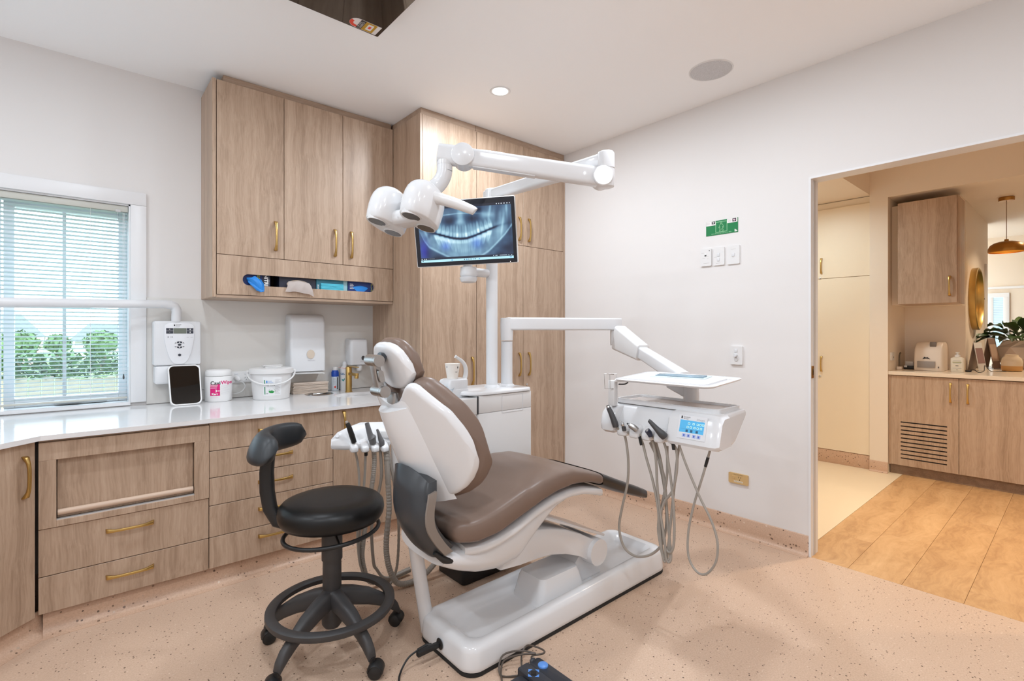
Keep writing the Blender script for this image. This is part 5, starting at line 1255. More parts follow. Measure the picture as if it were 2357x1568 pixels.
me.materials.append(SCM); link('screen', me, mo)
b = B(MM); b.box((0.235, -0.0024, -0.166), (0.238, -0.002, -0.163)); b.out('power_light', mat('led_white', (1, 1, 1, 1), .4, emit=(1, 1, 1, 1), es=1.0), mo)
# mount under the screen reaching back to the post
B().tube([(1.612, 2.217, 1.595), (1.612, 2.217, 1.607), (1.612, 2.217, 1.650)], [0.040, 0.0465, 0.044], 32).out('mount_hub', WHITEC, mo)
B().lathe([(0.020, -0.030), (0.040, -0.026), (0.048, -0.008), (0.048, 0.0)], (1.612, 2.217, 1.595), 32).out('mount_cap', WHITEC, mo)
B().tube([(1.612, 2.217, 1.625), (1.66, 2.212, 1.625), (1.735, 2.205, 1.625)], 0.024, 16).out('mount_arm', WHITEC, mo)
B().box((1.590, 2.215, 1.64), (1.640, 2.240, 1.84), 0.006).out('mount_plate', GREY, mo)

# ---- delivery head on its sprung arm
dh = thing('delivery_head', 'white dentist instrument head with blue display and hanging grey hoses', 'delivery unit', (2.05, 1.22, 0.82))
beam((1.872, 2.20, 1.3435), (2.50, 1.872, 1.3435), 0.070, 0.074, 0.066, 0.074, 0.16).out('support_arm', WHITE, dh, True, 50)
B().lathe([(0.035, 0), (0.036, 0.03), (0.038, 0.09), (0.036, 0.130)], (1.872, 2.20, 1.2475), 32).out('arm_hub', WHITE, dh)
AE = Vector((2.475, 1.884, 0))
B().lathe([(0.030, 0), (0.033, 0.01), (0.033, 0.11)], (AE.x, AE.y, 1.215), 28).out('arm_elbow', WHITES, dh)
A0 = Vector((2.455, 1.845, 1.262)); A1 = Vector((2.185, 1.262, 1.072))
Am = A0 + (A1 - A0) * 0.42
b = beam(A0, Am, 0.078, 0.150, 0.074, 0.090, 0.22); b.out('arm_sleeve', WHITES, dh, True, 50)
beam(Am - (A1 - A0) * 0.03, A1, 0.060, 0.066, 0.060, 0.070, 0.2).out('sprung_arm', WHITE, dh, True, 50)
B().lathe([(0.030, 0), (0.036, 0.01), (0.036, 0.165), (0.028, 0.178)], (2.185, 1.225, 0.90), 28).out('head_column', WHITE, dh)
b = beam((2.19, 1.34, 1.048), (2.185, 1.23, 1.015), 0.05, 0.05, 0.056, 0.07, 0.3); b.out('arm_knuckle', WHITE, dh, True, 50)
# body: cross sections along y; section in x,z
YH0, YH1 = 1.513, 0.952
def sec(y, t):
    # t: 0..1 along the head
    k = 1.0
    P = [(1.905, 0.832), (1.895, 0.845), (1.905, 0.885), (1.940, 0.945), (1.965, 0.962), (2.150, 0.972), (2.172, 0.966), (2.168, 0.948), (2.06, 0.840), (2.03, 0.826), (1.93, 0.824)]
    cx_, cz_ = 2.02, 0.90
    sh = {0: 0.80, 1: 0.93, 2: 1.0}[t] if t in (0, 1, 2) else t
    return [(cx_ + (a - cx_) * sh, y, cz_ + (c - cz_) * sh) for a, c in P]
b = B(); b.loft([sec(YH0, 0.80), sec(YH0 - 0.010, 0.93), sec(YH0 - 0.035, 1.0), sec(YH1 + 0.040, 1.0), sec(YH1 + 0.012, 0.96), sec(YH1, 0.86)])
hb = b.out('head_body', WHITE, dh, True, 28)
hb.modifiers.new('round', 'BEVEL').width = 0.010; hb.modifiers['round'].segments = 3; hb.modifiers['round'].limit_method = 'ANGLE'; hb.modifiers['round'].angle_limit = math.radians(25)
b = B(); o = rrect(0.255, 0.50, 0.02, 5)
b.loft([[(2.062 + a, 1.235 + c, 0.9685 + 0.0125) for a, c in rrect(0.206, 0.512, 0.024, 5)], [(2.062 + a, 1.235 + c, 0.9685 + 0.0125) for a, c in rrect(0.188, 0.494, 0.018, 5)], [(2.062 + a, 1.235 + c, 0.970) for a, c in rrect(0.184, 0.490, 0.016, 5)], ], cap=False)
b.loft([[(2.062 + a, 1.235 + c, z) for a, c in rrect(0.206, 0.512, 0.024, 5)] for z in (0.960, 0.981)], cap=False); b.out('worktop_rim', WHITE, dh, True, 40)
b = B(); b.loft([[(2.062 + a, 1.235 + c, z) for a, c in rrect(0.186, 0.492, 0.017, 5)] for z in (0.966, 0.9695)]); b.out('worktop_mat', mat('mat_taupe', rgb(214, 204, 198), 0.3), dh, True, 40)
# end block, four noses and the control panel swell
def nose(y0, y1, x0=1.868, z0=0.822, z1=0.882, nm='instrument_holder'):
    b = B(); rings = []
    ym = (y0 + y1) / 2; w = abs(y1 - y0)
    for x_, fw_, zb_, zt_ in [(x0, 0.55, z0 + 0.006, z0 + 0.024), (x0 + 0.006, 0.80, z0 + 0.001, z0 + 0.034), (x0 + 0.022, 0.96, z0, z0 + 0.052), (x0 + 0.045, 1.0, z0, z1), (x0 + 0.09, 1.0, z0 + 0.004, z1 + 0.006)]:
        rings.append([(x_, ym + a, (zb_ + zt_) / 2 + c) for a, c in rrect(w * fw_, zt_ - zb_, min(w * fw_, zt_ - zb_) * 0.28, 4)])
    return b.loft(rings).out(nm, WHITE, dh, True, 50)
for y0, y1 in ((1.424, 1.366), (1.357, 1.301), (1.292, 1.238), (1.230, 1.178)): nose(y0, y1)
b = B(); rings = []
for y_, f in [(1.520, 0.78), (1.512, 0.93), (1.498, 1.0), (1.452, 1.0), (1.440, 0.95), (1.436, 0.86)]:
    P = [(1.872, 0.838), (1.868, 0.868), (1.885, 0.920), (1.915, 0.948), (1.975, 0.955), (1.99, 0.83), (1.89, 0.826)]
    rings.append([(1.935 + (a - 1.935) * f, y_, 0.888 + (c - 0.888) * f) for a, c in P])
b.loft(rings).out('end_block', WHITE, dh, True, 40)
b = B(); rings = []
for y_, f in [(1.172, 0.80), (1.166, 0.95), (1.15, 1.0), (0.975, 1.0), (0.950, 0.97), (0.936, 0.85)]:
    P = [(1.880, 0.829), (1.872, 0.842), (1.900, 0.938), (1.925, 0.962), (1.975, 0.965), (1.99, 0.83), (1.90, 0.824)]
    rings.append([(1.935 + (a - 1.935) * f, y_, 0.888 + (c - 0.888) * f) for a, c in P])
b.loft(rings).out('control_panel', WHITE, dh, True, 40)
# display on the slanted front of the control panel
du = Vector((0, -1, 0)); dv = Vector((0.028, 0, 0.096)).normalized(); dn = du.cross(dv); do = Vector((1.8862, 1.058, 0.893))
def dpl(nm, u0, u1, v0, v1, m, t=0.0008, base=0.0):
    o_ = do + dn * base
    return B().prism([o_ + du * a + dv * c for a, c in ((u0, v0), (u1, v0), (u1, v1), (u0, v1))], dn * t).out(nm, m, dh, False)
dpl('display_frame', -0.060, 0.064, -0.034, 0.062, mat('panel_white', rgb(226, 228, 232), 0.3), 0.0012)
SB = mat('display_blue', rgb(30, 60, 90), 0.2, emit=rgb(86, 178, 226), es=0.75)
dpl('display', -0.052, 0.054, -0.008, 0.042, SB, 0.0006, 0.0012)
SI = mat('display_ink', rgb(30, 50, 70), 0.3, emit=rgb(52, 92, 124), es=0.5); SIW = mat('display_pale', rgb(160, 200, 220), 0.3, emit=rgb(150, 205, 228), es=0.7)
for row, (v_, us) in enumerate([(0.029, (-0.012, 0.008, 0.026, 0.038, 0.049)), (0.014, (-0.016, -0.002, 0.014, 0.028, 0.042))]):
    for u_ in us:
        dpl('display_icon', u_ - 0.0045, u_ + 0.0045, v_ - 0.0035, v_ + 0.0045, SIW, 0.0003, 0.0018); dpl('display_icon', u_ - 0.0025, u_ + 0.0025, v_ - 0.001, v_ + 0.002, SI, 0.0003, 0.0021)
for u_ in (-0.018, 0.002, 0.026): dpl('display_icon', u_ - 0.005, u_ + 0.005, -0.006, 0.004, SI, 0.0003, 0.0018)
dpl('display_icon', -0.048, 0.050, 0.0055, 0.006, SI, 0.0003, 0.0018)
KB_ = mat('key_lilac', rgb(176, 190, 232), 0.4); KI = mat('key_blue', rgb(70, 100, 190), 0.4)
for u_ in (-0.028, -0.008, 0.016, 0.036):
    dpl('touch_key', u_ - 0.008, u_ + 0.008, -0.027, -0.013, KB_, 0.0005, 0.0012); dpl('key_mark', u_ - 0.003, u_ + 0.003, -0.024, -0.016, KI, 0.0003, 0.0017)
text('lettering', 'Dentsply', 0.0085, do + du * -0.040 + dv * 0.0545, du, dv, INK, dh, lift=0.0014); text('lettering', 'Sirona', 0.0085, do + du * -0.040 + dv * 0.0478, du, dv, INK, dh, lift=0.0014)
dpl('emblem', -0.050, -0.044, 0.047, 0.058, INK, 0.0003, 0.0012)
text('lettering', 'intego', 0.014, do + du * 0.018 + dv * 0.049, du, dv, INKG, dh, lift=0.0014)
# tray carrier
B().box((1.888, 1.448, 0.950), (1.920, 1.482, 1.070), 0.005).out('tray_post', WHITES, dh)
B().tube([(1.93, 1.40, 1.062), (1.94, 1.425, 1.052), (1.93, 1.452, 1.050)], 0.0035, 8).out('tray_hook', DARKG, dh)
b = beam((1.905, 1.455, 1.069), (2.03, 1.28, 1.073), 0.045, 0.010, 0.06, 0.010, 0.3); b.out('tray_bracket', WHITES, dh)
b = B(); wl = [(1.860, 1.478, 1.100), (1.900, 1.444, 1.100), (1.900, 1.444, 1.085)]
b.tube([(1.900, 1.440, 1.080), (1.900, 1.440, 1.102), (1.856, 1.478, 1.102), (1.858, 1.476, 1.032), (1.888, 1.449, 1.031)], 0.0013, 6, True, 0)
b.tube([(1.876, 1.461, 1.102), (1.877, 1.461, 1.033), (1.893, 1.449, 1.034)], 0.0013, 6, True, 0); b.tube([(1.880, 1.440, 1.100), (1.866, 1.470, 1.102)], 0.0013, 6, True, 0)
b.out('wire_clip', CHROME, dh)
tr = thing('instrument_tray', 'white shallow instrument tray above the delivery head', 'tray', (2.02, 1.205, 1.074))
TTM = Matrix.Translation((2.020, 1.205, 1.079)) @ Matrix.Rotation(math.radians(-4.0), 4, 'Y')
def trr(w, d, r, z): return [(a, c, z) for a, c in rrect(w, d, r, 7)]
b = B(TTM); b.loft([trr(0.20, 0.38, 0.03, 0.0), trr(0.275, 0.455, 0.035, 0.0005), trr(0.295, 0.475, 0.04, 0.0055), trr(0.300, 0.480, 0.042, 0.0105), trr(0.290, 0.470, 0.04, 0.0120), trr(0.222, 0.402, 0.03, 0.0105), trr(0.205, 0.385, 0.025, 0.0055)])
b.out('tray', WHITE, tr, True, 45)
b = B(TTM); b.loft([trr(0.206, 0.386, 0.026, 0.0065), trr(0.206, 0.386, 0.026, 0.0125), trr(0.190, 0.370, 0.024, 0.0145)]); b.out('tray_liner', mat('tray_paper', rgb(228, 228, 230), 0.6), tr, True, 45)
po = thing('instrument_pouch', 'pale blue sterile pouch with mirror and probes lying on the tray', 'pouch', (2.05, 1.20, 1.093))
PM = TTM @ Matrix.Translation((0.03, -0.005, 0.0148)) @ Matrix.Rotation(math.radians(8), 4, 'Z')
b = B(PM); b.box((-0.045, -0.125, 0), (0.045, 0.125, 0.002), 0.0008); b.out('pouch', mat('pouch_blue', rgb(204, 222, 230), 0.35), po)
for dx in (-0.02, 0.0, 0.02):
    b = B(PM); b.tube([(dx, -0.11, 0.005), (dx, -0.04, 0.0052), (dx + 0.004, 0.06, 0.005), (dx, 0.11, 0.005)], [0.0035, 0.003, 0.0028, 0.002], 8); b.out('probe', mat('probe_steel', rgb(140, 156, 166), 0.3, 1.0), po)

# ---- handpieces and their hoses on the delivery head
def hose(parent, pts, r, nm='hose', m=None, corr=False):
    if not corr: return B().tube(pts, r, 10, True, 6).out(nm, m or HOSE, parent, True, 80)
    b = B(); b.tube(pts, r, 10, True, 14); bm = b.bm
    bm.verts.ensure_lookup_table()
    n = 10
    for i in range(len(bm.verts) // n):
        if i % 2:
            vs = [bm.verts[i * n + k] for k in range(n)]
            c = sum((v.co for v in vs), Vector()) / n
            for v in vs: v.co = c + (v.co - c) * 0.86
    return b.out(nm, m or HOSE, parent, True, 20)
def yz(P, x=1.90, dx=0.0): return [(x + dx * i, y_, z_) for i, (y_, z_) in enumerate(P)]
GH = 'instruments in the delivery head'
hp = thing('air_syringe', 'black thick straight handpiece at the left end of the delivery head', 'handpiece', (1.87, 1.42, 0.83))
B().tube([(1.862, 1.417, 0.862), (1.859, 1.420, 0.880), (1.852, 1.434, 0.920), (1.847, 1.447, 0.948)], [0.0135, 0.015, 0.0125, 0.0105], 18).out('grip', DARKG, hp)
B().tube([(1.847, 1.447, 0.948), (1.846, 1.450, 0.956)], [0.0098, 0.0085], 16).out('tip_ring', CHROME, hp); B().tube([(1.846, 1.450, 0.956), (1.8455, 1.4515, 0.959)], [0.007, 0.006], 14).out('tip', BLACKP, hp)
hose(hp, [(1.865, 1.414, 0.862), (1.885, 1.402, 0.835)] + yz([(1.393, 0.816), (1.380, 0.714), (1.388, 0.603), (1.423, 0.476), (1.444, 0.376), (1.423, 0.293), (1.367, 0.266), (1.299, 0.288), (1.247, 0.335), (1.225, 0.386), (1.216, 0.468), (1.230, 0.60), (1.27, 0.75), (1.30, 0.822)], 1.90, 0.006), 0.0058)
def head_hose(nm, lab, yy, pts, parts, dx=0.004, r=0.0056, blk=False):
    t = thing(nm, lab, 'handpiece', (1.88, yy, 0.80), None)
    parts(t, yy)
    hose(t, [(1.885, yy - 0.004, 0.842)] + yz(pts, 1.90, dx), r)
    return t
def turbine(t, yy):
    B().tube([(1.868, yy, 0.870), (1.862, yy + 0.001, 0.880), (1.860, yy + 0.003, 0.884)], [0.0085, 0.0095, 0.007], 16).out('coupling', CHROME, t)
    B().tube([(1.868, yy - 0.004, 0.850), (1.866, yy - 0.002, 0.868)], [0.009, 0.010], 14).out('sleeve', DARKG, t)
    B().tube([(1.860, yy + 0.004, 0.884), (1.858, yy + 0.014, 0.897)], [0.0032, 0.0018], 8).out('nozzle', SATIN, t)
head_hose('turbine_handpiece', 'small chrome turbine coupling in the second holder of the delivery head', 1.378, [(1.311, 0.821), (1.280, 0.733), (1.247, 0.627), (1.225, 0.505), (1.229, 0.424), (1.207, 0.313), (1.198, 0.304), (1.180, 0.326), (1.184, 0.399), (1.198, 0.513), (1.22, 0.68), (1.29, 0.80)], turbine)
def motor(t, yy):
    B().tube([(1.868, yy - 0.012, 0.862), (1.862, yy - 0.002, 0.872), (1.855, yy + 0.016, 0.882)], [0.013, 0.0135, 0.0115], 20).out('motor_body', SATIN, t)
    B().tube([(1.855, yy + 0.016, 0.882), (1.8535, yy + 0.020, 0.8845)], [0.0085, 0.007], 16).out('motor_nose', CHROME, t)
    B().tube([(1.852, yy + 0.022, 0.886), (1.850, yy + 0.028, 0.890)], [0.004, 0.003], 10).out('motor_pin', BLACKP, t)
    B().tube([(1.885, yy - 0.014, 0.832), (1.886, yy - 0.022, 0.795)], [0.007, 0.006], 12).out('connector', BLACKP, t)
head_hose('motor_handpiece', 'silver motor handpiece in the third holder of the delivery head', 1.318, [(1.254, 0.822), (1.234, 0.742), (1.229, 0.623), (1.216, 0.508), (1.198, 0.395), (1.193, 0.318), (1.180, 0.306), (1.174, 0.340), (1.193, 0.475), (1.207, 0.589), (1.23, 0.72), (1.26, 0.81)], motor)
def socketp(t, yy):
    B().tube([(1.870, yy - 0.006, 0.846), (1.864, yy - 0.002, 0.862), (1.856, yy + 0.002, 0.872)], [0.010, 0.0125, 0.0122], 18).out('socket', mat('dark_blue_plastic', rgb(40, 46, 66), 0.3), t)
    B().tube([(1.8565, yy + 0.002, 0.8725), (1.8552, yy + 0.003, 0.8738)], [0.008, 0.007], 14).out('socket_pin', CHROME, t)
head_hose('scaler_handpiece', 'dark blue open hose coupling in the fourth holder of the delivery head', 1.243, [(1.193, 0.824), (1.171, 0.731), (1.154, 0.602), (1.149, 0.487), (1.154, 0.393), (1.171, 0.352), (1.198, 0.363), (1.220, 0.451), (1.223, 0.522), (1.20, 0.66), (1.20, 0.80)], socketp)
def greyhp(t, yy):
    B().tube([(1.868, yy - 0.004, 0.856), (1.858, yy + 0.004, 0.868), (1.848, yy + 0.024, 0.890), (1.840, yy + 0.045, 0.913), (1.838, yy + 0.052, 0.920), (1.837, yy + 0.054, 0.9215)], [0.0165, 0.0165, 0.0115, 0.0085, 0.0072, 0.004], 18).out('grip', DARKG, t)
    B().tube([(1.885, yy - 0.034, 0.826), (1.886, yy - 0.036, 0.804)], [0.0075, 0.0065], 12).out('connector', BLACKP, t)
head_hose('curing_handpiece', 'dark grey tapered handpiece next to the blue display', 1.172, [(1.135, 0.807), (1.132, 0.723), (1.154, 0.626), (1.198, 0.560), (1.220, 0.483), (1.217, 0.373), (1.202, 0.314), (1.19, 0.35), (1.17, 0.55), (1.15, 0.75), (1.14, 0.82)], greyhp)
ch = hose(dh, yz([(1.122, 0.830), (1.086, 0.740), (1.030, 0.626), (0.983, 0.543), (0.959, 0.463), (0.968, 0.381), (1.010, 0.318), (1.054, 0.313), (1.090, 0.361), (1.093, 0.458), (1.070, 0.578), (1.030, 0.715), (0.999, 0.830)], 1.90, 0.003), 0.0048, 'cable_loop')
B().tube([(1.9335, 1.021, 0.748), (1.9345, 1.010, 0.788)], 0.0062, 12).out('cable_ferrule', BLACKP, dh)

# ---- assistant's instrument holder on the far side
ah = thing('assistant_holder', 'white assistant instrument holder behind the stool', 'instrument holder', (1.06, 2.36, 0.70))
O_ = [(0.893, 2.318, 0.768), (0.905, 2.345, 0.792), (0.945, 2.375, 0.812), (1.01, 2.40, 0.826), (1.085, 2.42, 0.838), (1.225, 2.42, 0.825), (1.222, 2.37, 0.775), (1.205, 2.330, 0.738), (1.155, 2.322, 0.742), (1.03, 2.318, 0.752), (0.95, 2.314, 0.758)]
ccx = sum(p[0] for p in O_) / len(O_); ccy = sum(p[1] for p in O_) / len(O_)
def osh(f, dz): return [(ccx + (a - ccx) * f, ccy + (c - ccy) * f, z + dz) for a, c, z in O_]
b = B(); b.loft([osh(0.88, -0.024), osh(0.97, -0.020), osh(1.0, -0.010), osh(1.0, -0.003), osh(0.98, 0.0), osh(0.5, 0.001)]); b.out('holder_body', WHITE, ah, True, 50)
for x_ in (1.000, 1.055, 1.108, 1.160):
    b = B(); rings = []
    zc = 0.752 - 0.14 * (x_ - 1.0)
    for y_, w, zb_, zt_ in [(2.292, 0.026, zc - 0.028, zc - 0.012), (2.298, 0.036, zc - 0.033, zc - 0.004), (2.318, 0.042, zc - 0.034, zc + 0.008), (2.345, 0.042, zc - 0.024, zc + 0.022), (2.37, 0.036, zc - 0.010, zc + 0.034)]:
        rings.append([(x_ + a + 0.012 * (y_ - 2.29) / .08, y_, (zb_ + zt_) / 2 + c) for a, c in rrect(w, zt_ - zb_, min(w, zt_ - zb_) * .3, 4)])
    b.loft(rings).out('holder_finger', WHITE, ah, True, 50)
for k in range(3): plate((0.935 + 0.020 * k, 2.348 + .012 * k, 0.7985 + 0.006 * k), (1, 0.3, 0.15), (0, 0.75, 0.66), [(0.008 * math.cos(a), 0.008 * math.sin(a)) for a in [2 * PI * q / 16 for q in range(16)]], 0.001).out('touch_key', WHITEC, ah)
beam((1.15, 2.40, 0.775), (1.335, 2.25, 0.775), 0.05, 0.05, 0.05, 0.05, 0.3).out('holder_arm', WHITES, ah, True, 50)
B().lathe([(0.020, 0), (0.024, 0.02), (0.024, 0.20)], (1.235, 2.335, 0.535), 20).out('hose_guide', WHITES, ah)
def az(P, y=2.33, dy=0.0): return [(x_, y + dy * i, z_) for i, (x_, z_) in enumerate(P)]
def ahp(nm, lab, x_, z_, pts, parts, r, corr=False, dy=0.004):
    t = thing(nm, lab, 'handpiece', (x_, 2.33, z_ - 0.05)); parts(t)
    hose(t, az(pts, 2.332, dy), r, 'hose', None, corr); return t
ahp('syringe_handpiece', 'black slim syringe handpiece standing in the assistant holder', 1.003, 0.77, [(1.008, 0.765), (1.015, 0.733), (1.034, 0.655), (1.043, 0.556), (1.036, 0.384), (1.040, 0.247), (1.057, 0.134), (1.10, 0.05), (1.20, 0.012), (1.34, 0.02)], lambda t: (
    B().tube([(1.006, 2.318, 0.765), (0.994, 2.316, 0.800), (0.979, 2.317, 0.845), (0.972, 2.320, 0.862)], [0.0125, 0.0135, 0.0115, 0.0095], 18).out('grip', BLACKP, t), B().tube([(0.972, 2.320, 0.862), (0.968, 2.321, 0.870)], [0.0078, 0.007], 14).out('tip', CHROME, t)), 0.0058)
ahp('suction_handpiece', 'grey suction handpiece with broad collar in the assistant holder', 1.10, 0.77, [(1.106, 0.745), (1.115, 0.712), (1.121, 0.651), (1.118, 0.585), (1.112, 0.531), (1.077, 0.319), (1.068, 0.239), (1.066, 0.186), (1.077, 0.122), (1.11, 0.04), (1.2, 0.02), (1.34, 0.03)], lambda t: (
    B().tube([(1.104, 2.318, 0.745), (1.098, 2.316, 0.768), (1.096, 2.316, 0.775), (1.088, 2.318, 0.790), (1.074, 2.322, 0.845), (1.073, 2.322, 0.848)], [0.016, 0.018, 0.021, 0.0145, 0.0108, 0.009], 18).out('grip', mat('suction_grey', rgb(104, 104, 106), 0.45), t),), 0.0125, True)
ahp('saliva_ejector', 'small grey saliva ejector beside the dental chair back', 1.15, 0.745, [(1.150, 0.725), (1.151, 0.701), (1.160, 0.599), (1.154, 0.522), (1.118, 0.364), (1.112, 0.282), (1.124, 0.141), (1.142, 0.096), (1.20, 0.03), (1.34, 0.03)], lambda t: (
    B().tube([(1.152, 2.316, 0.725), (1.148, 2.315, 0.748), (1.143, 2.316, 0.760), (1.132, 2.318, 0.795), (1.126, 2.320, 0.812)], [0.012, 0.014, 0.0125, 0.0072, 0.0055], 16).out('grip', MATS['suction_grey'], t),), 0.008, False)
hose(ah, az([(1.074, 0.735), (1.074, 0.702), (1.074, 0.615), (1.071, 0.539), (1.056, 0.352), (1.051, 0.217), (1.063, 0.137), (1.10, 0.05), (1.20, 0.02), (1.34, 0.015)], 2.335, 0.005), 0.0062, 'hose')
B().tube([(1.073, 2.330, 0.722), (1.073, 2.332, 0.688)], 0.0085, 14).out('hose_connector', BLACKP, ah)
hose(ah, az([(1.176, 0.73), (1.178, 0.674), (1.184, 0.516), (1.184, 0.403), (1.166, 0.268), (1.163, 0.185), (1.178, 0.102), (1.215, 0.033), (1.278, 0.018), (1.350, 0.031), (1.418, 0.080), (1.47, 0.14)], 2.33, -0.008), 0.0150, 'suction_hose', None, True)
hose(ah, az([(1.184, 0.72), (1.190, 0.660), (1.215, 0.538), (1.234, 0.392), (1.243, 0.276), (1.234, 0.107), (1.206, 0.033), (1.18, 0.012)], 2.315, 0.0), 0.0075, 'hose', None, True)

# ---- foot control on the floor
fc = thing('foot_control', 'dark grey foot control with blue button and arrow pad on the floor', 'foot control', (1.255, 1.27, 0))
FCM = mat('foot_grey', rgb(50, 53, 60), 0.4); FBL = mat('foot_blue', rgb(96, 150, 226), 0.35)
rbox(1.158, 1.236, 1.16, 1.375, 0.0, 0.032, 0.016, 0.005).out('left_pedal', FCM, fc)
rbox(1.238, 1.294, 1.16, 1.398, 0.0, 0.042, 0.010, 0.005).out('pad_block', FCM, fc)
rbox(1.296, 1.352, 1.16, 1.398, 0.0, 0.038, 0.016, 0.006).out('button_block', FCM, fc)
B().box((1.150, 1.150, 0), (1.375, 1.20, 0.006), 0.002).out('base_plate', mat('foot_taupe', rgb(120, 108, 98), 0.5), fc)
B().ball((1.318, 1.395, 0.034), (0.014, 0.010, 0.012), 16, 8).out('cable_boss', FCM, fc)
B().lathe([(0.0195, 0), (0.019, 0.005), (0.014, 0.0085), (0.006, 0.0098), (0, 0.010)], (1.325, 1.346, 0.038), 28, cap=False).out('blue_button', FBL, fc)
for dx, dy in ((1, 0), (-1, 0), (0, 1), (0, -1)):
    c = Vector((1.266 + 0.0205 * dx, 1.335 + 0.0205 * dy, 0.0421)); d_ = Vector((dx, dy, 0)); n_ = Vector((-dy, dx, 0))
    B().prism([c + d_ * 0.0075, c + n_ * 0.011 - d_ * 0.003, c - n_ * 0.011 - d_ * 0.003], (0, 0, 0.0006)).out('arrow', FBL, fc, False)
B(Matrix.Translation((1.266, 1.335, 0.0421)) @ Matrix.Rotation(PI / 4, 4, 'Z')).box((-0.010, -0.010, 0), (0.010, 0.010, 0.0012)).out('pad_centre', BLACKP, fc)
text('lettering', 'S', 0.022, (1.185, 1.30, 0.0322), (0.8, -0.6, 0), (0.6, 0.8, 0), WP, fc, 'CENTER', bold=0.0006); text('lettering', 'x', 0.020, (1.203, 1.318, 0.0322), (0.8, -0.6, 0), (0.6, 0.8, 0), WP, fc, 'CENTER')
CABLE = mat('cable_brown', rgb(82, 72, 64), 0.35)
B().tube([(1.318, 1.400, 0.034), (1.332, 1.412, 0.040), (1.372, 1.392, 0.042), (1.402, 1.421, 0.028), (1.390, 1.459, 0.030), (1.354, 1.470, 0.042), (1.312, 1.452, 0.030), (1.268, 1.405, 0.008), (1.235, 1.41, 0.006), (1.20, 1.45, 0.007), (1.23, 1.478, 0.045), (1.275, 1.470, 0.052), (1.32, 1.44, 0.050), (1.345, 1.405, 0.046)], 0.0036, 8).out('cable', CABLE, fc)
B().tube([(1.345, 1.405, 0.046), (1.30, 1.435, 0.048), (1.24, 1.47, 0.035), (1.205, 1.45, 0.012), (1.185, 1.42, 0.006), (1.135, 1.36, 0.0045), (1.09, 1.26, 0.0045), (1.02, 1.18, 0.0045)], 0.0036, 8).out('cable', CABLE, fc)
sp_ = thing('cable_connector', 'black connector and thin lead plugged into the end of the chair base', 'connector', (1.03, 1.69, 0))
B().tube([(1.0875, 1.690, 0.056), (1.0865, 1.690, 0.056), (1.083, 1.690, 0.056)], [0.022, 0.022, 0.016], 20, True, 0).out('flange', BLACKP, sp_)
b = B(); b.box((0.985, 1.680, 0.046), (1.085, 1.700, 0.066), 0.004); b.out('plug', BLACKP, sp_)
B().tube([(1.045, 1.716, 0.056), (1.005, 1.718, 0.052)], [0.007, 0.006], 12).out('lead_sleeve', BLACKP, sp_)
B().tube([(1.06, 1.706, 0.056), (1.045, 1.716, 0.056)], 0.006, 10).out('link', BLACKP, sp_)
B().tube([(1.005, 1.718, 0.052), (0.965, 1.722, 0.036), (0.925, 1.705, 0.012), (0.895, 1.665, 0.005), (0.885, 1.60, 0.004), (0.90, 1.52, 0.004), (0.94, 1.44, 0.004)], 0.0036, 8).out('lead', BLACKP, sp_)

# ================================================================ STOOL
SX, SY = 0.793, 2.045
fw = Vector((math.sin(math.radians(41)), math.cos(math.radians(41)), 0)); rtv = Vector((math.cos(math.radians(41)), -math.sin(math.radians(41)), 0))
st = thing('operator_stool', 'black dental stool with curved armrest pad and foot ring on five castors', 'stool', (SX, SY, 0))
def castor_at(ang, R=0.281):
    a = math.radians(ang); c = Vector((SX + R * math.cos(a), SY + R * math.sin(a), 0)); d = Vector((math.cos(a), math.sin(a), 0)); n = Vector((-d.y, d.x, 0))
    # arm: arched taper from hub to castor stem
    rings = []
    for q, z, w, h in [(0.02, 0.205, 0.028, 0.040), (0.08, 0.192, 0.027, 0.038), (0.15, 0.168, 0.024, 0.034), (0.21, 0.135, 0.019, 0.026), (0.25, 0.108, 0.018, 0.024), (0.272, 0.085, 0.0175, 0.018), (0.283, 0.066, 0.016, 0.010)]:
        p = Vector((SX, SY, z)) + d * q
        tz = 0.25 if q < 0.2 else 0.7
        up = (Vector((0, 0, 1)) + d * tz * 0.6).normalized()
        rings.append([p + n * (w * x_) + up * (h * y_) for x_, y_ in sellipse(1, 1, 3.2, 18)])
    leg = B().loft(rings).out('leg', STOOLG, st, True, 60)
    swv = math.radians(ang * 2.3 + 40); e = Vector((math.cos(swv), math.sin(swv), 0)); f = Vector((-e.y, e.x, 0))
    wc_ = c + d * 0.004 + e * 0.012
    B().tube([c + Vector((0, 0, 0.050)), c + Vector((0, 0, 0.072))], 0.010, 12).out('castor_stem', BLACKP, leg)
    for sg in (-1, 1):
        B().tube([wc_ + f * (sg * 0.006) + Vector((0, 0, 0.0265)), wc_ + f * (sg * 0.008) + Vector((0, 0, 0.0265)), wc_ + f * (sg * 0.022) + Vector((0, 0, 0.0265)), wc_ + f * (sg * 0.026) + Vector((0, 0, 0.0265))], [0.022, 0.0265, 0.0265, 0.021], 24, True, 0).out('castor_wheel', BLACKP, leg, True, 40)
    hood = B(); rings = []
    for y_ in (-0.027, -0.02, 0.02, 0.027):
        r_ = 0.030 if abs(y_) < 0.025 else 0.026
        rings.append([wc_ + f * y_ + e * (r_ * math.cos(t)) + Vector((0, 0, 0.028 + r_ * math.sin(t))) for t in [math.radians(-12 + 190 * k / 14) for k in range(15)]] + [wc_ + f * y_ + e * (0.024 * math.cos(t)) + Vector((0, 0, 0.028 + 0.024 * math.sin(t))) for t in [math.radians(178 - 190 * k / 14) for k in range(15)]])
    hood.loft(rings).out('castor_hood', BLACKP, leg, True, 50)
for a in (135, 207, 279, 351, 63): castor_at(a)
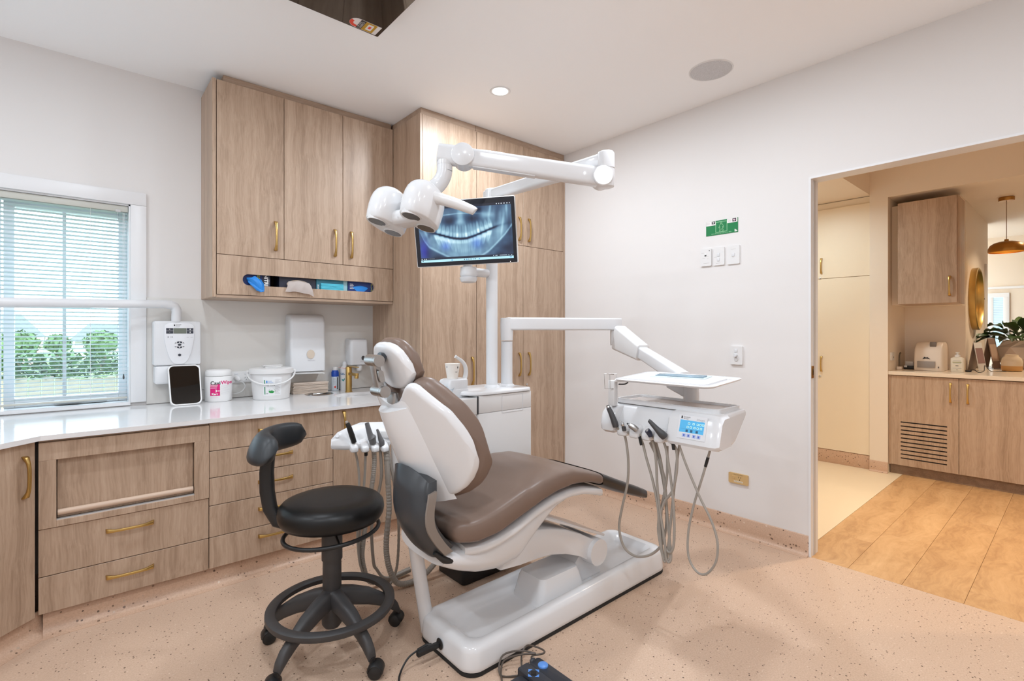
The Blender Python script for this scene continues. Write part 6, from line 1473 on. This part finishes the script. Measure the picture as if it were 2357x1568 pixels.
B().lathe([(0.030, 0.085), (0.040, 0.10), (0.044, 0.20), (0.046, 0.222), (0.040, 0.236), (0.034, 0.24)], (SX, SY, 0), 32).out('hub', STOOLG, st)
B().lathe([(0.034, 0.23), (0.0345, 0.245), (0.037, 0.25), (0.0365, 0.36), (0.041, 0.362), (0.0405, 0.49), (0.036, 0.505)], (SX, SY, 0), 32).out('gas_column', STOOLG, st)
rings = []
N_ = 64
for prof in [[(0.214, 0.166), (0.247, 0.163), (0.2515, 0.169), (0.251, 0.185), (0.245, 0.189), (0.218, 0.189), (0.212, 0.184)]]:
    B().lathe(prof + [prof[0]], (SX, SY, 0), N_, cap=False).out('foot_ring', STOOLG, st, True, 40)
# seat
B().lathe([(0.0, 0.522), (0.10, 0.521), (0.165, 0.522), (0.195, 0.528), (0.205, 0.545), (0.209, 0.565), (0.205, 0.588), (0.191, 0.604), (0.165, 0.614), (0.12, 0.618), (0.06, 0.619), (0.0, 0.619)], (SX, SY, 0), 64, cap=False).out('seat', VINYLB, st, True, 80)
B().lathe([(0.10, 0.500), (0.115, 0.502), (0.12, 0.522)], (SX, SY, 0), 32).out('seat_plate', BLACKP, st)
lr = [Vector((SX, SY, 0.478)) + Vector((0.186 * math.cos(a), 0.186 * math.sin(a), 0.012 * math.cos(a + 0.7))) for a in [2 * PI * k / 40 for k in range(41)]]
B().tube(lr, 0.0085, 10, False, 1).out('lever_ring', BLACKP, st)
for a in (0.3, 2.4, 4.5): B().tube([(SX + 0.03 * math.cos(a), SY + 0.03 * math.sin(a), 0.492), (SX + 0.186 * math.cos(a), SY + 0.186 * math.sin(a), 0.479)], 0.005, 8).out('ring_spoke', BLACKP, st)
# arm up the side and curved pad
C0 = Vector((SX, SY, 0)); L_ = -rtv
rings = []
for q, z, w, th in [(0.08, 0.492, 0.022, 0.010), (0.17, 0.494, 0.022, 0.016), (0.225, 0.515, 0.022, 0.024), (0.256, 0.57, 0.020, 0.028), (0.268, 0.64, 0.019, 0.029), (0.270, 0.72, 0.018, 0.028), (0.262, 0.80, 0.016, 0.026), (0.250, 0.835, 0.016, 0.025)]:
    p = C0 + L_ * q + Vector((0, 0, z)); rings.append((p, w, th))
R2 = []
for i, (p, w, th) in enumerate(rings):
    T = (rings[min(i + 1, len(rings) - 1)][0] - rings[max(i - 1, 0)][0]).normalized(); s_ = fw; u = T.cross(s_).normalized()
    R2.append([p + s_ * (w * a) + u * (th * c) for a, c in sellipse(1, 1, 3, 18)])
B().loft(R2).out('armrest_stem', BLACKP, st, True, 60)
rings = []
pc0 = C0 + L_ * 0.140 + Vector((0, 0, 0.838))
for k in range(23):
    t = -1 + 2 * k / 22
    a = t * math.radians(76)
    dirv = (L_ * math.cos(a) + fw * math.sin(a))
    p = pc0 + dirv * 0.150 + fw * 0.02 + Vector((0, 0, 0.010 * t))
    e_ = (1 - abs(t) ** 5) ** 0.35 if abs(t) < 1 else 0
    rings.append([p + dirv * (0.040 * max(e_, .15) * c * (1 - .12 * z_)) + Vector((0, 0, (0.060 * max(e_, .2)) * z_)) - dirv * (0.018 * z_) for c, z_ in sellipse(1, 1, 2.6, 24)])
B().loft(rings).out('armrest_pad', PADG, st, True, 80)

# ================================================================ HALL BEYOND THE DOORWAY
HX = 5.62; SOF = 2.53
B_ = None
struct('ceiling_hall', B().box((XR + 0.1, -2.3, CEIL), (HX + 0.1, 2.3, CEIL + 0.06)), HALLW)
struct('ceiling_low', B().box((HX - 0.02, -2.3, SOF), (9.2, 1.335, CEIL)), HALLW)
struct('ceiling_soffit', B().box((XR + 0.103, 1.335, 2.58), (HX + 0.65, 2.3, CEIL - 0.001)), HALLW)
b = B(); b.box((HX - 0.02, 1.195, 0), (6.25, 1.335, SOF)); struct('wall_pillar', b, HALLW)
struct('wall_niche', B().box((6.25, 0.742, 0), (6.40, 1.195, SOF)), HALLW)
struct('wall_mirror', B().box((6.40, 0.742, 0), (7.85, 0.90, SOF)), HALLW)
struct('wall_nib', B().box((5.975, 0.745, 1.54), (6.249, 1.194, SOF - 0.001)), HALLW)
struct('wall_far', B().box((9.1, -2.3, 0), (9.2, 2.3, CEIL)), HALLW)
struct('wall_hall_left', B().box((XR + 0.1, 2.2, 0), (9.2, 2.3, CEIL)), HALLW)
struct('wall_hall_right', B().box((XR + 0.1, -2.3, 0), (9.2, -2.2, CEIL)), HALLW)
struct('floor_hall', B().box((XR, 1.10, -0.06), (HX + 0.6, 2.3, -0.0005)), VINYL2)
ft = struct('floor_timber', B().box((XR, -2.3, -0.06), (9.2, 1.10, -0.004)), GAP)
TIM = wood_mat('oak_plank', rgb(172, 130, 88), rgb(196, 154, 108), rgb(210, 170, 124), 0.45, 'x', 34.0)
_nt, _N, _L, _Bs = nodes(TIM)
# knots: a few dark eyes per board
_tc = _N.new('ShaderNodeTexCoord'); _mp = _N.new('ShaderNodeMapping'); _mp.inputs['Scale'].default_value = (1.5, 4.5, 1); _L.new(_tc.outputs['Object'], _mp.inputs['Vector'])
_vo = _N.new('ShaderNodeTexVoronoi'); _vo.inputs['Scale'].default_value = 1.15; _L.new(_mp.outputs[0], _vo.inputs['Vector'])
_kr = ramp(_N, [(0.05, (1, 1, 1, 1)), (0.13, (0, 0, 0, 1))]); _L.new(_vo.outputs['Distance'], _kr.inputs[0])
_mx = _N.new('ShaderNodeMix'); _mx.data_type = 'RGBA'; _old = _Bs.inputs['Base Color'].links[0].from_socket
_L.new(_kr.outputs[0], _mx.inputs['Factor']); _L.new(_old, _mx.inputs['A']); _mx.inputs['B'].default_value = rgb(104, 72, 46); _L.new(_mx.outputs['Result'], _Bs.inputs['Base Color'])
rp = random.Random(11)
y1 = 1.099; row = 0
pm = {}
while y1 > -1.4:
    y0 = y1 - 0.238; x0 = XR + 0.001 - rp.uniform(0.0, 0.9)
    while x0 < 7.6:
        L_ = rp.choice([1.2, 1.5, 0.9]); xa, xb = max(x0, XR + 0.0005), min(x0 + L_, 8.2)
        if xb - xa > 0.05:
            bb = B(); bb.box((xa + 0.0006, y0 + 0.0006, -0.004), (xb - 0.0006, y1 - 0.0006, 0.0), 0.0008, 1)
            o = bb.out('plank', TIM, None, False)
            o.parent = ft
        x0 += L_
    y1 = y0; row += 1
cove((HX - 0.02, 1.195, 0), (HX - 0.02, 1.335, 0), (-1, 0, 0), 0.10, 0.02, name='baseboard_pillar')

CREAM = mat('cream_satin', rgb(236, 222, 198), 0.45)
cc = thing('cream_cupboard', 'tall cream cupboard with brass handles seen through the doorway', 'cupboard', (HX + 0.3, 1.62, 0))
B().box((HX + 0.022, 1.337, 0.0), (HX + 0.6, 2.1, 2.575)).out('carcass', CREAM, cc)
B().box((HX + 0.004, 1.337, 0.0), (HX + 0.021, 2.1, 0.128), 0.001).out('kickboard', COVE, cc)
for z0, z1, hz in ((0.132, 1.824, 0.975), (1.828, 2.512, 1.955)):
    d = B().box((HX, 1.3385, z0), (HX + 0.02, 1.80, z1), 0.0012, 1).out('door', CREAM, cc)
    handle(d, (HX, 1.742, hz), (0, 0, 1), (-1, 0, 0), 0.155)
    B().lathe([(0.010, 0), (0.010, -0.006), (0.006, -0.008)], (HX, 1.756, hz - 0.125), 16, 'x').out('lock', CHROME, d)
    B().box((HX, 1.803, z0), (HX + 0.02, 2.098, z1), 0.0012, 1).out('door', CREAM, cc)

hc = thing('hall_cabinet', 'oak hall base cabinet with two doors and dark vent slots', 'cabinet', (HX + 0.3, 0.6, 0))
B().box((HX + 0.045, -0.6, 0.09), (6.24, 1.190, 0.90)).out('carcass', GAP, hc)
B().box((HX + 0.04, -0.6, 0.0), (HX + 0.055, 1.190, 0.088)).out('kickboard', KICK, hc)
B().box((HX + 0.002, 1.176, 0.086), (HX + 0.04, 1.193, 0.903)).out('end_panel', OAK, hc)
# vented door: slats left between cut slots
def vent_door(y0, y1, z0, z1, sy0, sy1, zs, h):
    b = B()
    b.box((HX, sy1 + 0.0, z0), (HX + 0.02, y1, z1)); b.box((HX, y0, z0), (HX + 0.02, sy0, z1))
    zz = [z0] + [q for z in zs for q in (z, z + h)] + [z1]
    for k in range(0, len(zz), 2): b.box((HX, sy0, zz[k]), (HX + 0.02, sy1, zz[k + 1]))
    return b
vd = vent_door(0.7105, 1.1745, 0.090, 0.899, 0.785, 1.105, [0.150 + 0.0361 * k for k in range(10)], 0.011).out('door', OAK, hc, False)
B().box((HX + 0.021, 0.77, 0.12), (HX + 0.026, 1.12, 0.52)).out('vent_backing', BLACKP, vd)
handle(vd, (HX, 0.762, 0.775), (0, 0, 1), (-1, 0, 0), 0.17)
d = B().box((HX, 0.236, 0.090), (HX + 0.02, 0.7075, 0.899), 0.0012, 1).out('door', OAK, hc); handle(d, (HX, 0.652, 0.775), (0, 0, 1), (-1, 0, 0), 0.17)
d = B().box((HX, -0.238, 0.090), (HX + 0.02, 0.2335, 0.899), 0.0012, 1).out('door', OAK, hc)
ht_ = B().box((HX - 0.018, -0.62, 0.905), (6.249, 1.194, 0.936), 0.002, 1); ht_.box((6.249, -0.62, 0.905), (7.30, 0.740, 0.936))
hto = ht_.out('hall_counter', STONE2, None, True, 30); tag(hto, 'pale stone counter top over the oak hall cabinet', 'worktop')
uc = thing('hall_wall_cabinet', 'oak wall cabinet with one door hanging over the hall counter', 'cabinet', (5.8, 0.92, 1.54))
B().box((HX + 0.021, 0.715, 1.543), (5.972, 1.128, 2.462), 0.001).out('carcass', OAK, uc)
d = B().box((HX, 0.722, 1.545), (HX + 0.02, 1.126, 2.460), 0.0012, 1).out('door', OAK, uc); handle(d, (HX, 0.768, 1.69), (0, 0, 1), (-1, 0, 0), 0.17)
B().box((HX + 0.12, 1.129, 1.543), (5.972, 1.194, 2.462)).out('filler', HALLW, uc)
HZ = 0.936
po_ = thing('power_outlet', 'small white power outlet on the side of the hall niche', 'socket', (5.74, 1.19, 1.03))
B().box((5.68, 1.186, 1.03), (5.80, 1.1945, 1.105), 0.002).out('plate', WHITES, po_)
B().box((5.70, 1.184, 1.075), (5.72, 1.186, 1.09), 0.0006).out('rocker', WHITEC, po_); B().box((5.76, 1.1855, 1.05), (5.775, 1.186, 1.065)).out('slot', BLACKP, po_)
# white machine on the counter
ma = thing('sealing_machine', 'white bench top machine with grey front drawer on the hall counter', 'machine', (6.07, 0.955, HZ))
b = B(); rings = []
for y_, f in [(1.062, 0.90), (1.056, 0.97), (1.045, 1.0), (0.872, 1.0), (0.862, 0.97), (0.856, 0.90)]:
    P = [(5.905, 0.938), (5.895, 0.96), (5.905, 1.11), (5.925, 1.150), (5.985, 1.195), (6.15, 1.200), (6.20, 1.15), (6.21, 0.938)]
    rings.append([(6.05 + (a - 6.05) * f, y_, HZ + 0.002 + (c - 0.938) * f) for a, c in P])
b.loft(rings).out('casing', mat('machine_white', rgb(228, 216, 204), 0.35), ma, True, 40)
B().box((5.888, 0.905, 0.965), (5.902, 1.035, 1.025), 0.003).out('drawer', mat('machine_grey', rgb(150, 142, 138), 0.35), ma)
B().box((5.936, 0.905, 1.152), (5.994, 0.950, 1.2025), 0.002, M=Matrix.Identity(4)).out('display', mat('machine_dark', rgb(112, 100, 90), 0.3), ma)
plate((5.900, 0.972, 1.055), (0, -1, 0), (0, 0, 1), [(-0.026, -0.012), (-0.012, 0.010), (0.0, 0.004), (0.012, 0.008), (0.030, -0.010), (0.0, -0.004)], 0.004).out('emblem', INK, ma)
B().box((5.889, 0.880, 0.965), (5.903, 0.886, 0.98)).out('latch', DARKG, ma)
# handset charger and wand
cb = thing('charging_base', 'small black charger with grey top left of the white machine', 'charger', (6.08, 1.12, HZ))
B().box((6.03, 1.085, HZ + 0.0005), (6.13, 1.165, HZ + 0.032), 0.006).out('base', BLACKP, cb); B().box((6.05, 1.09, HZ + 0.032), (6.12, 1.155, HZ + 0.075), 0.004).out('charger_top', GREY, cb); B().box((6.026, 1.135, HZ + 0.018), (6.031, 1.158, HZ + 0.036)).out('label', WHITES, cb)
wn = thing('wand_holder', 'thin dark wand standing in a small cream holder in the niche', 'wand', (5.90, 1.165, HZ))
B().box((5.875, 1.148, HZ + 0.0005), (5.925, 1.188, HZ + 0.030), 0.006).out('holder', mat('machine_white', (1, 1, 1, 1)), wn)
B().tube([(5.90, 1.170, HZ + 0.030), (5.90, 1.170, HZ + 0.12), (5.90, 1.165, HZ + 0.155), (5.90, 1.158, HZ + 0.163)], [0.007, 0.006, 0.006, 0.009], 10).out('wand', mat('wand_brown', rgb(84, 70, 54), 0.4), wn)
sb = thing('sanitiser_bottle', 'clear pump bottle of sanitiser beside the white machine', 'bottle', (5.95, 0.755, HZ))
b = B(); b.loft([[(5.93 + a * f, 0.757 + c * f, HZ + z) for a, c in rrect(0.058, 0.090, 0.014, 5)] for z, f in [(0.0005, 0.94), (0.004, 1), (0.118, 1), (0.126, 0.94), (0.134, 0.6)]]); b.out('bottle_body', mat('bottle_white', rgb(226, 220, 206), 0.3), sb)
B().lathe([(0.019, 0.134), (0.019, 0.152), (0.008, 0.156), (0.006, 0.168), (0.013, 0.170), (0.013, 0.178)], (5.93, 0.757, HZ), 20).out('pump', WHITES, sb)
B().tube([(5.93, 0.757, HZ + 0.174), (5.905, 0.757, HZ + 0.172)], 0.005, 8).out('spout', WHITES, sb)
for k, (w_, z_) in enumerate([(0.05, .100), (0.06, .086), (0.055, .079), (0.02, .055), (0.06, .034), (0.012, .02)]): B().box((5.9004, 0.757 - w_ / 2, HZ + z_), (5.9008, 0.757 + w_ / 2, HZ + z_ + (.006 if k in (1, 3) else .003))).out('print_line', [INKG, mat('label_olive', rgb(130, 140, 70), 0.5), INKG, INK, INKG, INK][k], sb, False)
# folded leaflet stands
def leaflet(lab, x_, y_, w, h, lean, m, strip_m):
    t = thing('leaflet_stand', lab, 'leaflet stand', (x_, y_, HZ))
    for sg, mm in ((-1, m), (1, mat('stand_grey', rgb(150, 132, 122), 0.5))):
        MMt = Matrix.Translation((x_, y_, HZ + 0.001)) @ Matrix.Rotation(math.radians(-15), 4, 'Z') @ Matrix.Translation((0, sg * lean, 0)) @ Matrix.Rotation(sg * math.atan2(lean, h), 4, 'X')
        b = B(MMt); b.box((-w / 2, -0.0015, 0), (w / 2, 0.0015, h), 0.0005); o = b.out('panel', mm, t)
        if sg < 0:
            b = B(MMt); b.box((-w / 2 + 0.01, -0.0026, h * .25), (w / 2 - 0.01, -0.0016, h * .8)); b.out('picture', strip_m, o, False)
    return t
leaflet('white framed leaflet stand with picture, nearer the sanitiser bottle', 6.35, 0.672, 0.15, 0.262, 0.042, WHITES, mat('leaflet_picture', rgb(150, 120, 120), 0.4))
leaflet('brown leaflet stand with pale spot behind the white one', 6.75, 0.615, 0.15, 0.30, 0.048, mat('leaflet_brown', rgb(128, 104, 92), 0.5), mat('leaflet_spot', rgb(176, 150, 132), 0.5))
# cordless things near the plant
ja = thing('ceramic_jar', 'white and tan round ceramic jar on the hall counter', 'jar', (6.42, 0.445, HZ))
JC = (6.42, 0.448, HZ)
B().lathe([(0.050, 0), (0.066, 0.004), (0.070, 0.012), (0.0725, 0.050)], JC, 36).out('jar_base', mat('jar_tan', rgb(206, 158, 96), 0.5), ja)
B().lathe([(0.0725, 0.0505), (0.073, 0.085), (0.066, 0.118), (0.046, 0.137), (0.044, 0.150), (0.036, 0.152), (0.030, 0.146)], JC, 36).out('jar_top', mat('jar_cream', rgb(226, 210, 186), 0.15), ja)
B().lathe([(0.066, 0), (0.066, 0.002)], JC, 30).out('foot', BLACKP, ja)
cd = thing('counter_cable', 'thin black cable trailing across the hall counter', 'cable', (6.2, 0.60, HZ))
B().tube([(6.02, 0.70, HZ + 0.006), (6.02, 0.66, HZ + 0.022), (6.0, 0.63, HZ + 0.004), (6.08, 0.60, HZ + 0.010), (6.3, 0.615, HZ + 0.05), (6.25, 0.57, HZ + 0.003), (6.33, 0.52, HZ + 0.003), (6.40, 0.44, HZ + 0.003)], 0.003, 6).out('cable', BLACKP, cd)
B().box((6.00, 0.675, HZ + 0.001), (6.04, 0.715, HZ + 0.016), 0.003).out('adaptor', BLACKP, cd)
cbx = thing('white_cube', 'small white box at the back of the hall counter', 'box', (7.05, 0.60, HZ)); b = B(); b.box((7.03, 0.575, HZ + 0.0005), (7.10, 0.635, HZ + 0.03), 0.003); b.out('box', WHITES, cbx); B().box((7.029, 0.59, HZ + 0.01), (7.03, 0.60, HZ + 0.018)).out('port', DARKG, cbx)
# planter with large leafed plant
pp = thing('potted_plant', 'leafy green plant in a white faceted pot at the end of the counter', 'plant', (6.95, 0.40, HZ))
PC = Vector((6.98, 0.415, HZ))
b = B(); b.loft([[PC + Vector((r * math.cos(a), r * math.sin(a), z)) for a in [2 * PI * (k + .5 + .5 * (i % 2)) / 8 for k in range(8)]] for i, (z, r) in enumerate([(0.0008, 0.13), (0.10, 0.19), (0.21, 0.185), (0.275, 0.135), (0.255, 0.12)])]); b.out('pot', mat('pot_white', rgb(214, 200, 188), 0.6), pp, False)
LEAF = mat('leaf_dark', rgb(44, 66, 34), 0.35); LEAF2 = mat('leaf_mid', rgb(70, 92, 44), 0.4)
rl = random.Random(5)
for k in range(26):
    a = 2 * PI * k / 26 * 2.4 + rl.uniform(-.2, .2); el = rl.uniform(0.15, 1.1); Ls = rl.uniform(0.18, 0.34); Ll = rl.uniform(0.16, 0.26)
    d = Vector((math.cos(a) * math.cos(el), math.sin(a) * math.cos(el), math.sin(el)))
    base = PC + Vector((0, 0, 0.255)); tip0 = base + d * (Ls * 0.6) ; side = d.cross(Vector((0, 0, 1))).normalized()
    lf_ = B(); rows = []
    for i in range(8):
        t = i / 7; w = 0.075 * math.sin(PI * min(1, t * .95 + .04)) ** 0.8 * (1 - .35 * t)
        p = tip0 + d * (Ll * t) + Vector((0, 0, -0.10 * t * t)); up = Vector((0, 0, 1))
        wav = 0.012 * math.sin(9 * t + k)
        rows.append([p - side * w + up * (0.02 + wav), p - side * w * .5 + up * .006, p, p + side * w * .5 + up * .006, p + side * w + up * (0.02 - wav)])
    lf_.loft(rows, closed=False); lo = lf_.out('leaf', LEAF if k % 3 else LEAF2, pp, True, 80)
    B().tube([base - Vector((0, 0, 0.03)), base + d * (Ls * .3), tip0 + d * (Ll * .3)], 0.0035, 5).out('stem', LEAF2, lo)
# round brass mirror
rm = thing('round_mirror', 'round mirror in a deep brass frame on the hall wall', 'mirror', (6.72, 0.735, 1.31))
def yring(r, y_, n=64): return [(6.72 + r * math.cos(2 * PI * k / n), y_, 1.622 + r * math.sin(2 * PI * k / n)) for k in range(n)]
B().loft([yring(0.305, 0.7415), yring(0.308, 0.695), yring(0.298, 0.690), yring(0.294, 0.695), yring(0.292, 0.735)], cap=False).out('frame', BRASS, rm, True, 40)
B().loft([yring(0.293, 0.7405), yring(0.293, 0.734)]).out('mirror_glass', MATS['mirror_silver'], rm, False)
B().tube([(7.03, 0.735, 1.63), (7.05, 0.69, 1.635)], 0.006, 8).out('hook', DARKG, rm)
wp = thing('light_switch', 'small light switch plate on the hall wall past the round mirror', 'switch', (7.16, 0.74, 1.40)); B().box((7.10, 0.733, 1.40), (7.22, 0.7415, 1.50), 0.002).out('plate', mat('plate_warm', rgb(190, 170, 154), 0.5), wp); B().box((7.14, 0.730, 1.44), (7.17, 0.733, 1.46), 0.001).out('rocker', MATS['plate_warm'], wp)
# door casing on the mirror wall and far window
struct('trim_2', B().box((7.58, 0.724, 0), (7.66, 0.742, 2.05), 0.003), TRIMW)
struct('trim_3', B().box((9.085, -2.2, 1.855), (9.10, 2.2, 1.885), 0.003), TRIMW)
w2 = B().box((9.075, 0.655, 1.745), (9.10, 0.86, 1.80), 0.002).out('window_2', TRIMW, None, False, kind='structure')
B().box((9.075, 0.655, 1.08), (9.10, 0.712, 1.745), 0.002).out('casing', TRIMW, w2); B().box((9.075, 0.805, 1.08), (9.10, 0.86, 1.745), 0.002).out('casing', TRIMW, w2); B().box((9.07, 0.655, 1.06), (9.10, 0.86, 1.08), 0.002).out('sill', TRIMW, w2)
B().box((9.092, 0.712, 1.08), (9.099, 0.805, 1.745)).out('pane', mat('far_daylight', rgb(150, 176, 186), 0.3, emit=rgb(190, 218, 228), es=0.9), w2, False)  # pane glows to imitate daylight, the wall behind it is solid
b = B()
for k in range(30): b.box((9.078, 0.714, 1.085 + k * 0.022), (9.090, 0.803, 1.0875 + k * 0.022))
fb_ = b.out('far_blind', mat('blind_far', rgb(150, 160, 166), 0.5), None, False); tag(fb_, 'small blind hanging in the far hall window', 'blind'); fb_['kind'] = 'stuff'
# pendant lamp
pl = thing('pendant_lamp', 'aged brass dome pendant lamp hanging over the counter', 'lamp', (6.42, 0.482, 2.04))
PX, PY = 6.42, 0.482
B().lathe([(0.052, 0), (0.055, 0.004), (0.055, 0.030), (0.050, 0.034)], (PX, PY, SOF - 0.035), 28).out('ceiling_rose', BRASSD, pl)
B().tube([(PX, PY, SOF - 0.034), (PX, PY, 2.13)], 0.0025, 6).out('flex', mat('flex_tan', rgb(150, 120, 90), 0.5), pl)
sh = B().lathe([(0.122, -0.006), (0.128, 0.004), (0.126, 0.030), (0.112, 0.060), (0.085, 0.080), (0.050, 0.090), (0.016, 0.094), (0.014, 0.112), (0.0, 0.114)], (PX, PY, 2.032), 44, cap=False).out('shade', BRASSD, pl, True, 60)
B().lathe([(0.126, 0.002), (0.112, 0.038), (0.085, 0.062), (0.045, 0.073), (0.0, 0.074)], (PX, PY, 2.032), 44, cap=False).out('shade_lining', mat('shade_gold', rgb(222, 170, 80), 0.35, 0.6), pl, True, 60)
B().ball((PX, PY, 2.070), 0.026, 16, 10).out('bulb', mat('bulb_glow', (1, 0.8, 0.5, 1), 0.5, emit=(1, 0.66, 0.28, 1), es=14.0), pl)

# ================================================================ OUTSIDE THE WINDOW
GRASS = mat('lawn', rgb(112, 132, 84), 0.9)
struct('ground', B().box((-40, YB + 0.21, -0.75), (25, 90, -0.65)), GRASS)
FY = 7.0
fe = thing('garden_fence', 'pale timber paling fence outside the window below the hedge', 'fence', (-0.6, FY, -0.65))
PAL = mat('paling_timber', rgb(158, 148, 130), 0.8)
b = B(); b.box((-0.046, -0.009, 0), (0.046, 0.009, 1.46), 0.004, 1); p0 = b.out('paling', PAL, fe, False); p0.location = Vector((-3.2, FY, -0.648)) - fe.location
for v in p0.data.vertices: v.co = v.co + fe.location
rf = random.Random(2)
for k in range(1, 56):
    o = p0.copy(); COL.objects.link(o); o.location = Vector((-3.2 + 0.099 * k, FY + rf.uniform(-.006, .006), -0.648 + rf.uniform(-.03, .03))) - fe.location
for z in (-0.2, 0.5): B().box((-3.3, FY + 0.012, z), (2.4, FY + 0.05, z + 0.08)).out('fence_rail', PAL, fe, False)
# hedge spilling over the fence
def leafmass(nm, lab, cat, fn, n, size, m, seed):
    rs = np.random.RandomState(seed); vs, fs = [], []
    for k in range(n):
        c = np.array(fn(rs)); a = rs.rand() * 2 * PI; el = rs.rand() * 1.4 - .3
        d = np.array([math.cos(a) * math.cos(el), math.sin(a) * math.cos(el), math.sin(el)]); s_ = np.cross(d, [0.1, 0.2, 1.0]); s_ /= np.linalg.norm(s_); L_ = size * (0.7 + .6 * rs.rand()); i = len(vs)
        vs += [tuple(c), tuple(c + d * L_ * .5 + s_ * L_ * .28), tuple(c + d * L_), tuple(c + d * L_ * .5 - s_ * L_ * .28)]; fs.append((i, i + 1, i + 2, i + 3))
    me = bpy.data.meshes.new(nm); me.from_pydata(vs, [], fs); me.materials.append(m)
    o = link(nm, me); tag(o, lab, cat); o['kind'] = 'stuff'; return o
HED = mat('hedge_leaf', rgb(78, 112, 62), 0.55)
leafmass('hedge', 'green leafy hedge spilling over the fence outside the window', 'hedge', lambda r: (-3.2 + 5.4 * r.rand(), FY - 0.05 + .5 * r.rand(), 0.80 + 0.25 * r.rand() ** 1.3), 7000, 0.075, HED, 3)
# houses and trees beyond
def house(lab, x, y, w, d, h, wm, rm_, base=-1.2):
    t = thing('house', lab, 'house', (x, y, base))
    B().box((x - w / 2, y, base), (x + w / 2, y + d, h)).out('wall', wm, t, False)
    B().prism([(x - w / 2 - .4, y - .4, h), (x + w / 2 + .4, y - .4, h), (x + w / 2 - .8, y + d / 2, h + 1.3), (x - w / 2 + .8, y + d / 2, h + 1.3)], (0, 0.1, 0)).out('roof', rm_, t, False)
    for k in (-0.28, 0.22): B().box((x + k * w - .5, y - .05, h - 1.6), (x + k * w + .5, y, h - .5)).out('window', mat('far_glass', rgb(90, 110, 126), 0.2), t, False)
house('pink house with dark roof far beyond the fence', -4.2, 38, 5.0, 6, 1.0, mat('far_pink', rgb(222, 184, 172), 0.8), mat('far_roof', rgb(104, 110, 118), 0.7))
house('white house with grey roof far beyond the fence', 2.6, 46, 5.5, 6, 0.6, mat('far_white', rgb(236, 234, 230), 0.8), MATS['far_roof'])
TRUNK = mat('bark', rgb(104, 88, 70), 0.9); CROWN = mat('crown_leaf', rgb(92, 124, 74), 0.7)
def tree(lab, x, y, zc, r, seed):
    t = thing('tree', lab, 'tree', (x, y, -0.65))
    B().tube([(x, y, -0.65), (x + .05, y, zc * .5), (x, y, zc)], [0.16, 0.13, 0.08], 8).out('trunk', TRUNK, t)
    rs = np.random.RandomState(seed); vs, fs = [], []
    for k in range(900):
        v = rs.randn(3); v /= np.linalg.norm(v); c = np.array([x, y, zc + .3]) + v * r * (0.6 + .45 * rs.rand()) * np.array([1, 1, .8]); a = rs.randn(3); a /= np.linalg.norm(a); s_ = np.cross(a, v); i = len(vs); L_ = r * .18
        vs += [tuple(c - a * L_), tuple(c + s_ * L_), tuple(c + a * L_), tuple(c - s_ * L_)]; fs.append((i, i + 1, i + 2, i + 3))
    me = bpy.data.meshes.new('crown'); me.from_pydata(vs, [], fs); me.materials.append(CROWN); link('crown', me, t)
tree('bushy green tree left of centre beyond the fence', -2.0, 30, 0.45, 0.75, 1)
tree('smaller green tree between the two far houses', -0.75, 34, 0.40, 0.55, 2)
tree('round green tree right of centre beyond the fence', 0.9, 32, 0.45, 0.70, 3)
